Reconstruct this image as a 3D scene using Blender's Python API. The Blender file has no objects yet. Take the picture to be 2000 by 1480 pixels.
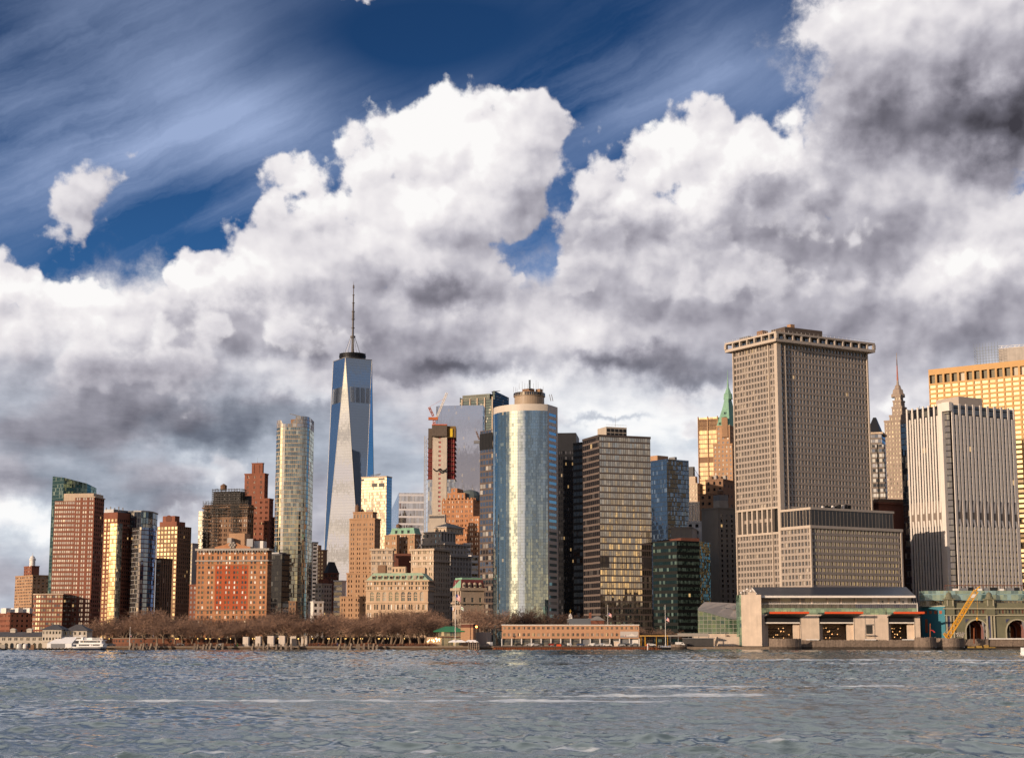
import bpy, bmesh, math, random
import numpy as np
from mathutils import Vector, Matrix
random.seed(11)
RNG = np.random.default_rng(5)
SC = bpy.context.scene
COL = SC.collection

# ------------------------------------------------------------------ camera
F, CX, CY, HORIZ, CAMZ = 3230.0, 1000.0, 740.0, 1245.0, 6.0
PITCH = math.atan((HORIZ - CY) / F)
CP, SP = math.cos(PITCH), math.sin(PITCH)
cam = bpy.data.cameras.new('camera')
cam.sensor_width = 36.0
cam.lens = F / 2000.0 * 36.0
cam.clip_start, cam.clip_end = 1.0, 60000.0
camo = bpy.data.objects.new('camera', cam)
COL.objects.link(camo)
camo.location = (0, 0, CAMZ)
camo.rotation_euler = (math.pi / 2 + PITCH, 0, 0)
SC.camera = camo


def ray(px, py):
    a, b = px - CX, CY - py
    return Vector((a, CP * F - SP * b, SP * F + CP * b))


def at(px, py, y):
    """the point seen at photo pixel (px, py) that stands y metres away"""
    d = ray(px, py)
    t = y / d.y
    return Vector((t * d.x, y, CAMZ + t * d.z))


def on_z(px, py, z):
    d = ray(px, py)
    t = (z - CAMZ) / d.z
    return Vector((t * d.x, t * d.y, z))


# ------------------------------------------------------------------ world, sun, exposure
SUN_AZ, SUN_EL = math.radians(231.0), math.radians(11.0)
TO_SUN = Vector((math.sin(SUN_AZ) * math.cos(SUN_EL), math.cos(SUN_AZ) * math.cos(SUN_EL), math.sin(SUN_EL)))
SC.view_settings.view_transform = 'Standard'
SC.view_settings.look = 'None'
SC.view_settings.exposure = 0.0
SC.view_settings.gamma = 1.0
SC.render.engine = 'CYCLES'
SC.cycles.max_bounces = 6
SC.cycles.diffuse_bounces = 2
SC.cycles.glossy_bounces = 4
SC.cycles.transmission_bounces = 4
SC.cycles.transparent_max_bounces = 8
SC.cycles.caustics_reflective = False
SC.cycles.caustics_refractive = False
SC.cycles.sample_clamp_indirect = 6.0


def lin(r, g, b):
    f = lambda c: (c / 255.0) / 12.92 if c / 255.0 <= 0.04045 else ((c / 255.0 + 0.055) / 1.055) ** 2.4
    return (f(r), f(g), f(b), 1.0)


class N:
    """a socket of a node tree with arithmetic"""
    tree = None

    def __init__(s, sock):
        s.s = sock

    @staticmethod
    def node(kind, **kw):
        n = N.tree.nodes.new(kind)
        for k, v in kw.items():
            setattr(n, k, v)
        return n

    @staticmethod
    def put(n, i, v):
        if isinstance(v, N):
            N.tree.links.new(v.s, n.inputs[i])
        elif v is not None:
            n.inputs[i].default_value = v

    @staticmethod
    def m(op, a, b=None, c=None, clamp=False):
        n = N.node('ShaderNodeMath', operation=op, use_clamp=clamp)
        for i, v in enumerate((a, b, c)):
            N.put(n, i, v)
        return N(n.outputs[0])

    @staticmethod
    def v(op, a, b=None, c=None, out=0):
        n = N.node('ShaderNodeVectorMath', operation=op)
        for i, v in enumerate((a, b, c)):
            N.put(n, i, v)
        return N(n.outputs['Value'] if out else n.outputs['Vector'])

    def __add__(s, o): return N.m('ADD', s, o)
    def __radd__(s, o): return N.m('ADD', s, o)
    def __sub__(s, o): return N.m('SUBTRACT', s, o)
    def __rsub__(s, o): return N.m('SUBTRACT', o, s)
    def __mul__(s, o): return N.m('MULTIPLY', s, o)
    def __rmul__(s, o): return N.m('MULTIPLY', s, o)
    def __truediv__(s, o): return N.m('DIVIDE', s, o)
    def clamp(s): return N.m('ADD', s, 0.0, clamp=True)

    def step(s, lo, hi):
        n = N.node('ShaderNodeMapRange', interpolation_type='SMOOTHSTEP')
        N.put(n, 0, s)
        n.inputs[1].default_value, n.inputs[2].default_value = lo, hi
        return N(n.outputs[0])

    @staticmethod
    def noise(vec, scale, detail=4.0, rough=0.55, dist=0.0, color=False, lac=2.0):
        n = N.node('ShaderNodeTexNoise')
        N.put(n, 'Vector', vec)
        n.inputs['Scale'].default_value = scale
        n.inputs['Detail'].default_value = detail
        n.inputs['Roughness'].default_value = rough
        n.inputs['Lacunarity'].default_value = lac
        n.inputs['Distortion'].default_value = dist
        return N(n.outputs['Color' if color else 0])

    @staticmethod
    def voro(vec, scale, detail=0.0, rough=0.5, feature='F1', rnd=1.0):
        n = N.node('ShaderNodeTexVoronoi', feature=feature)
        N.put(n, 'Vector', vec)
        n.inputs['Scale'].default_value = scale
        n.inputs['Detail'].default_value = detail
        n.inputs['Roughness'].default_value = rough
        n.inputs['Randomness'].default_value = rnd
        return n

    @staticmethod
    def mix(f, a, b, blend='MIX'):
        n = N.node('ShaderNodeMix', data_type='RGBA', blend_type=blend)
        N.put(n, 0, f)
        N.put(n, 6, a)
        N.put(n, 7, b)
        return N(n.outputs[2])

    @staticmethod
    def ramp(f, stops, interp='LINEAR'):
        n = N.node('ShaderNodeValToRGB')
        e = n.color_ramp.elements
        n.color_ramp.interpolation = interp
        while len(e) < len(stops):
            e.new(0.5)
        for k, (p, c) in enumerate(stops):
            e[k].position = p
            e[k].color = c
        N.put(n, 0, f)
        return N(n.outputs[0])

    @staticmethod
    def xyz(vec):
        n = N.node('ShaderNodeSeparateXYZ')
        N.put(n, 0, vec)
        return [N(o) for o in n.outputs]

    @staticmethod
    def comb(x, y, z):
        n = N.node('ShaderNodeCombineXYZ')
        for i, v in enumerate((x, y, z)):
            N.put(n, i, v)
        return N(n.outputs[0])


def dirn(px, py):
    return ray(px, py).normalized()


def make_sky():
    w = bpy.data.worlds.new('World')
    SC.world = w
    w.use_nodes = True
    t = w.node_tree
    t.nodes.clear()
    N.tree = t
    w.cycles.sampling_method = 'MANUAL'
    w.cycles.sample_map_resolution = 512
    tc = N.node('ShaderNodeTexCoord')
    d3 = N.v('NORMALIZE', N(tc.outputs['Generated']))
    dx, dy, dz = N.xyz(d3)
    d = N.comb(dx, dz, 0.0)            # bearing and height, for the half of the sky ahead
    STR = 0.1
    K = lambda c: tuple(x / STR for x in c[:3]) + (1.0,)
    half = (0.5, 0.5, 0.5)

    def noise(vec, scale, detail=4.0, rough=0.55, color=False):
        o = N.noise(vec, scale, detail, rough, 0.0, color)
        o.s.node.noise_dimensions = '2D'
        return o

    def wob(scale, detail, rough, ax, az):
        return N.v('MULTIPLY', N.v('SUBTRACT', noise(d, scale, detail, rough, True), half), (ax, az, 0.0))

    def patches(vec, lst, base):
        acc = base
        for (px, py, rx, ry, amp) in lst:
            c = dirn(px, py)
            ix, iz = F / rx, F / ry
            q = N.v('MULTIPLY_ADD', vec, (ix, iz, 0), (-c.x * ix, -c.z * iz, 0))
            g = N.m('POWER', 0.37, N.v('DOT_PRODUCT', q, q, out=1))
            acc = N.m('MULTIPLY_ADD', g, amp, acc)
        return acc

    def blobs(vec, lst, k):
        acc = None
        for (px, py, rx, ry) in lst:
            c = dirn(px, py)
            ix, iz = F / rx, F / ry
            rm = min(rx, ry) / F
            q = N.v('MULTIPLY_ADD', vec, (ix, iz, 0), (-c.x * ix, -c.z * iz, 0))
            e = N.m('MULTIPLY_ADD', N.v('LENGTH', q, out=1), -rm, rm)
            acc = e if acc is None else N.m('SMOOTH_MAX', acc, e, k)
        return acc

    # clear sky: the physical sky, deepened the way a polarised photograph shows it
    sky = N.node('ShaderNodeTexSky', sky_type='NISHITA', sun_disc=False, sun_elevation=SUN_EL, sun_rotation=SUN_AZ,
                 altitude=0.0, air_density=1.0, dust_density=0.6, ozone_density=2.5)
    deep = N.m('MULTIPLY_ADD', dz.step(0.17, 0.37), -0.55, 1.22)
    blue = N.mix(1.0, N.mix(1.0, N(sky.outputs[0]), SKY_TINT, 'MULTIPLY'), N.comb(deep, deep, deep), 'MULTIPLY')
    # thin high cirrus, drawn out along the wind (lower left to upper right)
    ca, sa = math.cos(math.radians(27)), math.sin(math.radians(27))
    al, ac = dx * ca + dz * sa, dz * ca - dx * sa
    cw = N.v('ADD', N.comb(al * 3.0, ac * 24.0, 0.0), wob(6.0, 6, 0.65, 0.6, 0.6))
    ci = noise(cw, 1.0, 9, 0.62)
    big = noise(N.comb(al * 5.0 + 2.3, ac * 9.0, 0.0), 1.0, 2, 0.5)
    cm = ((ci - 0.40) * 1.7 + (big - 0.45) * 2.4 + 0.12) * (patches(d, CIRRUS, 0.0) + 0.28)
    col = N.mix(cm.clamp() * 0.85, blue, K(lin(165, 183, 220)))

    # cumulus: a height field of billows, shaded by its slope towards the light
    warp = wob(30.0, 5, 0.55, 0.022, 0.022)
    dw = N.v('ADD', d, warp)
    dv = N.v('ADD', d, N.v('MULTIPLY', warp, (0.45, 0.45, 0)))

    def field(off, fine):
        v = N.voro(N.v('ADD', dv, off), 26.0, 3.0, 0.5, 'SMOOTH_F1')
        v.voronoi_dimensions = '2D'
        puff = (0.58 - N(v.outputs['Distance'])) * 0.026
        h = blobs(N.v('ADD', dw, off), CUMULUS, 0.006) + puff
        if fine:
            grain = (noise(d, 110.0, 8, 0.62) - 0.5) * 0.011
            return h, h + grain, puff + grain
        return h
    hs, h0, puff0 = field((0, 0, 0), True)
    h1 = field((-0.0045, 0.0065, 0), False)
    rel = hs - h1
    m1 = (h0 + 0.004).step(-0.0010, 0.0060)
    bw = N.v('ADD', d, wob(24.0, 7, 0.58, 0.058, 0.046))
    br = patches(bw, BRIGHT, 0.70)
    fine = noise(N.v('MULTIPLY', d, (1.0, 1.5, 0)), 40.0, 9, 0.62)
    mid = noise(N.v('MULTIPLY', d, (1.0, 2.8, 0)), 15.0, 6, 0.55)
    low = dz.step(0.185, 0.11)
    b1 = br + rel * 13.0 * (1.0 - low * 0.6) + (fine - 0.5) * 0.15 + (mid - 0.5) * (low * 0.5 + 0.08)
    b1 = b1 + dz.step(0.40, 0.55) * 0.12  # brighter overhead, out of view, for what the water mirrors
    ccol = N.ramp(b1.clamp(), CLOUD_RAMP)
    lcol = N.ramp(b1.clamp(), LOW_RAMP)
    low = N.m('MAXIMUM', low, dz.step(0.40, 0.5))
    warmn = noise(N.v('MULTIPLY', d, (1.0, 2.0, 0)), 11.0, 3, 0.5).step(0.40, 0.62)
    ccol = N.mix(low * (1.0 - warmn * 0.8), ccol, lcol)
    # thin ragged veil at the upper right
    ragged = noise(dv, 22.0, 9, 0.64)
    vp = patches(bw, VEIL, 0.0)
    veil = (vp + (ragged - 0.5) * 2.4 * (vp * 2.0).clamp()).step(0.28, 1.0)
    deck = (patches(bw, DECK, 0.0) + (ragged - 0.5) * 0.8).step(0.25, 0.75)
    hi = (dz + (ragged - 0.5) * 0.2).step(0.42, 0.52)  # unseen cloud added overhead to lighten the water's reflection
    mask = N.m('MAXIMUM', N.m('MAXIMUM', m1, veil), N.m('MAXIMUM', deck, hi)).clamp()
    col = N.mix(mask, col, N.mix(1.0, ccol, K((1, 1, 1)), 'MULTIPLY'))
    # nearer, greyer heads standing before the bright towers of cloud
    h2 = blobs(dw, HEADS, 0.006) * 1.1 + puff0 - 0.002
    rim = N.m('POWER', 0.37, N.m('MAXIMUM', h2, 0.0) * 62.0)
    b2 = patches(bw, TONE, 0.47) + rim * 0.34 + rel * 11.0 + (fine - 0.5) * 0.22 + (mid - 0.5) * 0.12
    c2f = N.mix(dz.step(0.15, 0.06) * 0.7, N.ramp(b2.clamp(), CLOUD_RAMP), N.ramp(b2.clamp(), LOW_RAMP))
    col = N.mix(h2.step(-0.001, 0.009) * (dz + (ragged - 0.5) * 0.06).step(0.02, 0.06), col, N.mix(1.0, c2f, K((1, 1, 1)), 'MULTIPLY'))
    bg_front = N.node('ShaderNodeBackground')
    N.put(bg_front, 0, col)
    bg_front.inputs[1].default_value = STR

    # the rest of the sky (behind and beside the viewer): broken evening cloud, golden towards the low sun
    sd = N.v('DOT_PRODUCT', d3, tuple(TO_SUN), out=1)
    c2 = N.noise(N.v('MULTIPLY', d3, (1.0, 1.0, 4.5)), 4.2, 5, 0.6)
    streak = N.noise(N.v('MULTIPLY', d3, (1.0, 1.0, 11.0)), 5.0, 5, 0.6)
    band = (N.noise(N.v('MULTIPLY', d3, (1.2, 1.2, 15.0)), 4.0, 3, 0.55) * 0.75 + c2 * 0.25).step(0.51, 0.60)
    near = sd.step(0.86, 0.98)
    core = sd.step(0.90, 0.985)
    cl2 = (c2 * 0.45 + streak * 0.65).step(0.46, 0.62)
    e = dz.clamp()
    open_ = N.ramp(e, [(0.0, (1.7, 1.12, .54, 1)), (0.03, (1.4, .98, .52, 1)), (0.055, (.82, .64, .44, 1)), (0.085, (.66, .58, .54, 1)), (0.14, (.40, .43, .50, 1)), (0.22, (.24, .30, .42, 1)), (0.5, (.18, .25, .42, 1)), (1.0, (.10, .16, .33, 1))])
    shut = N.ramp(e, [(0.0, (.55, .38, .24, 1)), (0.07, (.34, .30, .29, 1)), (0.14, (.24, .24, .27, 1)), (0.3, (.29, .29, .33, 1)), (1.0, (.24, .25, .29, 1))])
    back = N.mix(cl2, open_, shut)
    nw = N.m('MULTIPLY', dx.step(0.0, -0.35), dy.step(-0.62, -0.15))
    back = N.mix(nw * 0.85, back, N.mix(cl2, (.20, .27, .36, 1), (.17, .19, .22, 1)))
    gold = N.ramp(e, [(0.0, (1.3, .82, .42, 1)), (0.09, (1.35, .95, .58, 1)), (0.16, (1.15, .84, .60, 1)), (0.22, (.8, .66, .56, 1)), (0.28, (.5, .48, .48, 1)), (0.6, (.22, .26, .36, 1)), (1.0, (.1, .16, .33, 1))])
    bank = N.ramp(e, [(0.0, (.75, .46, .25, 1)), (0.09, (.58, .42, .33, 1)), (0.2, (.40, .34, .34, 1)), (0.5, (.26, .27, .31, 1)), (1.0, (.2, .22, .28, 1))])
    back = N.mix(near, back, N.mix(band, gold, bank))
    back = N.mix(core * (1.0 - band * 0.8) * dz.step(0.35, 0.15), back, (4.6, 3.1, 1.65, 1))
    gap = N.v('DOT_PRODUCT', d3, tuple(Vector((math.sin(math.radians(213)) * .995, math.cos(math.radians(213)) * .995, .08)).normalized()), out=1).step(0.972, 0.993)  # bright patch added behind the viewer to light up the spired tower's reflection
    back = N.mix(gap * (1.0 - band * 0.72) * dz.step(.165, .115), back, (1.75, 1.28, 1.02, 1))
    bg_back = N.node('ShaderNodeBackground')
    N.put(bg_back, 0, N.mix(1.0, back, K((1, 1, 1)), 'MULTIPLY'))
    bg_back.inputs[1].default_value = STR
    mx = N.node('ShaderNodeMixShader')
    N.put(mx, 0, dy.step(0.30, 0.75))
    t.links.new(bg_back.outputs[0], mx.inputs[1])
    t.links.new(bg_front.outputs[0], mx.inputs[2])
    out = N.node('ShaderNodeOutputWorld')
    t.links.new(mx.outputs[0], out.inputs[0])


HEADS = [(1170, 475, 80, 60), (1105, 545, 80, 60), (1340, 462, 72, 46), (1415, 482, 70, 44), (1280, 525, 130, 60), (1505, 398, 78, 60), (1440, 440, 60, 40), (1575, 450, 90, 58), (1660, 475, 110, 60), (1480, 525, 160, 70),
         (60, 645, 90, 44), (195, 672, 120, 48), (330, 640, 80, 46), (420, 655, 50, 44), (560, 655, 90, 48), (660, 690, 120, 46), (250, 720, 260, 60),
         (415, 912, 60, 38), (362, 945, 58, 40), (328, 985, 60, 40), (462, 955, 60, 50), (430, 990, 120, 50), (1345, 852, 48, 32), (1302, 884, 50, 28), (1400, 880, 60, 40), (1742, 800, 46, 32)]
TONE = [(200, 650, 220, 60, .14), (560, 660, 160, 50, .08), (230, 770, 240, 50, -.08), (415, 925, 110, 60, .16), (1340, 870, 90, 50, .36), (1742, 800, 60, 40, .34), (1170, 470, 90, 60, -.02), (1505, 400, 90, 60, -.06), (1600, 520, 200, 60, -.02)]
CLOUD_RAMP = [(0.0, lin(64, 62, 70)), (0.25, lin(112, 110, 121)), (0.45, lin(152, 149, 160)), (0.62, lin(188, 185, 194)), (0.80, lin(226, 222, 226)), (0.94, lin(243, 239, 240)), (1.0, lin(252, 250, 249))]
LOW_RAMP = [(0.0, lin(70, 75, 87)), (0.25, lin(108, 115, 130)), (0.45, lin(146, 154, 168)), (0.62, lin(180, 187, 200)), (0.80, lin(216, 222, 230)), (0.94, lin(246, 248, 250)), (1.0, lin(252, 252, 252))]
SKY_TINT = (0.19, 0.41, 0.74, 1)
# cloud banks by where they stand in the sky (bearing and height of the photograph's clouds)
CUMULUS = [(935, 205, 48, 50), (1040, 262, 62, 68), (880, 290, 115, 100), (790, 290, 85, 92), (715, 325, 55, 58), (950, 340, 130, 120),
           (1030, 360, 70, 90), (850, 420, 185, 110), (585, 345, 54, 54), (558, 390, 54, 60), (610, 430, 80, 75), (665, 420, 60, 50),
           (700, 490, 210, 90), (590, 530, 160, 80), (860, 530, 160, 110), (470, 560, 85, 62), (372, 562, 62, 62), (25, 565, 62, 56),
           (120, 590, 95, 50), (230, 590, 95, 52), (310, 590, 70, 50), (220, 680, 320, 110), (560, 650, 300, 120),
           (830, 630, 230, 110), (1350, 305, 130, 92), (1262, 350, 90, 72), (1160, 375, 70, 80), (1450, 335, 120, 100),
           (1545, 318, 62, 74), (1230, 430, 160, 90), (1400, 430, 200, 110), (1600, 370, 50, 60), (1250, 540, 190, 110), (1450, 560, 260, 150),
           (1680, 520, 200, 160), (1880, 560, 280, 190), (172, 362, 66, 44), (135, 395, 42, 38), (215, 362, 34, 30), (138, 448, 30, 46), (112, 482, 26, 28),
           (1130, 440, 45, 60), (1040, 425, 40, 44), (1060, 680, 260, 110), (1960, 230, 120, 120), (1900, 60, 130, 90)]
BRIGHT = [(860, 270, 190, 130, .34), (600, 370, 90, 70, .22), (1055, 400, 50, 110, -.16), (940, 490, 120, 50, -.10), (1370, 310, 170, 80, .26), (1545, 305, 60, 60, .20),
          (1250, 400, 120, 60, .14), (60, 560, 110, 45, .28), (372, 540, 70, 45, .30), (210, 610, 120, 50, .18), (500, 540, 90, 50, .20), (740, 470, 120, 60, .14),
          (870, 580, 110, 30, -.32), (620, 645, 190, 50, -.22), (400, 640, 80, 50, -.14), (220, 810, 240, 70, -.24), (60, 860, 150, 50, -.14),
          (360, 850, 120, 50, -.16), (320, 720, 140, 50, -.12), (120, 930, 190, 40, -.16), (560, 720, 170, 34, .20), (640, 765, 90, 18, .18), (560, 830, 160, 40, -.22),
          (880, 705, 140, 24, -.36), (760, 735, 130, 20, -.22), (1270, 700, 100, 30, -.40), (1370, 745, 80, 24, -.36), (1170, 450, 55, 46, -.24),
          (1340, 450, 80, 38, -.2), (1500, 385, 75, 50, -.26), (1560, 480, 130, 80, -.18), (1710, 470, 140, 80, -.20), (1920, 240, 190, 70, -.50), (1990, 190, 90, 80, -.30),
          (1720, 230, 90, 70, -.24), (1130, 650, 130, 40, .10), (1350, 810, 170, 80, .24), (1130, 800, 140, 60, .18), (1920, 520, 120, 36, .24), (1700, 560, 180, 26, .10),
          (1750, 650, 300, 50, -.18), (1250, 610, 160, 30, -.10), (1150, 700, 50, 20, -.2), (80, 1020, 150, 40, .34), (430, 915, 70, 36, .18), (320, 980, 80, 40, -.20), (1000, 750, 110, 30, .22), (1790, 860, 200, 80, .24),
          (1660, 30, 120, 60, .10), (1450, 560, 160, 60, -.10), (480, 800, 110, 30, -.08), (640, 930, 150, 60, -.06), (1040, 530, 36, 60, .16), (1200, 880, 200, 60, .10), (1190, 815, 90, 8, -.3),
          (250, 1060, 120, 60, .05), (30, 720, 60, 70, .06), (1120, 560, 90, 40, -.16), (1620, 640, 60, 24, .1)]
CIRRUS = [(250, 150, 420, 200, .55), (100, 330, 260, 110, .55), (520, 280, 260, 90, .45), (1150, 190, 260, 90, .65), (1350, 120, 200, 80, .4), (1000, 470, 120, 80, .5),
          (350, 430, 300, 50, .35), (900, 130, 380, 120, -.30), (760, 60, 360, 100, -.28)]
VEIL = [(1720, 90, 170, 110, .75), (1900, 150, 220, 200, 1.2), (1720, 300, 140, 110, .62), (1640, 40, 90, 60, .65), (1800, 380, 200, 120, 1.0), (680, 4, 55, 16, .9)]
DECK = [(200, 820, 500, 210, 1.3), (600, 860, 500, 230, 1.3), (1000, 900, 500, 260, 1.2), (1400, 800, 400, 280, 1.3), (1800, 740, 400, 300, 1.3), (1000, 1150, 1700, 200, 1.4)]
make_sky()

sl = bpy.data.lights.new('sun', 'SUN')
sl.energy = 5.0
sl.angle = math.radians(0.5)
sl.color = (1.0, 0.78, 0.58)
so = bpy.data.objects.new('sun', sl)
so.rotation_euler = (-TO_SUN).to_track_quat('-Z', 'Y').to_euler()
COL.objects.link(so)

# ------------------------------------------------------------------ materials
MATS = {}


def mat(name, build):
    if name in MATS:
        return MATS[name]
    m = bpy.data.materials.new(name)
    m.use_nodes = True
    t = m.node_tree
    t.nodes.clear()
    N.tree = t
    b = N.node('ShaderNodeBsdfPrincipled')
    o = N.node('ShaderNodeOutputMaterial')
    t.links.new(b.outputs[0], o.inputs[0])
    build(b)
    MATS[name] = m
    return m


def S(b, **kw):
    names = dict(col='Base Color', rough='Roughness', metal='Metallic', ior='IOR', spec='Specular IOR Level', nrm='Normal',
                 emi='Emission Color', est='Emission Strength', alpha='Alpha')
    for k, v in kw.items():
        i = b.inputs[names[k]]
        if isinstance(v, N):
            N.tree.links.new(v.s, i)
        else:
            i.default_value = v


def c4(c):
    return (c[0], c[1], c[2], 1.0)


def solid(name, c, rough=0.8, var=0.25, scale=0.25, metal=0.0, streak=True, spec=0.3):
    """a weathered surface: broad mottling and rain streaks in the paint or stone itself"""
    def f(b):
        g = N(N.node('ShaderNodeNewGeometry').outputs['Position'])
        n1 = N.noise(g, scale, 5, 0.6)
        k = (n1 - 0.5) * (2 * var) + 1.0
        if streak:
            n2 = N.noise(N.v('MULTIPLY', g, (0.9, 0.9, 0.05)), 1.0, 4, 0.6)
            k = k + (n2 - 0.5) * var * 1.3
        col = N.mix(1.0, c4(c), N.comb(k, k, k), 'MULTIPLY')
        S(b, col=col, rough=rough, metal=metal, spec=spec)
    return mat(name, f)


def brick(name, c, c2, var=0.35, rough=0.9):
    def f(b):
        g = N(N.node('ShaderNodeNewGeometry').outputs['Position'])
        n0 = N.noise(N.v('MULTIPLY', g, (1, 1, 2.2)), 1.1, 6, 0.75)
        n1 = N.noise(g, 0.12, 4, 0.6)
        n2 = N.noise(N.v('MULTIPLY', g, (0.8, 0.8, 0.04)), 1.0, 4, 0.6)
        col = N.mix(n0.step(0.3, 0.7), c4(c), c4(c2))
        k = (n1 - 0.5) * (1.2 * var) + (n2 - 0.5) * var + 1.0
        S(b, col=N.mix(1.0, col, N.comb(k, k, k), 'MULTIPLY'), rough=rough, spec=0.2)
    return mat(name, f)


def glow(name, c, e):
    return mat(name, lambda b: S(b, col=c4(c), emi=c4(c), est=e))


def glass_nodes(b, rnd, base, refl, rough, tilt, blind, lit, blindcol=(0.40, 0.36, 0.30), wob=0.0, edge=None, tint=None):
    """shared by panes and curtain walls: dark interior, some blinds, a coated surface that mirrors the sky"""
    r, g, q = N.xyz(rnd)
    geo = N.node('ShaderNodeNewGeometry')
    nr = N.v('ADD', N(geo.outputs['Normal']), N.v('MULTIPLY', N.v('SUBTRACT', rnd, (0.5, 0.5, 0.5)), (tilt, tilt, tilt * 0.8)))
    if wob:
        nz = N.noise(N(geo.outputs['Position']), 0.55, 3, 0.5, color=True)
        nr = N.v('ADD', nr, N.v('MULTIPLY', N.v('SUBTRACT', nz, (0.5, 0.5, 0.5)), (wob, wob, wob)))
    nr = N.v('NORMALIZE', nr)
    bl = N.m('LESS_THAN', r, blind)
    shade = q * 0.7 + 0.5
    inner = N.mix(bl, c4(base), N.mix(1.0, c4(blindcol), N.comb(shade, shade, shade), 'MULTIPLY'))
    if tint is None:
        tint = (refl, refl, refl)
    # metallic share stands for the mirror coating
    mcol = N.mix(0.5, inner, c4(tint))
    m = refl * (1.0 - bl * 0.35)
    return nr, inner, m, N.m('GREATER_THAN', g, 1.0 - lit)


def coated(b, nr, inner, m, litmask, rough, tint, frame=None, framecol=None, framemetal=0.0, span=None, spancol=None, emis=2.2):
    """mix a diffuse interior with a tinted mirror; frame and spandrel masks lie over both"""
    t = N.tree
    gl = N.node('ShaderNodeBsdfGlossy')
    N.put(gl, 'Color', c4(tint))
    gl.inputs['Roughness'].default_value = rough
    t.links.new(nr.s, gl.inputs['Normal'])
    lw = N.node('ShaderNodeFresnel')
    lw.inputs[0].default_value = 1.55
    t.links.new(nr.s, lw.inputs['Normal'])
    S(b, col=inner, rough=0.6, spec=0.0, emi=(1.0, 0.62, 0.26, 1), est=litmask * emis * .35)
    mx = N.node('ShaderNodeMixShader')
    N.put(mx, 0, N.m('ADD', m, N(lw.outputs[0]) * 0.6, clamp=True))
    t.links.new(b.outputs[0], mx.inputs[1])
    t.links.new(gl.outputs[0], mx.inputs[2])
    cur = mx
    for msk, colr, met in ((span, spancol, 0.0), (frame, framecol, framemetal)):
        if msk is None:
            continue
        p = N.node('ShaderNodeBsdfPrincipled')
        S(p, col=c4(colr), rough=0.65, metal=met, spec=0.2)
        m2 = N.node('ShaderNodeMixShader')
        N.put(m2, 0, msk)
        t.links.new(cur.outputs[0], m2.inputs[1])
        t.links.new(p.outputs[0], m2.inputs[2])
        cur = m2
    out = [n for n in t.nodes if n.type == 'OUTPUT_MATERIAL'][0]
    t.links.new(cur.outputs[0], out.inputs[0])


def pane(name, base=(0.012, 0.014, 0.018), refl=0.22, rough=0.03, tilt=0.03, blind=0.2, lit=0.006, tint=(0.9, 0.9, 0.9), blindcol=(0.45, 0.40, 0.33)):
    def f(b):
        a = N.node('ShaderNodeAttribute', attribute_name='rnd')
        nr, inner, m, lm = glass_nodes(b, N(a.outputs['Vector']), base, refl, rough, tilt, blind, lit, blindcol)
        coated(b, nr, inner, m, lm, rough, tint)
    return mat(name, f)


def curtain(name, pw, ph, base=(0.015, 0.02, 0.03), refl=0.35, rough=0.03, tilt=0.02, mw=0.1, mh=0.1, mcol=(0.1, 0.1, 0.1), span=0.0, scol=(0.05, 0.05, 0.06),
            blind=0.15, lit=0.004, tint=(0.8, 0.85, 0.9), wob=0.004, mmetal=0.0, blindcol=(0.4, 0.36, 0.3), seed=0.0, emis=2.2, colt=0.0):
    def f(b):
        uv = N(N.node('ShaderNodeUVMap').outputs[0])
        u, v, _ = N.xyz(uv)
        cu, cv = u / pw, v / ph
        iu, iv = N.m('FLOOR', cu), N.m('FLOOR', cv)
        fu, fv = (cu - iu) * pw, (cv - iv) * ph
        wn = N.node('ShaderNodeTexWhiteNoise', noise_dimensions='3D')
        N.put(wn, 'Vector', N.comb(iu + 0.5, iv + 0.5, seed))
        nr, inner, m, lm = glass_nodes(b, N(wn.outputs['Color']), base, refl, rough, tilt, blind, lit, blindcol, wob)
        if colt:
            w1 = N.node('ShaderNodeTexWhiteNoise', noise_dimensions='1D')
            N.put(w1, 'W', N.m('FLOOR', u / (pw * 2)))
            nr = N.v('NORMALIZE', N.v('ADD', nr, N.v('MULTIPLY', N.v('SUBTRACT', N(w1.outputs['Color']), (.5, .5, .5)), (colt, colt, 0))))
        fm = N.m('MAXIMUM', N.m('LESS_THAN', fu, mw), N.m('LESS_THAN', fv, mh))
        sm = N.m('GREATER_THAN', fv, ph * (1 - span)) if span else None
        coated(b, nr, inner, m, lm, rough, tint, fm, mcol, mmetal, sm, scol, emis)
    return mat(name, f)


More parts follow.
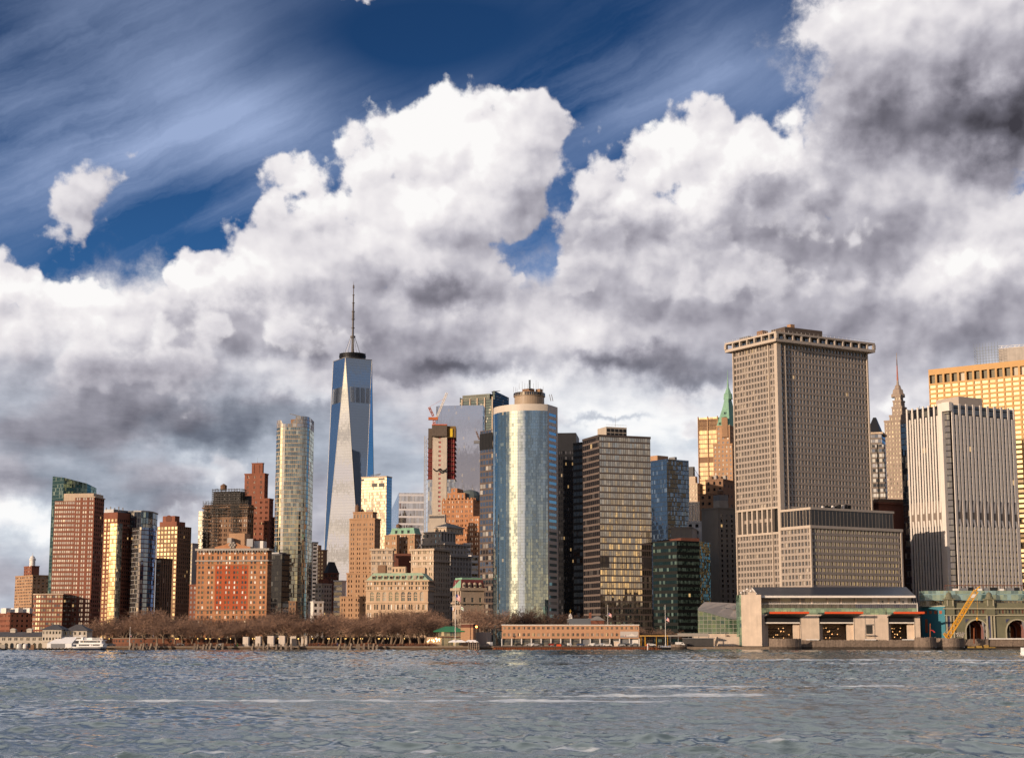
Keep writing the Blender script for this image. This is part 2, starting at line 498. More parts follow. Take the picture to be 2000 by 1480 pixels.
# ------------------------------------------------------------------ meshes
class MB:
    def __init__(s):
        s.v, s.f, s.uv, s.m, s.r = [], [], [], [], []

    def poly(s, pts, uv=None, m=0, r=None):
        i = len(s.v)
        s.v.extend([tuple(p) for p in pts])
        s.f.append(tuple(range(i, i + len(pts))))
        s.uv.append(uv)
        s.m.append(m)
        s.r.append(r)

    def quad(s, a, b, c, d, uv=None, m=0, r=None):
        s.poly((a, b, c, d), uv, m, r)

    def prism(s, pts, z0, z1, top=True, bottom=False, m=0, mtop=None):
        """vertical walls on a counter-clockwise plan; z0, z1 may be lists"""
        n = len(pts)
        a = z0 if isinstance(z0, (list, tuple)) else [z0] * n
        b = z1 if isinstance(z1, (list, tuple)) else [z1] * n
        u = 0.0
        for i in range(n):
            j = (i + 1) % n
            p, q = pts[i], pts[j]
            w = math.hypot(q[0] - p[0], q[1] - p[1])
            s.quad((p[0], p[1], a[i]), (q[0], q[1], a[j]), (q[0], q[1], b[j]), (p[0], p[1], b[i]),
                   ((u, a[i]), (u + w, a[j]), (u + w, b[j]), (u, b[i])), m)
            u += w
        if top:
            s.poly([(p[0], p[1], z) for p, z in zip(pts, b)], None, m if mtop is None else mtop)
        if bottom:
            s.poly([(p[0], p[1], z) for p, z in reversed(list(zip(pts, a)))], None, m)

    def box(s, o, ux, lx, ly, z0, z1, m=0):
        """box from plan point o along unit vector ux (length lx) and its left normal (length ly)"""
        uy = (-ux[1], ux[0])
        p = [(o[0], o[1]), (o[0] + ux[0] * lx, o[1] + ux[1] * lx), (o[0] + ux[0] * lx + uy[0] * ly, o[1] + ux[1] * lx + uy[1] * ly), (o[0] + uy[0] * ly, o[1] + uy[1] * ly)]
        s.prism(p, z0, z1, True, True, m)

    def cbox(s, c, sx, sy, sz, rz=0.0, m=0):
        """box standing on point c"""
        ux = (math.cos(rz), math.sin(rz))
        o = (c[0] - ux[0] * sx / 2 + ux[1] * sy / 2, c[1] - ux[1] * sx / 2 - ux[0] * sy / 2)
        s.box(o, ux, sx, sy, c[2], c[2] + sz, m)

    def bar(s, a, b, w, w2=None, n=4, m=0):
        a, b = Vector(a), Vector(b)
        d = b - a
        if d.length < 1e-6:
            return
        d.normalize()
        x = d.cross(Vector((0, 0, 1)))
        if x.length < 1e-3:
            x = Vector((1, 0, 0))
        x.normalize()
        y = d.cross(x)
        w2 = w if w2 is None else w2
        ra, rb = [], []
        for k in range(n):
            t = 2 * math.pi * (k + 0.5) / n
            o = x * math.cos(t) + y * math.sin(t)
            ra.append(a + o * w)
            rb.append(b + o * w2)
        for k in range(n):
            j = (k + 1) % n
            s.quad(ra[j], ra[k], rb[k], rb[j], None, m)
        if n > 3:
            s.poly(list(ra), None, m)
            s.poly(list(reversed(rb)), None, m)

    def lathe(s, c, prof, n=16, m=0):
        """prof: list of (radius, z) from bottom to top about the vertical through c"""
        for (r0, z0), (r1, z1) in zip(prof, prof[1:]):
            for k in range(n):
                t0, t1 = 2 * math.pi * k / n, 2 * math.pi * (k + 1) / n
                P = lambda r, t, z: (c[0] + r * math.cos(t), c[1] + r * math.sin(t), c[2] + z)
                if r0 > 1e-4 and r1 > 1e-4:
                    s.quad(P(r0, t0, z0), P(r0, t1, z0), P(r1, t1, z1), P(r1, t0, z1), None, m)
                elif r0 > 1e-4:
                    s.poly((P(r0, t0, z0), P(r0, t1, z0), P(0, 0, z1)), None, m)
                else:
                    s.poly((P(0, 0, z0), P(r1, t1, z1), P(r1, t0, z1)), None, m)
        if prof[-1][0] > 1e-4:
            r, z = prof[-1]
            s.poly([(c[0] + r * math.cos(2 * math.pi * k / n), c[1] + r * math.sin(2 * math.pi * k / n), c[2] + z) for k in range(n)], None, m)

    def hip(s, pts, z0, z1, inset=0.5, m=0):
        """hipped or mansard roof over a plan of four corners: inset is the share by which the top shrinks"""
        c = (sum(p[0] for p in pts) / 4, sum(p[1] for p in pts) / 4)
        q = [(p[0] + (c[0] - p[0]) * inset, p[1] + (c[1] - p[1]) * inset) for p in pts]
        for i in range(4):
            j = (i + 1) % 4
            s.quad((*pts[i], z0), (*pts[j], z0), (*q[j], z1), (*q[i], z1), None, m)
        if inset < 0.999:
            s.poly([(*p, z1) for p in q], None, m)
        return q

    def build(s, name, mats, parent=None, loc=(0, 0, 0), smooth=False):
        me = bpy.data.meshes.new(name)
        l = loc
        me.from_pydata([(a - l[0], b - l[1], c - l[2]) for a, b, c in s.v], [], s.f)
        if any(u is not None for u in s.uv):
            uvl = me.uv_layers.new(name='UVMap')
            flat = []
            for u, f in zip(s.uv, s.f):
                if u is None:
                    flat.extend([0.0, 0.0] * len(f))
                else:
                    for a in u:
                        flat.extend(a)
            uvl.data.foreach_set('uv', flat)
        if any(r is not None for r in s.r):
            at_ = me.attributes.new('rnd', 'FLOAT_COLOR', 'FACE')
            flat = []
            for r in s.r:
                flat.extend((*(r or (0.5, 0.5, 0.5)), 1.0))
            at_.data.foreach_set('color', flat)
        for m in (mats if isinstance(mats, (list, tuple)) else [mats]):
            me.materials.append(m)
        if any(s.m):
            me.polygons.foreach_set('material_index', s.m)
        if smooth:
            me.polygons.foreach_set('use_smooth', [True] * len(s.f))
        me.update()
        o = bpy.data.objects.new(name, me)
        if parent is None:
            o.location = loc
        else:
            o.parent = parent
        COL.objects.link(o)
        return o


def tag(o, label=None, cat=None, group=None, kind=None):
    for k, v in (('label', label), ('category', cat), ('group', group), ('kind', kind)):
        if v:
            o[k] = v
    return o


def thing(name, label, cat, loc=(0, 0, 0), group=None, rz=0.0):
    o = bpy.data.objects.new(name, None)
    o.location = loc
    o.rotation_euler = (0, 0, rz)
    o.empty_display_size = 1.0
    COL.objects.link(o)
    return tag(o, label, cat, group)


def dup(o, loc=None, rz=None, label=None, parent=None):
    """copy a thing with its parts and their sub-parts"""
    c = o.copy()
    COL.objects.link(c)
    if parent is not None:
        c.parent = parent
    if loc is not None:
        c.location = loc
    if rz is not None:
        c.rotation_euler = (0, 0, rz)
    if label:
        c['label'] = label
    for ch in KIDS.get(o.name, []):
        KIDS.setdefault(c.name, []).append(dup(ch, parent=c))
    return c


KIDS = {}


def part(mb, name, m, root, smooth=False, parent=None):
    """build a mesh given in world coordinates as a part of root (or of a part of it)"""
    o = mb.build(name, m, parent or root, tuple(root.location), smooth)
    KIDS.setdefault((parent or root).name, []).append(o)
    return o


# ------------------------------------------------------------------ buildings
GZ = 1.7


def rr():
    return tuple(RNG.random(3))


ONES = {'antenna', 'column', 'dormer', 'dormer_window', 'water_tank', 'rooftop_unit', 'vent', 'roof_arm', 'penthouse', 'opening', 'rib', 'bracket', 'mast_stay',
        'roof_crane', 'satellite_dish', 'flagpole', 'chimney', 'door', 'canopy', 'cupola', 'bay_door', 'slip_door', 'louvre', 'scaffold_net'}


SUBS = {'dormer_window': 'dormer', 'drum_window': 'drum', 'side_window': 'side_wall', 'vent_grille': 'penthouse', 'door': 'top_floor', 'canopy_edge': 'canopy', 'round_emblem': 'wall', 'emblem': 'pediment',
        'roof_soffit': 'solar_roof', 'stair_tower_glass': 'stair_tower', 'back_window': 'back_wall', 'cap_edge': 'cap', 'ridge_cap': 'mansard_roof', 'dormer': 'mansard_roof', 'cross': 'gable', 'chimney': 'roof', 'scaffold_net': 'scaffold'}


class Bld:
    def __init__(s, name, label, cat, y, group=None):
        s.name, s.label, s.cat, s.y, s.group = name, label, cat, y, group
        s.parts, s.panes, s.extra, s.root = {}, [], [], None
        s.frame = None

    def P(s, part_name, m):
        k = (part_name, m.name)
        if part_name in ONES:                  # one mesh for each of these
            k = (part_name, len(s.parts))
        if k not in s.parts:
            s.parts[k] = (MB(), m)
        return s.parts[k][0]

    def plan(s, C, L, R, th, y=None):
        """plan corners from the front corner pixel C (x, y at its top), the end columns L and R and the angle of the right face"""
        y = y or s.y
        c = at(C[0], C[1], y)
        t = math.radians(th)
        dr, dl = (math.cos(t), math.sin(t)), (-math.sin(t), math.cos(t))
        dep = y * CP + (c.z - CAMZ) * SP

        def ext(d, px):
            k = (px - CX) / F
            return (k * dep - c.x) / (d[0] - k * d[1] * CP)
        sl_, sr_ = ext(dl, L), ext(dr, R)
        pc = (c.x, y)
        pl = (pc[0] + dl[0] * sl_, pc[1] + dl[1] * sl_)
        pr = (pc[0] + dr[0] * sr_, pc[1] + dr[1] * sr_)
        pb = (pl[0] + dr[0] * sr_, pl[1] + dr[1] * sr_)
        return pc, pr, pb, pl, c.z

    def vol(s, C, L, R, th, z0=GZ, left=None, right=None, wall=None, roof=None, y=None, roofname='roof', par=0.0):
        """a block: left and right visible faces with a facade each, plain backs, a roof"""
        pc, pr, pb, pl, z1 = s.plan(C, L, R, th, y)
        s.face(pl, pc, z0, z1, left, wall)
        s.face(pc, pr, z0, z1, right, wall)
        w = s.P('wall', wall)
        for a, b in ((pr, pb), (pb, pl)):
            d = math.hypot(b[0] - a[0], b[1] - a[1])
            w.quad((*a, z0), (*b, z0), (*b, z1), (*a, z1), ((0, z0), (d, z0), (d, z1), (0, z1)))
        rm = roof or ROOF
        s.P(roofname, rm).poly([(*p, z1 - 0.0) for p in (pc, pr, pb, pl)])
        if par:
            s.ledge((pc, pr, pb, pl), z1, z1 + par, 0.35, wall, 'parapet')
        s.last = (pc, pr, pb, pl, z1)
        return s.last

    def ledge(s, pts, z0, z1, out, m, name='cornice', thick=None):
        """a band running round the plan, standing out by out metres"""
        q = grow(pts, out)
        q2 = grow(pts, -0.4)
        b = s.P(name, m)
        n = len(pts)
        for i in range(n):
            j = (i + 1) % n
            b.quad((*q[i], z0), (*q[j], z0), (*q[j], z1), (*q[i], z1))
            b.quad((*q[i], z1), (*q[j], z1), (*q2[j], z1), (*q2[i], z1))
            b.quad((*q2[i], z0), (*q2[j], z0), (*q[j], z0), (*q[i], z0))
            b.quad((*q2[j], z0), (*q2[i], z0), (*q2[i], z1), (*q2[j], z1))

    def face(s, a, b, z0, z1, sty, wall):
        w = math.hypot(b[0] - a[0], b[1] - a[1])
        U = ((b[0] - a[0]) / w, (b[1] - a[1]) / w)
        Nn = (U[1], -U[0])
        if sty is None:
            s.P('wall', wall).quad((*a, z0), (*b, z0), (*b, z1), (*a, z1), ((0, z0), (w, z0), (w, z1), (0, z1)))
        elif not isinstance(sty, dict):
            s.P('glazing', sty).quad((*a, z0), (*b, z0), (*b, z1), (*a, z1), ((0, z0), (w, z0), (w, z1), (0, z1)))
        else:
            s.punch(a, U, Nn, w, z0, z1, wall, **sty)

    def punch(s, a, U, Nn, w, z0, z1, wall, bay=3.5, fl=3.6, ww=0.45, wh=0.5, dep=0.35, n=1, gap=0.12, sill=0.28, m=None, top=0.0, base=0.0, edge=0.0, flare=0.0,
              wall2=None, skip=None, arch=False):
        """a wall with real window openings: piers, spandrels, reveals and a pane at the back of each"""
        mb = s.P('wall', wall2 or wall)
        pm = m or PANE

        def p(u, z, d=0.0):
            return (a[0] + U[0] * u - Nn[0] * d, a[1] + U[1] * u - Nn[1] * d, z)

        def q(u0, u1, za, zb):
            if u1 - u0 > 1e-4 and zb - za > 1e-4:
                mb.quad(p(u0, za), p(u1, za), p(u1, zb), p(u0, zb))
        H = z1 - z0 - top - base
        nx, ny = max(1, round((w - 2 * edge) / bay)), max(1, round(H / fl))
        bw, fh = (w - 2 * edge) / nx, H / ny
        if base:
            q(0, w, z0, z0 + base)
        if top:
            q(0, w, z1 - top, z1)
        half = bw * ww
        gp = half * gap if n > 1 else 0.0
        one = (half - gp * (n - 1)) / n
        for j in range(ny):
            zb = z0 + base + j * fh
            wz0 = zb + fh * sill
            wz1 = min(wz0 + fh * wh, zb + fh - 0.05)
            q(0, w, zb, wz0)
            q(0, w, wz1, zb + fh)
            u = 0.0
            for i in range(nx):
                st = edge + i * bw + (bw - half) / 2
                for k in range(n):
                    x0 = st + k * (one + gp)
                    if skip and skip(i, j, nx, ny):
                        continue
                    x1 = x0 + one
                    q(u, x0, wz0, wz1)
                    u = x1
                    e = flare
                    i0, i1, y0, y1 = x0 + e * one, x1 - e * one, wz0 + e * (wz1 - wz0) * 0.8, wz1 - e * (wz1 - wz0) * 0.8
                    mb.quad(p(x0, wz0), p(x0, wz1), p(i0, y1, dep), p(i0, y0, dep))
                    mb.quad(p(x1, wz1), p(x1, wz0), p(i1, y0, dep), p(i1, y1, dep))
                    mb.quad(p(x0, wz1), p(x1, wz1), p(i1, y1, dep), p(i0, y1, dep))
                    mb.quad(p(x1, wz0), p(x0, wz0), p(i0, y0, dep), p(i1, y0, dep))
                    s.panes.append(((p(i0, y0, dep), p(i1, y0, dep), p(i1, y1, dep), p(i0, y1, dep)), pm))
            q(u, w, wz0, wz1)

    def finish(s, base=None, singles=100):
        allp = [v for mb, _ in s.parts.values() for v in mb.v]
        if base is None:
            zs = min(v[2] for v in allp)
            low = [v for v in allp if v[2] < zs + 0.6]
            base = (sum(v[0] for v in low) / len(low), sum(v[1] for v in low) / len(low), zs)
        s.root = thing(s.name, s.label, s.cat, base, s.group)
        made = {}
        for (pn, _), (mb, m) in s.parts.items():
            if pn in ONES:
                if mb.f:
                    part(mb, pn, m, s.root)
            elif mb.f:
                made.setdefault(pn, []).append((mb, m))
        s.obj = {}
        for pn, lst in made.items():
            big, mats = MB(), []
            for k, (mb, m) in enumerate(lst):
                off = len(big.v)
                big.v.extend(mb.v)
                big.f.extend(tuple(i + off for i in f) for f in mb.f)
                big.uv.extend(mb.uv)
                big.r.extend(mb.r)
                big.m.extend([k + x for x in mb.m] if len(lst) > 1 else mb.m)
                mats.append(m)
            s.obj[pn] = part(big, pn, mats, s.root)
        if s.panes:
            s.panes.sort(key=lambda t: t[0][0][1] + 0.002 * abs(t[0][0][2] - 45) - 0.0 * t[0][0][0])
            for qd, m in s.panes[:singles]:
                b = MB()
                b.quad(*qd, None, 0, rr())
                part(b, 'window', m, s.root)
            rest = s.panes[singles:]
            if rest:
                b, mats = MB(), []
                for qd, m in rest:
                    if m not in mats:
                        mats.append(m)
                    b.quad(*qd, None, mats.index(m), rr())
                tag(part(b, 'window', mats, s.root), kind='stuff')
        for c, p in SUBS.items():
            cs = [o for o in s.root.children if o.name.split('.')[0] == c]
            ps = [o for o in s.root.children if o.name.split('.')[0] == p]
            for k, o in enumerate(cs):
                if ps:
                    o.parent = ps[k * len(ps) // len(cs)]
        return s.root


def grow(pts, d):
    """offset a counter-clockwise plan outwards by d"""
    n, out = len(pts), []
    for i in range(n):
        p0, p1, p2 = pts[i - 1], pts[i], pts[(i + 1) % n]
        a = Vector((p1[0] - p0[0], p1[1] - p0[1])).normalized()
        b = Vector((p2[0] - p1[0], p2[1] - p1[1])).normalized()
        n1, n2 = Vector((a.y, -a.x)), Vector((b.y, -b.x))
        k = n1 + n2
        k = k / max(0.2, 1 + n1.dot(n2))
        out.append((p1[0] + k.x * d, p1[1] + k.y * d))
    return out


ROOF = solid('roof_tar', (0.12, 0.11, 0.10), 0.95, 0.3, 0.2, streak=False)
PANE = pane('window_glass')
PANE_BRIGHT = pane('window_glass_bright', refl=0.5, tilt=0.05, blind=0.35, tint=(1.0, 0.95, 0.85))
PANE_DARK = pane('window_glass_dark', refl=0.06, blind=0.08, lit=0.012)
PANE_GOLD = pane('window_glass_gold', refl=0.62, tilt=0.05, blind=0.05, tint=(0.80, 0.70, 0.54))
PANE_TEAL = pane('window_glass_teal', base=(0.03, 0.05, 0.055), refl=0.45, tilt=0.03, blind=0.2, tint=(0.75, 0.95, 1.0))
BRICK_RED = brick('brick_red', (0.25, 0.098, 0.062), (0.19, 0.075, 0.05))
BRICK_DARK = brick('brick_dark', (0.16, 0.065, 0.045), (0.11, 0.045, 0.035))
BRICK_ORANGE = brick('brick_orange', (0.45, 0.215, 0.11), (0.37, 0.175, 0.09))
BRICK_TAN = brick('brick_tan', (0.42, 0.255, 0.15), (0.34, 0.205, 0.125))
BRICK_BROWN = brick('brick_brown', (0.25, 0.15, 0.095), (0.19, 0.115, 0.075))
BRICK_VERMIL = brick('brick_vermilion', (0.42, 0.10, 0.042), (0.35, 0.083, 0.036))
LIME = solid('limestone', (0.46, 0.36, 0.27), 0.85, 0.3)
GREYSTONE = solid('grey_stone', (0.36, 0.32, 0.285), 0.85, 0.3)
CONC = solid('concrete', (0.40, 0.345, 0.29), 0.85, 0.25)
WHITE = solid('white_panel', (0.68, 0.64, 0.60), 0.6, 0.15)
COPPER = solid('green_copper', (0.20, 0.36, 0.26), 0.7, 0.35, 0.3)
STEEL = solid('dark_steel', (0.022, 0.023, 0.028), 0.5, 0.3, metal=0.3)
GREYMETAL = solid('grey_metal', (0.22, 0.22, 0.23), 0.5, 0.25, metal=0.4)
BLACK = solid('black_metal', (0.015, 0.015, 0.017), 0.5, 0.2)
WOOD = solid('tank_wood', (0.17, 0.10, 0.065), 0.9, 0.4, 1.5)


def tank(B, px, py0, py1, w, y, legs=2.0):
    """a rooftop water tank between two photo heights"""
    top, bot = at(px, py0, y), at(px, py1, y)
    r = w / 2 * y / F
    h = top.z - bot.z
    mb = B.P('water_tank', WOOD)
    c = (top.x, y, bot.z)
    for k in range(4):
        t = math.pi / 4 + k * math.pi / 2
        mb.bar((c[0] + r * .7 * math.cos(t), c[1] + r * .7 * math.sin(t), c[2]), (c[0] + r * .7 * math.cos(t), c[1] + r * .7 * math.sin(t), c[2] + h * .2), r * 0.08)
    mb.lathe(c, [(r * .01, h * .18), (r, h * .2), (r * .97, h * .72), (r * 1.08, h * .72), (0.0, h)], 12)


def roofbox(B, C, L, R, th, y, z0, m, name='penthouse'):
    pc, pr, pb, pl, z1 = B.plan(C, L, R, th, y)
    B.P(name, m).prism((pc, pr, pb, pl), z0, z1)
    return pc, pr, pb, pl, z1

# ------------------------------------------------------------------ buildings, west to east
# tan block with a white lantern, far left
B = Bld('apartment_block', 'stepped tan apartment block topped by a small white drum, at the far left edge', 'building', 1700)
st = dict(bay=4.2, fl=3.1, ww=.5, wh=.5, dep=.2)
B.vol((64, 1124), 30, 97, 38, GZ, st, dict(st, m=PANE_DARK), BRICK_TAN, par=1.0)
z = B.last[4]
B.vol((62, 1106), 47, 77, 38, z, dict(bay=5, fl=3.2, ww=.4, wh=.4, dep=.2), None, BRICK_RED, y=1703, par=.8)
z2 = B.last[4]
c = at(63, 1105, 1708)
B.P('lantern', WHITE).lathe((c.x, 1708, z2), [(2.9, 0), (2.9, 6.5), (3.3, 6.5), (3.3, 8.3), (2.4, 9.0), (2.0, 10.4), (0.3, 11.5), (0.2, 14)], 16)
B.finish()

# low dark red building with white rooftop boxes
B = Bld('brick_building', 'low dark red brick building with three white boxes on its roof, far left', 'building', 1250)
st = dict(bay=3.6, fl=3.6, ww=.4, wh=.45, dep=.25)
B.vol((20, 1197), -14, 68, 32, GZ, st, dict(st, m=PANE_DARK), BRICK_RED, par=.6)
z = B.last[4]
for x0, xc, x1 in ((2, 12, 21), (21, 36, 45), (45, 58, 66)):
    roofbox(B, (xc, 1187), x0, x1, 40, 1256, z, WHITE, 'rooftop_unit')
B.finish()

# green glass tower with a sloping top
GREEN_GLASS = curtain('green_curtain_wall', 1.6, 3.2, base=(.012, .03, .026), refl=.16, tint=(.62, .85, .75), mw=.12, mh=.35, mcol=(.10, .14, .125), tilt=.03, blind=.2, blindcol=(.16, .2, .17))
B = Bld('glass_tower', 'dark green glass tower with a sloping roofline, rising behind the tall red brick tower', 'building', 1500)
cs = [at(103, 930, 1512), at(125, 932.5, 1500), at(170, 944, 1512), at(178, 948, 1520)]
z = [c.z for c in cs]
pts = [(c.x, c.y) for c in cs] + [(cs[3].x - 2, 1548), (cs[0].x + 4, 1548)]
B.P('glazing', GREEN_GLASS).prism(pts, GZ, z + [z[3], z[0]], True)
for x, y in ((106, 927), (120, 929), (152, 934), (168, 936)):
    a = at(x, y, 1516)
    b = at(x, y + 16, 1516)
    B.P('antenna', GREYMETAL).bar(b, a, .18, .08)
B.finish()

# red brick residential tower
B = Bld('residential_tower', 'tall red brick residential tower with pale windows and a low curved wing, at left', 'building', 1150)
st = dict(bay=4.4, fl=3.05, ww=.62, wh=.56, dep=.25, n=2, gap=.14, m=pane('window_glass_pale', base=(.05, .05, .05), refl=.34, blind=.5, tilt=.05, tint=(1, .93, .8), blindcol=(.5, .45, .36)))
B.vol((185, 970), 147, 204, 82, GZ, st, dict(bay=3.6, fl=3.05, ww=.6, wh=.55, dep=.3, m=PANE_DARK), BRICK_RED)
pl_, z = B.last, B.last[4]
B.vol((149, 978), 107, 152, 84, GZ, dict(bay=3.4, fl=3.05, ww=.86, wh=.52, dep=.2, n=2, gap=.08, m=MATS['window_glass_pale']), None, BRICK_RED, y=1153)
zl = B.last[4]
roofbox(B, (183, 963), 125, 202, 82, 1151.5, zl - 3, LIME, 'penthouse')
B.ledge(pl_[:4], z - .4, z + .3, .5, LIME)
# curved low wing
zt = at(90, 1161, 1140).z
rad, pts = 9.0, []
p0, p1 = at(66, 1161, 1145), at(124, 1161, 1138)
for k in range(9):
    t = math.pi / 2 + math.pi / 2 * k / 8
    pts.append((p0.x + rad + rad * math.cos(t), 1140 + rad * math.sin(t) + 1))
pts += [(p0.x + rad * .3, 1138), (p1.x, 1138), (p1.x, 1162)]
pts = [(p0.x + rad, 1152), (p0.x + 4, 1150.5), (p0.x + 1.2, 1147.5), (p0.x, 1144), (p0.x + .8, 1141), (p0.x + 3.2, 1138.6), (p0.x + 7, 1137.4), (p1.x, 1137), (p1.x, 1152)]
for a, b in zip(pts[2:], pts[3:-1]):
    B.face(a, b, GZ, zt, dict(bay=3.4, fl=3.05, ww=.84, wh=.55, dep=.2, n=2, gap=.08, m=MATS['window_glass_pale']), BRICK_RED)
B.P('roof', ROOF).poly([(*p, zt) for p in pts])
B.P('cornice', LIME)
B.ledge(pts, zt, zt + .7, .3, LIME, 'parapet')
for x in (188, 193, 196):
    B.P('antenna', GREYMETAL).bar(at(x, 966, 1158), at(x + 1, 957 + abs(x - 191), 1158), .15, .07)
B.finish()

# brick tower with gold glass strip
GOLD_GLASS = curtain('gold_curtain_wall', 1.7, 3.05, base=(.03, .025, .02), refl=.8, tint=(.9, .76, .54), mw=.12, mh=.5, mcol=(.22, .12, .07), tilt=.035, blind=.06)
B = Bld('residential_tower', 'brick tower with a column of gold mirrored windows, right of the tall red brick one', 'building', 1200)
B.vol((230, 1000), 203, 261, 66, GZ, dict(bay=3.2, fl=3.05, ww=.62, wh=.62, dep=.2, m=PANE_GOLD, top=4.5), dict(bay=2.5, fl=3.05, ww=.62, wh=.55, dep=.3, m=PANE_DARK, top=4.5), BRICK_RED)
pc, pr, pb, pl, z = B.last
w = Vector((pc[0] - pl[0], pc[1] - pl[1]))
nrm = Vector((w.y, -w.x)).normalized() * .35
q0 = (pl[0] + w.x * .52 + nrm.x, pl[1] + w.y * .52 + nrm.y)
q1 = (pl[0] + w.x * .985 + nrm.x, pl[1] + w.y * .985 + nrm.y)
q2 = (pl[0] + w.x * .985, pl[1] + w.y * .985)
q3 = (pl[0] + w.x * .52, pl[1] + w.y * .52)
B.P('bay_window', GOLD_GLASS).prism((q0, q1, q2, q3), GZ + 8, z - 8)
v = Vector((pr[0] - pc[0], pr[1] - pc[1]))
nr2 = Vector((v.y, -v.x)).normalized() * .35
PALE_GLASS = curtain('pale_curtain_wall', 1.7, 3.05, base=(.05, .055, .05), refl=.25, mw=.14, mh=.6, mcol=(.28, .25, .21), tilt=.04, blind=.5)
B.P('glazing', PALE_GLASS).prism(((pc[0] + nr2.x, pc[1] + nr2.y), (pc[0] + v.x * .3 + nr2.x, pc[1] + v.y * .3 + nr2.y), (pc[0] + v.x * .3, pc[1] + v.y * .3), pc), GZ + 8, z - 8)
roofbox(B, (222, 994), 204, 250, 66, 1203, z, GREYMETAL, 'rooftop_unit')
for k in range(5):
    x = 208 + k * 8
    B.P('vent', GREYMETAL).bar(at(x, 997, 1206), at(x, 991 - k % 2 * 2, 1206), .5, .5)
B.finish()

# blue glass tower with brick-red floor bands, darker drum on top
BLUE_BANDS = curtain('blue_banded_wall', 1.5, 3.3, base=(.012, .022, .05), refl=.28, tint=(.45, .62, 1.0), mw=.1, mh=.6, mcol=(.15, .06, .05), tilt=.03, blind=.14)
GOLD_SHEEN = curtain('gold_reflection_wall', 1.5, 3.3, base=(.05, .06, .07), refl=.75, tint=(1, .93, .85), mw=.1, mh=.4, mcol=(.25, .24, .24), tilt=.05, blind=.2)  # same glass on the left side, gold reflection put into its tint
B = Bld('glass_tower', 'blue glass tower with curved front and reddish floor lines, between two brick towers', 'building', 1200)
ang = [(255, 1212), (262, 1204), (272, 1198), (276, 1197), (283, 1198), (291, 1202), (298, 1208), (304, 1218)]
zt = at(276, 1029, 1197).z
pts = [(at(x, 1029, y).x, y) for x, y in ang]
pts += [(pts[-1][0] - 3, 1236), (pts[0][0] + 3, 1236)]
u = 0
for i in range(len(ang) - 1):
    a, b = pts[i], pts[i + 1]
    w = math.hypot(b[0] - a[0], b[1] - a[1])
    B.P('glazing', GOLD_SHEEN if i < 3 else BLUE_BANDS).quad((*a, GZ), (*b, GZ), (*b, zt), (*a, zt), ((u, 0), (u + w, 0), (u + w, zt), (u, zt)))
    u += w
wl = B.P('wall', GREYMETAL)
for i in range(len(ang) - 1, len(pts)):
    a, b = pts[i], pts[(i + 1) % len(pts)]
    wl.quad((*a, GZ), (*b, GZ), (*b, zt), (*a, zt))
B.P('roof', ROOF).poly([(*p, zt) for p in pts])
UP = curtain('upper_drum_glass', 2.2, 4.4, base=(.02, .028, .045), refl=.28, tint=(.7, .85, 1), mw=.4, mh=.5, mcol=(.05, .055, .065), tilt=.04, blind=.3)
z2 = at(270, 1000, 1212).z
pts2 = [(at(x, 1000, y).x, y) for x, y in ((249, 1216), (262, 1210), (276, 1209), (290, 1212), (299, 1220))]
pts2 += [(pts2[-1][0], 1236), (pts2[0][0] + 2, 1236)]
B.P('upper_storey', UP).prism(pts2, zt, z2)
B.ledge(pts2, z2, z2 + 1.0, .4, GREYMETAL, 'parapet')
for k in range(6):
    B.P('vent', GREYMETAL).bar(at(252 + k * 7, 1003, 1222), at(252 + k * 7, 996 + k % 2 * 2, 1222), .35)
B.finish()

# red postmodern tower with round emblem on its stepped top
B = Bld('office_tower', 'dark tower with a stepped red top bearing a round motif and rows of gold windows', 'building', 1280)
g = dict(bay=3.0, fl=3.3, ww=.66, wh=.6, dep=.15, m=PANE_GOLD)
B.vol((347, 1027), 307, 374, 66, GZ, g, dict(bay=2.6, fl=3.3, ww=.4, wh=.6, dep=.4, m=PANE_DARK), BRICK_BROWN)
z = B.last[4]
B.vol((345, 1018), 312, 362, 66, z, None, None, BRICK_RED, y=1283)
z2 = B.last[4]
B.vol((342, 1007), 318, 351, 66, z2, None, None, BRICK_RED, y=1285)
pc, pr, pb, pl, z3 = B.last
mx, my = (pc[0] + pl[0]) / 2, (pc[1] + pl[1]) / 2
d = Vector((pc[0] - pl[0], pc[1] - pl[1])).normalized()
nn = Vector((d.y, -d.x))
ring = [(mx + nn.x * .15 + d.x * 2.9 * math.cos(t), my + nn.y * .15 + d.y * 2.9 * math.cos(t), (z2 + z3) / 2 + 2.9 * math.sin(t)) for t in [k * math.pi / 12 for k in range(24)]]
B.P('round_emblem', BRICK_DARK).poly(ring)
B.finish()

# small dark tower in front of it
B = Bld('office_block', 'narrow dark block with one gold window column, before the stepped red top tower', 'building', 1215)
B.vol((315, 1092), 305, 337, 66, GZ, dict(bay=4, fl=3.3, ww=.7, wh=.6, dep=.15, m=PANE_GOLD), dict(bay=2.8, fl=3.3, ww=.5, wh=.92, dep=.4, sill=.04, m=PANE_DARK), BRICK_BROWN, par=1.0)
B.finish()

for (nm, lab, C, L, R, th, y, wm, stl, str_) in (
    ('office_block', 'grey slab of offices peeping between the red top tower and the orange building', (376, 1062), 372, 388, 70, 1400, GREYSTONE, dict(bay=3, fl=3.4, ww=.6, wh=.5, dep=.2), None),
    ('brick_building', 'small red brick block squeezed beside the orange and vermilion building', (384, 1143), 370, 390, 82, 1180, BRICK_RED, dict(bay=3, fl=3.3, ww=.5, wh=.5, dep=.2), None)):
    B = Bld(nm, lab, 'building', y)
    B.vol(C, L, R, th, GZ, stl, str_, wm, par=.8)
    B.finish(singles=40)

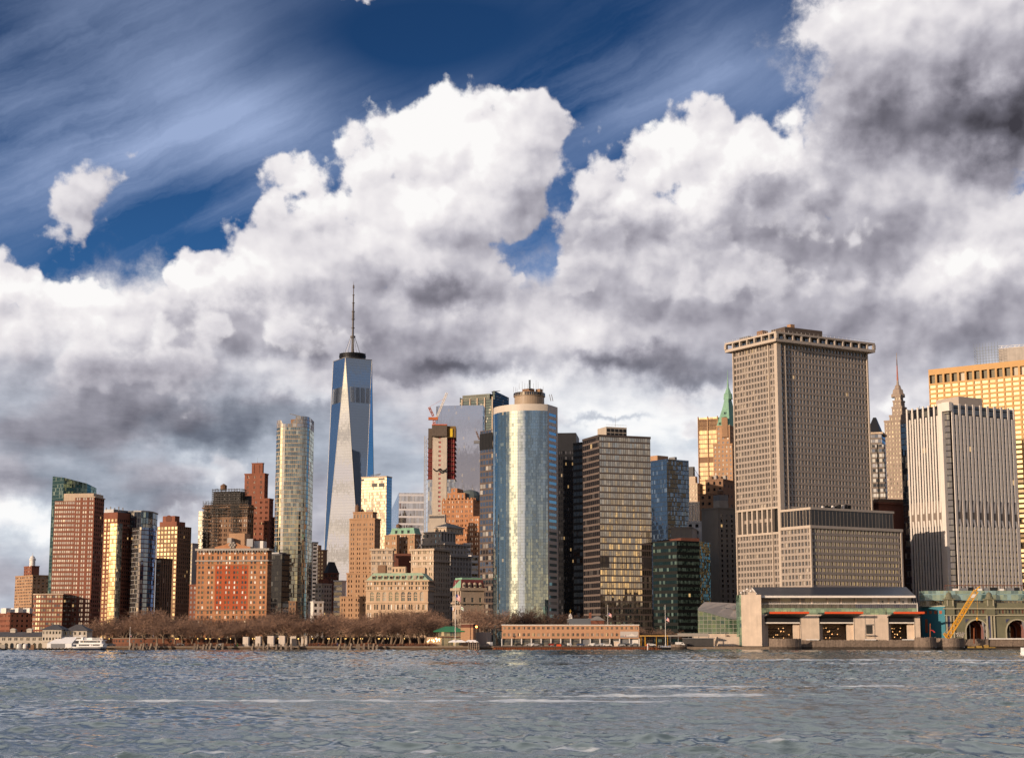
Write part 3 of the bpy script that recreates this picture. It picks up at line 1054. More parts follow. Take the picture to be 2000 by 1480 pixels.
# the orange and vermilion office building on the park
B = Bld('office_building', 'broad orange brick office building with a vermilion centre and a small pediment, facing the park', 'building', 1085)
wst = dict(bay=5.1, fl=3.36, ww=.60, wh=.54, dep=.35, n=2, gap=.26, m=pane('window_glass_mixed', base=(.01, .012, .015), refl=.13, blind=.27, tilt=.06, tint=(1, .96, .9), blindcol=(.85, .8, .72)))
y0 = 1085
T = 84
zs = lambda py: at(450, py, y0).z
pc, pr, pb, pl, zt = B.plan((523, 1073), 385, 531, T)
dv = Vector((pc[0] - pl[0], pc[1] - pl[1]))
cut = [0.0, 0.265, 0.735, 1.0]
zb1, zb2 = zs(1191), zs(1103)
for i in range(3):
    a = (pl[0] + dv.x * cut[i], pl[1] + dv.y * cut[i])
    b = (pl[0] + dv.x * cut[i + 1], pl[1] + dv.y * cut[i + 1])
    B.face(a, b, GZ, zb1, dict(wst, wh=.6), BRICK_ORANGE)
    B.face(a, b, zb1, zb2, dict(wst, wall2=BRICK_VERMIL if i == 1 else None), BRICK_ORANGE)
    B.face(a, b, zb2, zs(1094), dict(wst, wh=.62), BRICK_ORANGE)
    B.face(a, b, zs(1094), zt, dict(wst, fl=(zt - zs(1094)) / 2, wh=.66, sill=.2), BRICK_ORANGE)
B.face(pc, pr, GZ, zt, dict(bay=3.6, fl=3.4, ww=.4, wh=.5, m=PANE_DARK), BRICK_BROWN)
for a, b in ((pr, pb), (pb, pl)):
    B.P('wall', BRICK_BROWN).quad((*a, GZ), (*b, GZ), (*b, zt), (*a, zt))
B.P('roof', ROOF).poly([(*p, zt) for p in (pc, pr, pb, pl)])
pts = (pc, pr, pb, pl)
B.ledge(pts, zt - .5, zt + .9, 1.1, GREYSTONE)
B.ledge(pts, zs(1094) - .5, zs(1094) + .3, .8, GREYSTONE)
B.ledge(pts, zs(1101) - .3, zs(1101) + .2, .45, BRICK_ORANGE)
B.ledge(pts, zb1 - .4, zb1 + .2, .5, BRICK_BROWN)
# pediment with an emblem
a = Vector((pl[0] + dv.x * .25, pl[1] + dv.y * .25))
b = Vector((pl[0] + dv.x * .755, pl[1] + dv.y * .755))
n = Vector((dv.y, -dv.x)).normalized() * .3
mid = (a + b) / 2
pd = B.P('pediment', BRICK_ORANGE)
zp = zt + .9
prof = [(0, 0), (1, 0), (1, 1.0), (.74, 2.2), (.62, 3.6), (.38, 3.6), (.26, 2.2), (0, 1.0)]
fr = [(a.x + (b.x - a.x) * u + n.x, a.y + (b.y - a.y) * u + n.y, zp + h) for u, h in prof]
bk = [(p[0] - n.x * 8, p[1] - n.y * 8, p[2]) for p in fr]
pd.poly(fr)
for i in range(len(fr)):
    j = (i + 1) % len(fr)
    pd.quad(fr[j], fr[i], bk[i], bk[j])
em = B.P('emblem', GREYSTONE)
for k in range(7):
    t = k * math.pi / 3
    c = (mid.x + n.x * 2 + (1.7 * math.cos(t) if k < 6 else 0), mid.y + n.y * 2, zp + 2.2 + (1.5 * math.sin(t) if k < 6 else 0))
    em.lathe((c[0], c[1], c[2] - .9), [(.05, 0), (.8, .35), (.95, .9), (.8, 1.4), (.05, 1.8)], 8)
# brackets under the cornice
for k in range(26):
    p = (pl[0] + dv.x * (k + .5) / 26, pl[1] + dv.y * (k + .5) / 26)
    B.P('bracket', GREYSTONE).cbox((p[0] + n.x * 2.2, p[1] + n.y * 2.2, zt - 1.6), .5, .9, 1.1)
# rooftop houses
roofbox(B, (478, 1041), 447, 489, 80, 1105, zt, BRICK_TAN)
roofbox(B, (495, 1052), 483, 494, 80, 1097, zt, GREYMETAL, 'rooftop_unit')
roofbox(B, (514, 1056), 496, 521, 80, 1099, zt, WHITE, 'rooftop_unit')
roofbox(B, (452, 1050), 444, 462, 80, 1101, zt, GREYSTONE, 'rooftop_unit')
B.finish()

# black glass block
BLACKGL = curtain('black_curtain_wall', 1.6, 3.8, base=(.006, .006, .008), refl=.05, tint=(.7, .8, 1), mw=.25, mh=.9, mcol=(.012, .012, .015), tilt=.02, blind=.06, lit=.006, blindcol=(.1, .1, .1))
B = Bld('office_block', 'black glass office block right behind the orange and vermilion building', 'building', 1190)
B.vol((551, 1084), 520, 566, 60, GZ, BLACKGL, BLACKGL, STEEL, par=1.2)
roofbox(B, (545, 1078), 528, 560, 60, 1194, B.last[4], GREYMETAL)
B.finish()
B = Bld('brick_building', 'narrow brown block at the right foot of the black glass block', 'building', 1170)
B.vol((578, 1175), 564, 581, 75, GZ, dict(bay=3, fl=3.4, ww=.4, wh=.5, m=PANE_DARK), None, BRICK_BROWN, par=.6)
B.finish(singles=20)

# scaffolded tower
B = Bld('scaffolded_tower', 'dark brown stone tower wrapped in scaffolding, with a water tank on top', 'building', 1290)
wst = dict(bay=3.9, fl=3.7, ww=.56, wh=.56, dep=.4, n=2, gap=.3, m=MATS['window_glass_mixed'])
B.vol((484, 984), 399, 496, 76, GZ, wst, dict(wst, n=1), BRICK_BROWN)
pc, pr, pb, pl, z = B.last
B.ledge((pc, pr, pb, pl), z - 3, z - 2, 1.4, BRICK_BROWN)
B.vol((470, 960), 417, 479, 76, z, dict(bay=4, fl=3.5, ww=.4, wh=.4), None, STEEL, y=1296)
z2 = B.last[4]
tank(B, 437, 944, 960, 13, 1302)
sc_ = B.P('scaffold', solid('scaffold_steel', (.035, .03, .028), .7, .3))
d1, d2 = Vector((pc[0] - pl[0], pc[1] - pl[1])), Vector((pr[0] - pc[0], pr[1] - pc[1]))
n1 = Vector((d1.y, -d1.x)).normalized() * 1.6


def scaffold(mb, a, d, n, za, zb, nx, dz, w=.16):
    for i in range(nx + 1):
        for off in (.5, 1.5):
            p = Vector(a) + d * (i / nx) + n * off
            mb.bar((p.x, p.y, za), (p.x, p.y, zb), w, n=3)
    k = 0
    zz = za
    while zz < zb:
        for off in (.5, 1.5):
            p, q = Vector(a) + n * off, Vector(a) + d + n * off
            mb.bar((p.x, p.y, zz), (q.x, q.y, zz), w, n=3)
        p = Vector(a) + d * ((k * 3 % nx) / nx) + n * 1.5
        q = Vector(a) + d * (((k * 3 % nx) + 1) / nx) + n * 1.5
        mb.bar((p.x, p.y, zz), (q.x, q.y, min(zb, zz + dz)), w, n=3)
        zz += dz
        k += 1


scaffold(sc_, pl, d1 * .12, n1, GZ + 40, z + 3, 2, 2.2)
scaffold(sc_, Vector(pl) + d1 * .12, d1 * .9, n1, z - 9, z + 3, 16, 2.0)
scaffold(sc_, Vector(pl) + d1 * .2, d1 * .14, n1, GZ + 55, z, 3, 2.4)
scaffold(sc_, Vector(pl) + d1 * .66, d1 * .16, n1, GZ + 55, z, 3, 2.4)
scaffold(sc_, Vector(pl) + d1 * .12, d1 * .42, n1, GZ + 50, GZ + 66, 9, 2.0)
pc2, pr2, pb2, pl2, _ = B.last
e1 = Vector((pc2[0] - pl2[0], pc2[1] - pl2[1]))
scaffold(sc_, pl2, e1, n1, z, z2 + 2.5, 10, 1.7, .2)
scaffold(sc_, pc2, Vector((pr2[0] - pc2[0], pr2[1] - pc2[1])), Vector((d1.x, d1.y)).normalized(), z, z2 + 2.5, 4, 1.7, .2)
NETM = solid('scaffold_net', (.05, .045, .04), .9, .3)
for f0, f1, za, zb in ((.0, .13, 46, z - 6), (.28, .5, z - 7.5, z - 1.5), (.62, .8, z - 9, z + 1)):
    a, b = Vector(pl) + d1 * f0 + n1 * 1.2, Vector(pl) + d1 * f1 + n1 * 1.2
    zz = za
    net = B.P('scaffold_net', NETM)
    while zz < zb:
        net.quad((a.x, a.y, zz), (b.x, b.y, zz), (b.x, b.y, zz + 1.2), (a.x, a.y, zz + 1.2))
        zz += 3.1
roofbox(B, (492, 968), 478, 492, 76, 1306, z, GREYMETAL, 'rooftop_unit')
B.finish()
B = Bld('glass_tower', 'pale mirrored glass slab showing along the left edge of the scaffolded tower', 'building', 1420)
B.vol((398, 998), 388, 410, 70, GZ, curtain('pale_mirror', 1.6, 3.2, base=(.1, .1, .1), refl=.5, mw=.2, mh=.5, mcol=(.3, .28, .26), tilt=.05, blind=.3), None, WHITE)
B.finish()

# red brick setback skyscraper
B = Bld('brick_skyscraper', 'tall stepped red brick skyscraper with blind upper shaft, left of the curved gold glass tower', 'building', 1340)
st = dict(bay=6.2, fl=4.2, ww=.26, wh=.5, dep=.4, n=2, gap=.2, m=MATS['window_glass_mixed'])
B.vol((526, 975), 484, 534, 74, GZ, dict(bay=5, fl=4.2, ww=.4, wh=.42, dep=.4, n=2, gap=.2), dict(st, m=PANE_DARK), BRICK_RED, par=1)
z = B.last[4]
B.vol((517, 926), 478, 524, 74, z - 30, st, dict(st, m=PANE_DARK), BRICK_RED, y=1343, par=1)
z = B.last[4]
B.vol((513, 905), 492, 515.5, 78, z, dict(bay=4, fl=22, ww=.1, wh=.8, dep=.5, m=PANE_DARK, sill=.1), None, BRICK_RED, y=1349, par=.6)
a = at(503, 905, 1352)
B.P('antenna', GREYMETAL).bar(a, a + Vector((0, 0, 5)), .15, .05)
B.finish()
B = Bld('brick_building', 'dark brown stepped block tucked between the red skyscraper and the curved gold glass tower', 'building', 1330)
st = dict(bay=4.5, fl=3.6, ww=.4, wh=.5, dep=.3, m=PANE_DARK)
B.vol((545, 1011), 530, 550, 72, GZ, st, st, BRICK_DARK, par=.8)
B.vol((552, 1026), 536, 556, 72, GZ, st, st, BRICK_BROWN, y=1322, par=.8)
B.vol((557, 1056), 538, 561, 72, GZ, st, st, BRICK_BROWN, y=1316, par=.8)
B.finish(singles=60)

# curved gold and teal glass tower
FIFTY = curtain('gold_teal_curtain_wall', 1.55, 3.35, base=(.018, .035, .038), refl=.42, tint=(.92, .97, .88), mw=.09, mh=.42, mcol=(.50, .36, .22), tilt=.028, blind=.22, blindcol=(.28, .3, .25), wob=.006, colt=.08)
B = Bld('glass_tower', 'slender rounded glass tower with an open slanted crown, gold at left and teal at right', 'building', 1300)
pts = []
xl, xr = at(540, 900, 1312).x, at(605.5, 900, 1312).x
cx_, rx, ry = (xl + xr) / 2, (xr - xl) / 2, 15.0
for k in range(21):
    t = math.pi + math.pi * k / 20
    # squarish superellipse front
    ct, s_ = math.cos(t), math.sin(t)
    pts.append((cx_ + rx * math.copysign(abs(ct) ** .55, ct), 1312 + ry * math.copysign(abs(s_) ** .75, s_)))
pts += [(xr, 1334), (xl, 1334)]
z0 = at(575, 834, 1297).z
zl, zr = at(541, 823, 1312).z, at(604, 816, 1312).z
gl = B.P('glazing', FIFTY)
gl.prism(pts, GZ, z0, True)
cr = B.P('crown', curtain('crown_glass', 1.55, 3.0, base=(.2, .2, .2), refl=.4, mw=.35, mh=.4, mcol=(.3, .24, .19), tilt=.03, blind=.4, seed=3.))
n = len(pts)
for i in range(n - 2):
    p, q = pts[i], pts[i + 1]
    f = lambda x: z0 + (zl - z0) * (1 if x < cx_ - rx * .6 else .45 if x < cx_ + rx * .2 else 1.25) * (.9 + .1 * (x - xl) / (xr - xl)) + (1.0 if x > cx_ + rx * .2 else 0)
    zz0, zz1 = f(p[0]), f(q[0])
    u0 = i * 2.3
    cr.quad((*p, z0), (*q, z0), (*q, zz1), (*p, zz0), ((u0, 0), (u0 + 2.3, 0), (u0 + 2.3, zz1 - z0), (u0, zz0 - z0)))
roofbox(B, (586, 818), 568, 588, 70, 1316, z0, BRICK_BROWN)
cn = B.P('roof_crane', GREYMETAL)
a = at(578, 818, 1318)
cn.bar(a, at(579, 812, 1318), .5, .4)
cn.bar(at(566, 808, 1318), at(586, 813, 1318), .35, .6)
cn.bar(at(586, 812, 1318), at(584, 818, 1318), .7, .5)
B.finish()

# small buildings between the two glass towers
for (nm, lab, C, L, R, th, y, wm, stl, str_) in (
    ('apartment_block', 'white and dark striped apartment block with balconies, right of the curved gold glass tower', (611, 1060), 602, 621, 30, 1420, STEEL, None, dict(bay=5, fl=3.2, ww=.8, wh=.45, dep=.5, wall2=WHITE, m=PANE_DARK)),
    ('brick_building', 'brown block with an orange lit edge, left of the tall tapering skyscraper', (632, 1075), 614, 639, 62, 1500, BRICK_BROWN, dict(bay=3.5, fl=3.4, ww=.5, wh=.5, m=PANE_DARK), None),
    ('office_block', 'low white block with square windows, just above the bare trees', (612, 1176), 602, 632, 25, 1200, WHITE, None, dict(bay=3.3, fl=4.2, ww=.6, wh=.55, dep=.4)),
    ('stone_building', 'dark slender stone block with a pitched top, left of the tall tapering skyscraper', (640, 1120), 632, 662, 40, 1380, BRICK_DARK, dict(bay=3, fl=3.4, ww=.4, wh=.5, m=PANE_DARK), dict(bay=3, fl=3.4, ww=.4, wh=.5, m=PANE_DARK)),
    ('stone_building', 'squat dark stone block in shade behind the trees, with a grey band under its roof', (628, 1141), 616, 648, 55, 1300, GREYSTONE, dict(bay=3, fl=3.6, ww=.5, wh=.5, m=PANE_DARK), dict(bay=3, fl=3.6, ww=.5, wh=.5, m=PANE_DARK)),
    ('office_block', 'small black and white banded office block left of the tan skyscraper', (668, 1135), 652, 676, 70, 1290, WHITE, dict(bay=30, fl=3.9, ww=.98, wh=.62, dep=.3, m=PANE_DARK), None)):
    B = Bld(nm, lab, 'building', y)
    B.vol(C, L, R, th, GZ, stl, str_, wm, par=.9)
    if 'pitched' in lab:
        B.P('pitched_roof', STEEL).hip(B.last[:4], B.last[4] + .9, B.last[4] + 10, .6)
    if 'grey band' in lab:
        roofbox(B, (632, 1130), 622, 642, 55, y + 4, B.last[4], BRICK_DARK)
    if 'orange lit' in lab:
        roofbox(B, (622, 1064), 614, 628, 62, y + 4, B.last[4], BRICK_TAN)
    B.finish(singles=60)

# tapering skyscraper with spire
WTC_GL = curtain('tall_tower_glass', 1.52, 4.05, base=(.022, .042, .08), refl=.46, tint=(.80, .90, 1.0), mw=.07, mh=.12, mcol=(.06, .07, .09), tilt=.004, blind=.0, lit=0.0, wob=.003)
EDGE = mat('steel_edge', lambda b: S(b, col=(.30, .29, .28, 1), metal=.6, rough=.55))
B = Bld('spire_skyscraper', 'tallest skyscraper of blue mirror glass, with long tapering triangular faces and a mast', 'skyscraper', 2450)
Y0 = 2450
top = at(676.5, 698, Y0)
ht = 31.0
ang = math.radians(-14.4)
ctr_ = at(688.5, 700, Y0 + 24)
c0 = Vector((ctr_.x, Y0 + 24))
ax, ay = Vector((math.cos(ang), math.sin(ang))), Vector((-math.sin(ang), math.cos(ang)))
bs = [c0 + ax * (i * ht) + ay * (j * ht) for i, j in ((-1, -1), (1, -1), (1, 1), (-1, 1))]
tp = [c0 - ay * ht, c0 + ax * ht, c0 + ay * ht, c0 - ax * ht]
zt, zb = at(tp[0].x * 0 + 676.5, 698, tp[0].y).z, 58.0
gl = B.P('glazing', WTC_GL)


def uvtri(p3, o, ux):
    return [((p[0] - o.x) * ux.x + (p[1] - o.y) * ux.y + 40, p[2]) for p in p3]


for i in range(4):
    j = (i + 1) % 4
    a, b = bs[i], bs[j]
    ux = (b - a).normalized()
    t = [(*a, zb), (*b, zb), (*tp[i], zt)]
    gl.poly(t, uvtri(t, a, ux))
    ux2 = (tp[j] - tp[i]).normalized()
    t = [(*b, zb), (*tp[j], zt), (*tp[i], zt)]
    gl.poly(t, uvtri(t, tp[i], ux2))
    B.P('base', GREYMETAL).quad((*a, GZ), (*b, GZ), (*b, zb), (*a, zb))
e = B.P('edge_trim', EDGE)
for i in range(4):
    e.bar((*bs[i], zb), (*tp[i], zt), .3, .35)
    e.bar((*bs[(i + 1) % 4], zb), (*tp[i], zt), .3, .35)
    e.bar((*tp[i], zt), (*tp[(i + 1) % 4], zt), .6, .6)
B.P('roof', ROOF).poly([(*p, zt) for p in tp])
# louvred mechanical floors: fins on the two upper faces
LOUV = solid('louvre_grey', (.10, .12, .16), .5, .2, metal=.3)
zv0, zv1 = at(700, 786, Y0).z, at(700, 756, Y0).z
for i in (3, 0):
    fins = B.P('louvre', LOUV)
    j = (i + 1) % 4
    A, Bp, Cp = Vector((*tp[i], zt)), Vector((*tp[j], zt)), Vector((*bs[j], zb))
    nrm = (Cp - A).cross(Bp - A).normalized()
    if nrm.y > 0:
        nrm = -nrm
    for k in range(26):
        if k % 7 == 6:
            continue
        def pt(z):
            s_ = (zt - z) / (zt - zb)
            l = A + (Cp - A) * s_
            r = Bp + (Cp - Bp) * s_
            f = .12 + .82 * k / 25
            return l + (r - l) * f + nrm * .35
        fins.bar(pt(zv0), pt(zv1), .28, .28, 4)
cxy = (c0.x, c0.y)
rg = B.P('communications_ring', STEEL)
zr = zt + 1
for r_, h0, h1 in ((20, 1.0, 3.2), (20.5, 4.6, 6.0), (20, 7.6, 8.8)):
    rg.lathe((*cxy, zr), [(r_ - .8, h0), (r_, h0), (r_, h1), (r_ - .8, h1), (r_ - .8, h0)], 40)
for k in range(28):
    t = k * 2 * math.pi / 28
    p = (cxy[0] + 19.6 * math.cos(t), cxy[1] + 19.6 * math.sin(t))
    rg.bar((*p, zr), (*p, zr + (9.4 + 1.8 * (k % 3 == 0))), .22, .18)
rg.lathe((*cxy, zr), [(15, 0), (15, 4.5), (6, 6), (6, 9)], 24)
ms = B.P('mast', solid('mast_steel', (.12, .11, .11), .5, .25, metal=.4))
zm = at(688.5, 550, Y0 + 24).z
hm = zm - zr
prof = [(2.4, 6), (1.9, hm * .28), (3.9, hm * .285), (3.9, hm * .305), (1.6, hm * .31), (1.5, hm * .40), (2.6, hm * .402), (2.6, hm * .412), (1.5, hm * .415), (1.45, hm * .51), (2.5, hm * .512), (2.5, hm * .522), (1.8, hm * .525),
        (1.8, hm * .61), (2.4, hm * .612), (2.4, hm * .622), (1.2, hm * .625), (1.3, hm * .72), (2.0, hm * .722), (2.0, hm * .73), (1.0, hm * .735), (1.0, hm * .82), (1.7, hm * .822), (1.7, hm * .83), (.7, hm * .835), (.6, hm * .91), (1.3, hm * .915), (1.2, hm * .95), (.4, hm * .955), (.1, hm)]
ms.lathe((*cxy, zr), prof, 10)
cb = B.P('mast_stay', GREYMETAL)
for k in range(8):
    t = k * math.pi / 4 + .3
    cb.bar((cxy[0] + 14 * math.cos(t), cxy[1] + 14 * math.sin(t), zr + 5), (cxy[0] + 3.4 * math.cos(t), cxy[1] + 3.4 * math.sin(t), zr + hm * .29), .28, n=3)
B.finish()

# gold glass tower with two dark openings near its top
GOLD2 = curtain('gold_grid_wall', 1.7, 3.6, base=(.08, .07, .06), refl=.5, tint=(1, .95, .88), mw=.3, mh=.7, mcol=(.50, .40, .30), tilt=.03, blind=.25)
BLUEG = curtain('blue_grid_wall', 1.6, 3.6, base=(.02, .035, .06), refl=.35, tint=(.7, .85, 1), mw=.1, mh=.3, mcol=(.05, .06, .08), tilt=.03)
B = Bld('glass_tower', 'gold glass tower with two dark openings near its top, right of the tallest skyscraper', 'building', 2000)
B.vol((755, 931), 706, 765.5, 68, GZ, GOLD2, BLUEG, LIME, par=1.2)
pc, pr, pb, pl, z = B.last
d = Vector((pc[0] - pl[0], pc[1] - pl[1]))
n = Vector((d.y, -d.x)).normalized() * .25
for f0, f1, y0_, y1_ in ((.43, .63, 950, 943), (.70, .92, 950, 943), (.0, .1, 937, 933.5), (.68, .93, 936, 933)):
    za, zb_ = at(720, y0_, 2000).z, at(720, y1_, 2000).z
    a, b = Vector(pl) + d * f0 + n, Vector(pl) + d * f1 + n
    B.P('opening', BLACK).prism((a, b, b - n * 2, a - n * 2), za, zb_, True, True)
cn = B.P('roof_crane', GREYMETAL)
cn.bar(at(730, 930, 2012), at(742, 927, 2012), .6, .6)
cn.bar(at(724, 928, 2012), at(744, 925, 2012), .4, .7)
B.finish()

# banded mirror building
BAND = curtain('banded_mirror_wall', 1.6, 9.2, base=(.1, .1, .1), refl=.8, tint=(1, .96, .94), mw=.1, mh=2.4, mcol=(.62, .60, .62), tilt=.02, blind=.1)
B = Bld('glass_building', 'broad mirror glass building with white floor bands, right of the gold glass tower', 'building', 2100)
B.vol((779, 962), 765, 829, 6, GZ, BLUEG, BAND, WHITE)
B.finish()

# tower under construction
REDNET = solid('red_netting', (.32, .035, .04), .85, .35, .3)
B = Bld('unfinished_tower', 'unfinished concrete tower with red netting on both sides and dark formwork on top', 'building', 1550)
B.vol((873, 850), 845, 874, 75, GZ, dict(bay=9.5, fl=4.3, ww=.26, wh=.45, dep=.5, m=pane('red_opening', base=(.25, .03, .035), refl=.05, blind=.0, lit=0), edge=2.5), None, CONC)
zc = B.last[4]
slab = B.P('floor_slab', solid('red_slab', (.24, .085, .07), .85, .3))
net = B.P('safety_net', REDNET)
gl = B.P('glazing', curtain('new_glass', 1.6, 4.3, base=(.06, .08, .1), refl=.75, tint=(1, .96, .92), mw=.15, mh=.25, mcol=(.3, .3, .3), tilt=.04))
zg = at(860, 935, 1550).z
for x0, x1, yy in ((836, 846, 1556), (873, 889, 1554)):
    a, b = at(x0, 900, yy), at(x1, 900, yy)
    gl.prism(((a.x, yy), (b.x, yy), (b.x, yy + 24), (a.x, yy + 24)), GZ, zg)
    zz = zg
    while zz < zc - 2:
        slab.prism(((a.x - .6, yy - .6), (b.x + .6, yy - .6), (b.x + .6, yy + 24), (a.x - .6, yy + 24)), zz, zz + .3, True, True)
        net.prism(((a.x + .4, yy + .3), (b.x - .4, yy + .3), (b.x - .4, yy + 20), (a.x + .4, yy + 20)), zz + .45, zz + 3.2)
        for k in range(4):
            x = a.x + (b.x - a.x) * (k + .2) / 4
            slab.bar((x, yy - .4, zz), (x, yy - .4, zz + 4.3), .3)
        zz += 4.3
fm = B.P('formwork', solid('formwork_panel', (.11, .085, .07), .8, .4, .6))
zf = at(860, 829, 1550).z
a, b = at(843.5, 840, 1548), at(873, 840, 1548)
fm.prism(((a.x, 1547.5), (b.x, 1547.5), (b.x, 1572), (a.x, 1572)), zc - 1, zf - .8, True, True)
B.P('orange_rail', solid('orange_paint', (.55, .12, .05), .7)).prism(((a.x, 1547), (b.x, 1547), (b.x, 1573), (a.x, 1573)), zf - .8, zf, True, True)
a, b = at(873.5, 840, 1550), at(890, 840, 1550)
B.P('formwork', solid('formwork_ochre', (.18, .11, .04), .8, .4, .6)).prism(((a.x, 1550), (b.x, 1550), (b.x, 1574), (a.x, 1574)), zc - 2, zf - 1.5, True, True)
a, b = at(879, 840, 1549), at(884, 840, 1549)
B.P('yellow_panel', solid('yellow_paint', (.62, .42, .03), .6)).prism(((a.x, 1549.2), (b.x, 1549.2), (b.x, 1550), (a.x, 1550)), zc - 1.5, zf - 4, True, True)
a, b = at(836.5, 840, 1555), at(843.5, 840, 1555)
B.P('formwork', MATS['formwork_panel']).prism(((a.x, 1555), (b.x, 1555), (b.x, 1576), (a.x, 1576)), zc - 12, zf - 3, True, True)
z1 = at(870, 917, 1550).z
for x0, x1 in ((846.5, 860), (860, 873)):
    bw_ = [at(x0 + (x1 - x0) * k / 6, 915 + 5 * math.sin(math.pi * k / 6), 1547) for k in range(7)]
    for p, q in zip(bw_, bw_[1:]):
        B.P('tarpaulin', BLACK).bar(p, q, .9, .9)
# hoist mast on the left side
hm = B.P('hoist_mast', solid('hoist_grey', (.42, .42, .44), .5, .2, metal=.3))
for x in (829.5, 832.5):
    a = at(x, 850 + (x - 829) * 2, 1556)
    hm.bar((a.x, 1556, GZ), a, .55, .55)
k = GZ + 20
while k < at(830, 855, 1556).z:
    hm.bar((at(829.5, 900, 1556).x, 1556, k), (at(836, 900, 1556).x, 1556, k + 2), .2, n=3)
    k += 4.5
B.finish()

CRANE_RED = solid('crane_orange', (.45, .13, .05), .6, .2)
CRANE_YEL = solid('crane_yellow', (.72, .36, .03), .6, .2)


def lattice(mb, a, b, w, n, t=.12):
    """a square lattice boom from a to b"""
    a, b = Vector(a), Vector(b)
    d = (b - a).normalized()
    x = d.cross(Vector((0, 0, 1)))
    if x.length < .05:
        x = Vector((1, 0, 0))
    x.normalize()
    y = d.cross(x)
    cs_ = [x * w / 2 + y * w / 2, x * w / 2 - y * w / 2, -x * w / 2 - y * w / 2, -x * w / 2 + y * w / 2]
    for c in cs_:
        mb.bar(a + c, b + c, t * 1.4, n=3)
    for k in range(n):
        p, q = a + (b - a) * (k / n), a + (b - a) * ((k + 1) / n)
        for i in range(4):
            mb.bar(p + cs_[i], q + cs_[(i + 1) % 4], t, n=3)
            if i % 2 == k % 2:
                mb.bar(p + cs_[i], p + cs_[(i + 1) % 4], t, n=3)


yk = 1560
base = at(848, 838, yk)
ck = thing('tower_crane', 'orange and white luffing tower crane standing on the unfinished red tower', 'crane', tuple(base))
m1, m2, m3, m4 = MB(), MB(), MB(), MB()
lattice(m1, base, at(848, 818, yk), 2.2, 5, .2)
m2.cbox(tuple(at(846, 820, yk)), 9, 3, 2.6)
lattice(m3, at(852, 818, yk), at(873, 767, yk), 1.6, 14, .2)
lattice(m4, at(846, 812, yk), at(838, 795, yk), 1.8, 5, .22)
m4.bar(at(838, 795, yk), at(868, 778, yk), .1, n=3)
part(m1, 'mast', CRANE_RED, ck)
part(m2, 'cab', CRANE_RED, ck)
part(m3, 'jib', WHITE, ck)
part(m4, 'counter_jib', CRANE_RED, ck)
base = at(937, 872, 1500)
ck = thing('tower_crane', 'small grey derrick crane against the grey mirror tower', 'crane', tuple(base))
m1, m3 = MB(), MB()
m1.cbox(tuple(at(933, 866, 1500)), 7, 3, 2.6)
m1.bar(base, at(937, 864, 1500), .7, .7)
lattice(m3, at(936, 858, 1500), at(930, 842, 1500), 1.0, 6, .16)
part(m1, 'cab', GREYMETAL, ck)
part(m3, 'jib', BRICK_BROWN, ck)

# grey mirror slab and ribbed dark tower behind it
SLAB = curtain('grey_mirror_wall', 1.5, 4.0, base=(.09, .09, .11), refl=.78, tint=(.92, .90, .95), mw=.06, mh=.08, mcol=(.2, .2, .22), tilt=.004, blind=.02, wob=.003, lit=0)
B = Bld('glass_tower', 'smooth grey mirror tower behind the unfinished red tower', 'building', 2300)
B.vol((943, 791), 855, 947, 84, GZ, SLAB, BLUEG, GREYMETAL)
roofbox(B, (862, 792), 852, 868, 40, 2306, B.last[4] - 30, SLAB, 'glass_end')
B.finish()
DKR = curtain('dark_blue_wall', 1.6, 4.2, base=(.012, .02, .03), refl=.05, tint=(.6, .85, 1), mw=.1, mh=1.2, mcol=(.05, .06, .075), tilt=.02)
B = Bld('office_tower', 'dark blue tower with pale ribs and a glass screen crown, behind the grey mirror tower', 'building', 2420)
B.vol((963, 779), 898, 994, 62, GZ, DKR, DKR, STEEL)
pc, pr, pb, pl, z = B.last
d = Vector((pc[0] - pl[0], pc[1] - pl[1]))
n = Vector((d.y, -d.x)).normalized()
for f in (.06, .3, .52, .74, .97):
    p = Vector(pl) + d * f
    B.P('rib', LIME).prism((p, p + d.normalized() * 1.8, p + d.normalized() * 1.8 + n * 1.2, p + n * 1.2)[::-1], GZ + 100, z + 3, True)
CROWN = curtain('screen_glass', 2.2, 4.0, base=(.05, .07, .075), refl=.05, mw=.3, mh=.6, mcol=(.05, .055, .06), tilt=.03, blind=.4, blindcol=(.12, .16, .16))
a, b = Vector(pl) + d * .08, Vector(pl) + d * .9
B.P('crown', CROWN).prism((a, b, b - n * 20, a - n * 20), z, at(930, 768, 2420).z)
a, b = Vector(pl), Vector(pl) + d * .06
B.P('crown', DKR).prism((a, b, b - n * 24, a - n * 24), z, [at(900, 771, 2420).z, at(900, 776, 2420).z] * 2)
dr = Vector((pr[0] - pc[0], pr[1] - pc[1]))
a, b = Vector(pc) + dr * .1, Vector(pr)
q = Vector((-dr.y, dr.x)).normalized() * 3
za, zb_ = at(975, 766, 2440).z, at(975, 772, 2440).z
B.P('crown', DKR).prism((a, b, b + q, a + q), z, [za, zb_, zb_, za])
cn = B.P('roof_crane', STEEL)
cn.bar(at(962, 778, 2430), at(962, 765, 2430), .8, .8)
cn.bar(at(960, 765, 2430), at(977, 763, 2430), .7, .5)
B.finish()

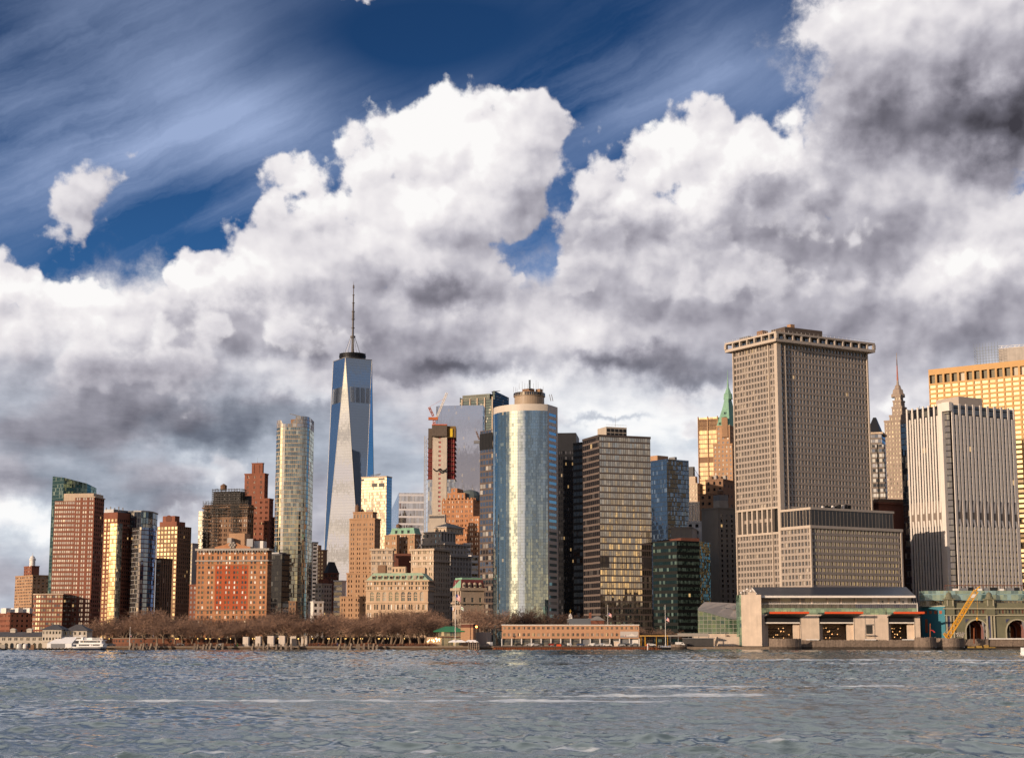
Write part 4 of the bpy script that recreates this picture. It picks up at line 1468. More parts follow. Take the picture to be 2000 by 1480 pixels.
# art deco brown tower
B = Bld('art_deco_tower', 'orange brown art deco tower with stepped battlement top, beside the unfinished red tower', 'building', 1360)
st = dict(bay=3.9, fl=3.9, ww=.52, wh=.5, dep=.35, n=2, gap=.3, m=MATS['window_glass_mixed'])
B.vol((924, 975), 863, 941, 74, GZ, st, dict(st, m=PANE_DARK), BRICK_ORANGE)
pc, pr, pb, pl, z = B.last
B.vol((908, 962), 874, 920, 74, z, dict(bay=4, fl=4, ww=.3, wh=.5), None, BRICK_ORANGE, y=1364)
z2 = B.last[4]
B.vol((893, 953), 881, 905, 74, z2, dict(bay=4, fl=4, ww=.3, wh=.5), None, BRICK_ORANGE, y=1367)
for (a, b, zz) in ((pl, pc, z), (pc, pr, z)):
    d = Vector((b[0] - a[0], b[1] - a[1]))
    k = int(d.length / 3.0)
    for i in range(k):
        p = Vector(a) + d * ((i + .25) / k)
        B.P('battlement', BRICK_ORANGE).prism((p, p + d.normalized() * 1.4, p + d.normalized() * 1.4 + Vector((-d.y, d.x)).normalized() * 1, p + Vector((-d.y, d.x)).normalized()), zz, zz + 1.6)
c = at(918, 962, 1372)
B.P('glass_dome', curtain('dome_glass', 2, 2, base=(.1, .13, .13), refl=.25, mw=.2, mh=.2, mcol=(.1, .12, .12))).lathe((c.x, 1376, z), [(9, 0), (9, 4), (7, 7.5), (3, 9), (0, 9.4)], 16)
for k in range(5):
    t0 = at(900 + k * 9, 950, 1372)
    B.P('roof_arm', GREYMETAL).bar(t0 + Vector((0, 0, -7)), t0 + Vector((2 - k % 2 * 4, 0, 1.5)), .25, .2)
B.vol((936, 1010), 915, 944, 74, GZ, st, None, BRICK_ORANGE, y=1350, par=1)
B.finish()

# tan skyscraper
B = Bld('stone_skyscraper', 'tan stone skyscraper with stepped shoulders and water tanks, in front of the tallest glass one', 'building', 1200)
st = dict(bay=5.2, fl=3.45, ww=.5, wh=.5, dep=.4, n=2, gap=.42, m=pane('window_glass_shade', base=(.012, .012, .014), refl=.1, blind=.14, lit=.01))
B.vol((732, 1014), 683, 743, 74, GZ, dict(st, fl=3.45, top=2), dict(st, m=PANE_DARK), BRICK_TAN, par=1)
z = B.last[4]
B.vol((728, 1001), 690, 736, 74, z, dict(bay=2.6, fl=4.0, ww=.36, wh=.5, n=1), None, BRICK_TAN, y=1203, par=.9)
z2 = B.last[4]
tank(B, 698, 984, 1003, 9, 1210)
tank(B, 708, 993, 1003, 6, 1212)
roofbox(B, (727, 995), 715, 728, 74, 1208, z2, GREYSTONE)
B.vol((735, 1120), 677, 738, 76, GZ, st, st, BRICK_TAN, y=1190, par=.8)
B.vol((719, 1166), 664, 741, 76, GZ, st, st, BRICK_TAN, y=1178, par=.8)
B.vol((690, 1012), 682, 696, 60, GZ + 60, dict(bay=4, fl=3.5, ww=.4, wh=.4), None, GREYSTONE, y=1206)
B.finish()

# green mansard building behind
B = Bld('stone_building', 'tan brick block with a green copper mansard and white fire stair, behind pink twin blocks', 'building', 1290)
st = dict(bay=5.2, fl=3.9, ww=.5, wh=.55, dep=.35, n=2, gap=.2, m=MATS['window_glass_mixed'])
B.vol((810, 1043), 762, 822, 66, GZ, st, dict(bay=4, fl=3.9, ww=.3, wh=.5, m=PANE_DARK), BRICK_TAN)
pc, pr, pb, pl, z = B.last
B.ledge((pc, pr, pb, pl), z - .4, z + .5, .8, LIME)
ms_ = B.P('mansard_roof', COPPER)
ms_.hip((pc, pr, pb, pl), z + .5, at(790, 1030, 1290).z, .12)
d = Vector((pc[0] - pl[0], pc[1] - pl[1]))
n = Vector((d.y, -d.x)).normalized()
for f in (.25, .5, .75):
    p = Vector(pl) + d * f + n * .1
    B.P('dormer', COPPER).cbox((p.x, p.y + .8, z + .8), 2.4, 2.0, 2.8)
    B.P('dormer_window', PANE_DARK).quad((p.x - .8, p.y - .25, z + 1.1), (p.x + .8, p.y - .25, z + 1.1), (p.x + .8, p.y - .25, z + 3.2), (p.x - .8, p.y - .25, z + 3.2), None, 0, rr())
B.vol((775, 1046), 751, 780, 66, GZ, st, None, BRICK_TAN, y=1286, par=.8)
d = Vector((pr[0] - pc[0], pr[1] - pc[1]))
n = Vector((d.y, -d.x)).normalized()
zz, k = z - 4, 0
while zz > z - 42:
    a, b = Vector(pc) + d * .15 + n * .8, Vector(pc) + d * .8 + n * .8
    if k % 2:
        a, b = b, a
    B.P('fire_stair', WHITE).bar((a.x, a.y, zz), (b.x, b.y, zz - 3.9), .3)
    B.P('fire_stair', WHITE).bar((a.x, a.y, zz), (b.x, b.y, zz), .2)
    zz -= 3.9
    k += 1
tank(B, 778, 1022, 1032, 9, 1296)
B.finish()

# grey stone cluster with colonnade and pitched black roof
B = Bld('stone_building', 'large grey stone block with a columned upper storey and a black pitched roof', 'building', 1240)
st = dict(bay=4.0, fl=3.8, ww=.5, wh=.55, dep=.4, n=2, gap=.25, m=PANE_TEAL)
B.vol((868, 1062), 823, 917, 52, GZ, st, dict(bay=3.6, fl=3.9, ww=.34, wh=.55, dep=.4, m=PANE_DARK), GREYSTONE)
pc, pr, pb, pl, z = B.last
B.ledge((pc, pr, pb, pl), z - .6, z + .6, .9, GREYSTONE)
B.vol((862, 1040), 824, 890, 52, z, dict(bay=3.6, fl=4, ww=.4, wh=.5, m=PANE_TEAL), dict(bay=3.6, fl=9, ww=.5, wh=.7, dep=1.0, m=PANE_DARK), GREYSTONE, y=1243, par=1)
p4 = B.last
B.vol((872, 1030), 848, 905, 52, p4[4], dict(bay=4, fl=4, ww=.3, wh=.4, m=PANE_DARK), dict(bay=4, fl=4, ww=.3, wh=.4), LIME, y=1250)
B.ledge(B.last[:4], B.last[4], B.last[4] + .9, .8, GREYSTONE)
B.P('pitched_roof', BLACK).hip(B.last[:4], B.last[4] + .9, at(862, 1022, 1255).z, .7)
B.finish()
B = Bld('office_block', 'small white modern block on the skyline between grey stone roof and unfinished tower', 'building', 1330)
B.vol((869, 1004), 838, 872, 78, GZ, dict(bay=40, fl=6, ww=.96, wh=.3, dep=.4, m=PANE_DARK, sill=.5), None, CONC)
B.vol((871, 1020), 836, 880, 74, GZ, None, None, CONC, y=1324)
B.finish(singles=20)
for (lab, C, L, R, y) in (('slim white stepped block right of the grey columned stone block', (908, 1062), 905, 919, 1260), ('small white block with dark strip windows, low behind the grey stone block', (921, 1086), 916, 934, 1230)):
    B = Bld('office_block', lab, 'building', y)
    B.vol(C, L, R, 40, GZ, dict(bay=20, fl=4, ww=.9, wh=.4, m=PANE_DARK), dict(bay=20, fl=4, ww=.9, wh=.5, dep=.3, m=PANE_DARK), WHITE, par=.8)
    B.finish(singles=20)

# pink lit twin blocks with a long grey flank
B = Bld('stone_building', 'pinkish stone building with twin lit fronts and a grey right flank, behind cream building', 'building', 1130)
st = dict(bay=4.2, fl=3.7, ww=.56, wh=.55, dep=.4, n=2, gap=.2, m=MATS['window_glass_mixed'])
B.vol((767, 1073), 725, 770, 80, GZ, st, None, LIME, y=1142)
pcs = [B.last]
B.vol((847, 1073), 803, 879, 62, GZ, st, dict(bay=3.2, fl=3.7, ww=.36, wh=.6, dep=.4, m=PANE_DARK), LIME, y=1128)
pcs.append(B.last)
for p in pcs:
    B.ledge(p[:4], p[4] - .6, p[4] + .8, 1.0, LIME)
    B.ledge(p[:4], p[4] - 8.2, p[4] - 7.4, .8, LIME)
    B.ledge(p[:4], p[4] - 31, p[4] - 30.3, .5, LIME)
B.vol((812, 1082), 762, 806, 82, GZ, dict(bay=3.6, fl=3.7, ww=.4, wh=.5, m=PANE_DARK), None, BRICK_DARK, y=1172)
B.finish()
B = Bld('stone_building', 'long shaded grey office slab stretching back beside the pink twin fronts', 'building', 1180)
B.vol((880, 1086), 868, 921, 50, GZ, None, dict(bay=3.2, fl=3.7, ww=.36, wh=.6, dep=.4, m=PANE_DARK), GREYSTONE)
B.ledge(B.last[:4], B.last[4] - .5, B.last[4] + .8, .9, GREYSTONE)
B.finish()

# cream building with green mansard and arched windows
B = Bld('stone_building', 'cream stone building with a pale green mansard roof and a row of tall arched windows', 'building', 1070)
pst = dict(bay=4.7, fl=4.2, ww=.56, wh=.62, dep=.4, n=2, gap=.22, m=MATS['window_glass_mixed'], sill=.16)
pc, pr, pb, pl, zt = B.plan((836, 1134), 715, 848, 82)
zz = [GZ, at(0, 1176, 1070).z, at(0, 1152, 1070).z, at(0, 1143, 1070).z, zt]
CREAM = solid('cream_stone', (.52, .37, .25), .85, .25)
WARM = pane('window_glass_arch', base=(.02, .025, .03), refl=.25, tint=(.85, .95, 1), blind=.3, lit=.03)
B.face(pl, pc, zz[0], zz[1], dict(pst, fl=7.2 / 1.4), CREAM)
# arched storey built window by window
d = Vector((pc[0] - pl[0], pc[1] - pl[1]))
W = d.length
U = d.normalized()
nn = Vector((U.y, -U.x))
wl = B.P('wall', CREAM)
P3 = lambda u, z, dd=0.0: (pl[0] + U.x * u - nn.x * dd, pl[1] + U.y * u - nn.y * dd, z)
na = 9
mg = W * .05
bw = (W - 2 * mg) / na
za, zb_ = zz[1] + 1.0, zz[2] - 1.0
hw = bw * .29
wl.quad(P3(0, zz[1]), P3(W, zz[1]), P3(W, za), P3(0, za))
wl.quad(P3(0, zb_), P3(W, zb_), P3(W, zz[2]), P3(0, zz[2]))
u = 0
for i in range(na):
    uc = mg + bw * (i + .5)
    wl.quad(P3(u, za), P3(uc - hw, za), P3(uc - hw, zb_), P3(u, zb_))
    u = uc + hw
    sp = zb_ - hw
    arc = [(uc + hw * math.cos(t), sp + hw * math.sin(t)) for t in [math.pi * k / 10 for k in range(11)]]
    for (u0, v0), (u1, v1) in zip(arc, arc[1:]):
        wl.quad(P3(u0, v0), P3(u0, zb_), P3(u1, zb_), P3(u1, v1))
        wl.quad(P3(u0, v0), P3(u1, v1), P3(u1, v1, .5), P3(u0, v0, .5))
    for uu in (uc - hw, uc + hw):
        wl.quad(P3(uu, za), P3(uu, sp), P3(uu, sp, .5), P3(uu, za, .5))
    pn = MB()
    pn.poly([P3(uc - hw, za, .5), P3(uc + hw, za, .5)] + [P3(a_, b_, .5) for a_, b_ in arc], None, 0, rr())
    pn.f[0] = tuple(range(len(pn.v)))
    B.extra.append(pn)
    for q_ in (.36, .62):
        zf_ = za + (zb_ - za) * q_
        wl.quad(P3(uc - hw, zf_, .3), P3(uc + hw, zf_, .3), P3(uc + hw, zf_ + .5, .3), P3(uc - hw, zf_ + .5, .3))
    wl.quad(P3(uc - .1, za, .35), P3(uc + .1, za, .35), P3(uc + .1, zb_, .35), P3(uc - .1, zb_, .35))
wl.quad(P3(u, za), P3(W, za), P3(W, zb_), P3(u, zb_))
B.face(pl, pc, zz[2], zz[3], dict(pst, fl=4), CREAM)
B.face(pl, pc, zz[3], zz[4], dict(pst, fl=4, ww=.66, n=2), CREAM)
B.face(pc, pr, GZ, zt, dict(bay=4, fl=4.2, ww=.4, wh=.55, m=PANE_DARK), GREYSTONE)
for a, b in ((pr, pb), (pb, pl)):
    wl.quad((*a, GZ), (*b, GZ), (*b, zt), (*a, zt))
P4 = (pc, pr, pb, pl)
for z_ in zz[1:4]:
    B.ledge(P4, z_ - .35, z_ + .25, .5, CREAM)
B.ledge(P4, zt - .3, zt + .6, .9, CREAM)
B.P('mansard_roof', solid('pale_copper', (.30, .40, .29), .75, .3, .3)).hip(P4, zt + .6, at(780, 1119, 1078).z, .22)
for i in range(9):
    p = Vector(pl) + d * ((i + .5) / 9 * .86 + .07)
    B.P('dormer', CREAM).cbox((p.x + nn.x * -.9, p.y + 1.0, zt + 1.2), 2.1, 2.2, 2.3)
    B.P('dormer_window', PANE_DARK).quad((p.x - .75, p.y - .35, zt + 1.5), (p.x + .75, p.y - .35, zt + 1.5), (p.x + .75, p.y - .35, zt + 3.1), (p.x - .75, p.y - .35, zt + 3.1), None, 0, rr())
zr = at(780, 1119, 1078).z
B.vol((792, 1106), 765, 795, 82, zr, dict(bay=2.6, fl=5, ww=.4, wh=.4, m=PANE_DARK), None, CREAM, y=1090, roofname='penthouse_roof')
roofbox(B, (753, 1103), 738, 756, 82, 1092, zr, BRICK_BROWN, 'rooftop_unit')
roofbox(B, (830, 1108), 806, 834, 82, 1092, zr, CREAM, 'rooftop_unit')
B.finish()
for pn in B.extra:
    part(pn, 'arched_window', WARM, B.root)

# old custom house
B = Bld('stone_building', 'old columned stone custom building with a green and red mansard roof, beside the flagpole', 'building', 1040)
CH = solid('custom_stone', (.36, .28, .215), .85, .3)
B.vol((900, 1150), 884, 946, 24, GZ, dict(bay=4, fl=6, ww=.4, wh=.5, m=PANE_DARK), dict(bay=5.6, fl=8.5, ww=.34, wh=.5, dep=.6, m=PANE_DARK, base=2, top=3), CH)
pc, pr, pb, pl, z = B.last
B.ledge((pc, pr, pb, pl), z - .8, z + .9, 1.2, CH)
B.ledge((pc, pr, pb, pl), z - 9, z - 8, .9, CH)
d = Vector((pr[0] - pc[0], pr[1] - pc[1]))
n = Vector((d.y, -d.x)).normalized()
for k in range(7):
    p = Vector(pc) + d * ((k + .5) / 7) + n * 1.0
    B.P('column', CH).lathe((p.x, p.y, GZ + 7), [(1.05, 0), (.95, .6), (.8, 9), (.95, 9.4), (1.1, 10)], 12)
ROOFRED = solid('roof_crimson', (.14, .035, .04), .8, .3)
B.P('mansard_roof', ROOFRED).hip((pc, pr, pb, pl), z + .9, z + 6, .1)
q = [(p[0], p[1]) for p in grow((pc, pr, pb, pl), -1.8)]
B.ledge(q, z + 6, z + 7.2, .6, COPPER, 'ridge_cap')
B.P('roof_edge', COPPER).quad((*pl, z + 1), (*pc, z + 1), (pc[0], pc[1] + 1.6, z + 5.8), (pl[0] + 1.4, pl[1], z + 5.8))
for k in range(4):
    p = Vector(pc) + d * ((k + .6) / 4.4) + n * .2
    B.P('dormer', CREAM if False else CH).lathe((p.x, p.y + .4, z + 1.0), [(1.3, 0), (1.3, 2), (1.0, 2.8), (0, 3.4)], 10)
    B.P('dormer_window', PANE_DARK).poly([(p.x + .7 * math.cos(t), p.y - 1.0, z + 2.2 + .7 * math.sin(t)) for t in [i * math.pi / 5 for i in range(10)]], None, 0, rr())
B.vol((934, 1134), 922, 944, 24, z + 6, dict(bay=4, fl=4, ww=.2, wh=.4), dict(bay=4, fl=4, ww=.2, wh=.4), BRICK_TAN, y=1052)
B.finish()

# dark gridded office tower left of the round glass tower
GRID = curtain('grey_grid_wall', 2.9, 3.9, base=(.02, .022, .028), refl=.34, tint=(.88, .9, 1), mw=.5, mh=1.25, mcol=(.10, .075, .065), tilt=.035, blind=.15)
B = Bld('office_tower', 'dark gridded office tower pressed against the left side of the round mirror tower', 'building', 1060)
B.vol((963, 838), 937.5, 968, 40, GZ, GRID, None, STEEL, y=1075)
pc, pr, pb, pl, z = B.last
d = Vector((pc[0] - pl[0], pc[1] - pl[1]))
n = Vector((d.y, -d.x)).normalized()
zl = at(950, 876, 1075).z
for k in range(9):
    p = Vector(pl) + d * (k / 9) + n * .3
    q = Vector(pl) + d * ((k + .8) / 9) + n * .3
    B.P('louvre', BLACK).prism((p, q, q - n * .2, p - n * .2), zl, z - 2)
B.P('wall', STEEL)
NARROW = curtain('bronze_strip_wall', 1.4, 3.9, base=(.01, .01, .01), refl=.3, tint=(1, .8, .55), mw=.3, mh=.4, mcol=(.02, .018, .018), tilt=.12, blind=.02, lit=.02)
B.vol((974, 960), 966, 981, 60, GZ, NARROW, NARROW, STEEL, y=1072)
B.finish()

# the round mirror tower
CYL = curtain('round_mirror_wall', 1.55, 1.95, base=(.02, .04, .055), refl=.44, rough=.035, tint=(.68, .84, .95), mw=.07, mh=.09, mcol=(.06, .08, .09), tilt=.016, blind=.06, blindcol=(.16, .21, .22), wob=.014, lit=.003, colt=.11)
PANELB = solid('beige_panel', (.52, .46, .40), .5, .12)
B = Bld('glass_tower', 'rounded mirror glass tower with a bright sun streak, beige top band and drum', 'skyscraper', 1000)
zt = at(1025, 784, 1000).z
zg = at(1025, 797, 1000).z
# quarter-round front: from the left end to the right corner
A0 = at(967, 800, 1040)
A1 = at(1069.5, 790, 1012)
a0, a1 = Vector((A0.x, 1040)), Vector((A1.x, 1012))
ch = a1 - a0
mid = (a0 + a1) / 2
perp = Vector((ch.y, -ch.x)).normalized()
sag = 14.0
R_ = (ch.length ** 2 / 4 + sag ** 2) / (2 * sag)
cen = mid + perp * (sag - R_)
t0 = math.atan2((a0 - cen).y, (a0 - cen).x)
t1 = math.atan2((a1 - cen).y, (a1 - cen).x)
if t0 > 0:
    t0 -= 2 * math.pi
if t1 < t0:
    t1 += 2 * math.pi
arc = [cen + Vector((math.cos(t0 + (t1 - t0) * k / 48), math.sin(t0 + (t1 - t0) * k / 48))) * R_ for k in range(49)]
E0 = at(1089, 784, 1026)
e0 = Vector((E0.x, 1026))
back = [Vector((e0.x - 4, 1052)), Vector((a0.x + 4, 1056))]
gl, pn_ = B.P('glazing', CYL), B.P('parapet', PANELB)
u = 0.0
for p, q in zip(arc, arc[1:]):
    w = (q - p).length
    gl.quad((*p, GZ), (*q, GZ), (*q, zg), (*p, zg), ((u, 0), (u + w, 0), (u + w, zg), (u, zg)))
    pn_.quad((*p, zg), (*q, zg), (*q, zt), (*p, zt))
    u += w
gl.v = gl.v
B.face(a1, e0, GZ, zt, dict(bay=30, fl=3.9, ww=.74, wh=.46, dep=.12, m=PANE_TEAL, top=4), PANELB)
wl = B.P('wall', PANELB)
for p, q in zip([e0] + back, back + [a0]):
    wl.quad((*p, GZ), (*q, GZ), (*q, zt), (*p, zt))
allp = arc + [e0] + back
B.P('roof', ROOF).poly([(*p, zt - 2) for p in allp])
dc = Vector((at(1034, 775, 1030).x, 1034))
zd0, zd1, zd2 = zt - 2, at(1034, 775, 1020).z, at(1034, 762, 1020).z
rd = (at(1065, 770, 1034).x - at(1003, 770, 1034).x) / 2
dm = B.P('drum', solid('drum_bronze', (.33, .25, .18), .5, .15))
dm.lathe((*dc, 0), [(rd * .94, zd0), (rd * .94, zd1 + 1.6), (rd, zd1 + 1.8), (rd, zd2 - 1.0), (rd * .97, zd2)], 36)
dw_ = B.P('drum_window', PANE_DARK)
for k in range(44):
    t, t2 = 2 * math.pi * k / 44, 2 * math.pi * (k + .72) / 44
    P_ = lambda t, z: (dc.x + rd * 1.003 * math.cos(t), dc.y + rd * 1.003 * math.sin(t), z)
    dw_.quad(P_(t, zd1 + 2.1), P_(t2, zd1 + 2.1), P_(t2, zd1 + 4.1), P_(t, zd1 + 4.1), None, 0, rr())
roofbox(B, (1036, 758), 1020, 1044, 50, 1034, zd2, BRICK_BROWN)
roofbox(B, (1054, 759), 1046, 1060, 50, 1036, zd2, BRICK_TAN)
for k, (x, h) in enumerate([(1003, 8), (1007, 7), (1010, 5), (1014, 9), (1020, 13), (1025, 9), (1030, 8), (1042, 9), (1047, 15), (1051, 12), (1056, 7), (1061, 9)]):
    a = at(x, 766 if abs(x - 1034) > 20 else 760, 1034)
    B.P('antenna', GREYMETAL).bar(a, a + Vector((0, 0, h * .32 + 1)), .14, .08)
lattice(B.P('antenna', STEEL), at(1034.5, 762, 1034), at(1034.5, 742, 1034), .9, 10, .12)
for x in (1073, 1077):
    B.P('antenna', GREYMETAL).bar(at(x + 3, 783, 1030), at(x, 770, 1030), .3, .25)
B.finish()

# black towers behind
BK = curtain('black_window_wall', 1.5, 3.9, base=(.008, .008, .01), refl=.03, tint=(.8, .85, 1), mw=.7, mh=1.9, mcol=(.009, .0095, .013), tilt=.03, blind=.18, lit=.022, blindcol=(.09, .09, .1), emis=1.1)
B = Bld('office_tower', 'near black office tower with scattered lit windows, right behind the round mirror tower', 'building', 1120)
B.vol((1125, 845), 1085, 1131, 84, GZ, BK, None, STEEL, y=1130)
zz = B.last[4]
B.vol((1125.4, 846), 1084.6, 1131.2, 84, at(0, 880, 1129.9).z, None, None, STEEL, y=1129.9)
B.finish()
BK2 = curtain('dark_banded_wall', 3.0, 4.4, base=(.012, .012, .016), refl=.03, mw=.3, mh=1.7, mcol=(.018, .018, .022), tilt=.03, blind=.1, lit=.012, blindcol=(.05, .05, .06), emis=1.1)
B = Bld('office_tower', 'black banded office tower seen edge on between two dark towers', 'building', 1085)
B.vol((1143, 862), 1119, 1160, 40, GZ, BK2, BK2, STEEL)
B.finish()

# dark gridded tower with banded left flank
BAND_L = curtain('dark_band_wall', 3.0, 3.86, base=(.014, .013, .015), refl=.05, mw=.2, mh=1.15, mcol=(.14, .11, .098), tilt=.03, blind=.12, lit=.004, blindcol=(.06, .055, .055))
FRONT_G = curtain('bronze_grid_wall', 1.45, 3.86, base=(.03, .028, .026), refl=.62, rough=.04, tint=(1.0, .9, .72), mw=.24, mh=.95, mcol=(.085, .065, .058), tilt=.05, blind=.22, lit=.004, wob=.03, blindcol=(.18, .16, .13))
DKBR = solid('dark_bronze', (.075, .06, .055), .55, .2, metal=.2)
B = Bld('office_tower', 'tall dark bronze gridded office tower with golden reflections and pale bands on its left side', 'building', 1000)
B.vol((1170, 850), 1138, 1270, 20, GZ, BAND_L, FRONT_G, DKBR)
pc, pr, pb, pl, z = B.last
B.ledge((pc, pr, pb, pl), z - .9, z + .5, .25, DKBR, 'parapet')
d = Vector((pr[0] - pc[0], pr[1] - pc[1]))
n = Vector((d.y, -d.x)).normalized()
mech = B.P('louvre', solid('mech_grille', (.035, .03, .03), .6))
zm0, zm1 = at(1180, 1108, 1000).z, at(1180, 1086, 1000).z
for k in range(60):
    if 9 < k < 50 and k % 5:
        continue
    p = Vector(pc) + d * (k / 60) + n * .12
    mech.prism((p, p + d * (.006 if 9 < k < 50 else .013), p + d * .006 - n * .1, p - n * .1), zm0, zm1)
pc2 = roofbox(B, (1184, 833), 1167, 1224, 22, 1012, z, CONC)
d2 = Vector((pc2[1][0] - pc2[0][0], pc2[1][1] - pc2[0][1]))
n2 = Vector((d2.y, -d2.x)).normalized() * .15
for i in range(5):
    for j in range(2):
        p, q = Vector(pc2[0]) + d2 * ((i + .12) / 5) + n2, Vector(pc2[0]) + d2 * ((i + .9) / 5) + n2
        h = (pc2[4] - z)
        B.P('vent_grille', BLACK).prism((p, q, q - n2 * .8, p - n2 * .8), z + h * (.16 + .38 * j), z + h * (.46 + .38 * j))
a = at(1202, 833, 1018)
B.P('antenna', GREYMETAL).bar(a, a + Vector((0, 0, 7)), .12, .05)
rl = B.P('roof_railing', GREYMETAL)
for k in range(8):
    p = Vector(pc2[0]) + d2 * (k / 7)
    rl.bar((p.x, p.y + .5, pc2[4]), (p.x, p.y + .5, pc2[4] + 1.4), .07, n=3)
rl.bar((*(Vector(pc2[0]) + Vector((0, .5))), pc2[4] + 1.4), (*(Vector(pc2[1]) + Vector((0, .5))), pc2[4] + 1.4), .07, n=3)
B.finish()

# blue glass block
BLUEB = curtain('deep_blue_wall', 1.6, 3.6, base=(.012, .025, .05), refl=.26, tint=(.55, .75, 1), mw=.14, mh=.5, mcol=(.025, .04, .065), tilt=.045, blind=.08, blindcol=(.09, .13, .19), wob=.05, lit=0)
B = Bld('glass_building', 'deep blue glass office block with a tan rooftop box, right of the dark bronze tower', 'building', 1300)
B.vol((1302, 896), 1262, 1345, 34, GZ, BLUEB, BLUEB, STEEL)
roofbox(B, (1284, 889), 1262, 1305, 40, 1310, B.last[4], BRICK_TAN)
roofbox(B, (1318, 892), 1306, 1322, 40, 1312, B.last[4], GREYMETAL, 'rooftop_unit')
B.finish()

# low dark green glass block
DGL = curtain('dark_green_wall', 1.5, 3.9, base=(.006, .012, .012), refl=.05, tint=(.45, .8, .8), mw=.12, mh=1.9, mcol=(.006, .008, .008), tilt=.06, blind=.25, blindcol=(.09, .13, .115), wob=.03, lit=.004)
DGL2 = curtain('teal_end_wall', 1.5, 1.95, base=(.02, .035, .035), refl=.18, tint=(.75, .95, .92), mw=.1, mh=.25, mcol=(.03, .045, .045), tilt=.06, blind=.35, blindcol=(.17, .2, .18), wob=.06, lit=.004)
B = Bld('glass_building', 'low black green glass block with a paler faceted right end, below the blue glass block', 'building', 985)
c0, c1, c2, c3 = at(1275, 1055, 1003), at(1322, 1055, 990), at(1366, 1054, 1000), at(1387, 1056, 1018)
pts = [(c.x, c.y) for c in (c0, c1, c2, c3)]
u = 0
for i in range(3):
    a, b = pts[i], pts[i + 1]
    w = math.hypot(b[0] - a[0], b[1] - a[1])
    zt = c1.z
    B.P('glazing', DGL2 if i == 2 else DGL).quad((*a, GZ), (*b, GZ), (*b, zt), (*a, zt), ((u, 0), (u + w, 0), (u + w, zt), (u, zt)))
    u += w
wl = B.P('wall', STEEL)
full = pts + [(pts[3][0], 1040), (pts[0][0], 1040)]
for i in range(3, 5):
    a, b = full[i], full[(i + 1) % 5]
    wl.quad((*a, GZ), (*b, GZ), (*b, zt), (*a, zt))
B.P('roof', ROOF).poly([(*p, zt) for p in full])
roofbox(B, (1330, 1050), 1283, 1366, 20, 1006, zt, BRICK_DARK)
B.finish()

# background between the dark block and the waffle tower
for (nm, lab, C, L, R, th, y, wm, stl, str_, pm) in (
    ('concrete_building', 'blank peach concrete block just above the black green glass block', (1352, 1031), 1310, 1362, 78, 1100, CONC, None, None, None),
    ('office_block', 'white office block with a dark window band beside the grey hotel slab', (1380, 1020), 1342, 1384, 74, 1130, WHITE, dict(bay=4, fl=4.6, ww=.5, wh=.5, m=PANE), None, None),
    ('office_block', 'white block with close vertical black ribs, above the grey hotel slab', (1372, 982), 1345, 1377, 74, 1240, WHITE, dict(bay=2.2, fl=40, ww=.5, wh=.92, dep=.5, sill=.04, m=PANE_DARK), None, None),
    ('stone_building', 'stepped tan masonry tower top with a dark cap, left of the gold ribbed tower', (1362, 945), 1344, 1368, 60, 1500, LIME, dict(bay=3.2, fl=3.8, ww=.4, wh=.5), dict(bay=3.2, fl=3.8, ww=.4, wh=.5), 'cap'),
    ('stone_building', 'brown stepped brick block with sheds on its roof, behind the grey hotel slab', (1412, 937), 1378, 1452, 60, 1230, BRICK_BROWN, dict(bay=4.5, fl=4.6, ww=.36, wh=.5, dep=.8), dict(bay=7, fl=7, ww=.3, wh=.3, m=PANE_DARK), 'step')):
    B = Bld(nm, lab, 'building', y)
    B.vol(C, L, R, th, GZ, stl, str_, wm, par=.9)
    z = B.last[4]
    if pm == 'cap':
        B.vol((1358, 930), 1346, 1362, 60, z, None, None, LIME, y=y + 4)
        roofbox(B, (1354, 911), 1344, 1357, 60, y + 6, z + 2, STEEL)
        B.P('antenna', STEEL).bar(at(1354, 912, y + 6), at(1368, 935, y + 6), .2, .2)
    if pm == 'step':
        B.vol((1392, 965), 1366, 1440, 60, GZ, dict(bay=4.5, fl=4.6, ww=.36, wh=.5), dict(bay=4.5, fl=4.6, ww=.36, wh=.5), BRICK_BROWN, y=1222, par=.6)
        for k in range(4):
            roofbox(B, (1390 + k * 9, 930 - k % 2 * 2), 1384 + k * 9, 1393 + k * 9, 50, 1240, z, GREYSTONE if k % 2 else BRICK_BROWN, 'rooftop_unit')
    B.finish(singles=60)

# grey hotel slab
GREYW = solid('warm_grey_render', (.255, .228, .20), .85, .18)
B = Bld('hotel', 'plain grey slab with a blank left wall and narrow windows, beside the waffle tower', 'building', 1060)
B.vol((1402, 993), 1370, 1446, 30, GZ, None, dict(bay=4.6, fl=3.25, ww=.34, wh=.56, dep=.25, m=pane('window_glass_hotel', base=(.03, .035, .035), refl=.1, blind=.3, lit=.03, blindcol=(.16, .15, .13)), edge=.8, top=3), GREYW, par=.8)
z = B.last[4]
B.vol((1405, 977), 1393, 1422, 30, z, None, None, GREYSTONE, y=1066)
B.vol((1405, 966), 1393, 1422, 30, B.last[4], None, None, GREYMETAL, y=1066.2)
tank(B, 1407, 955, 968, 13, 1070)
B.finish()

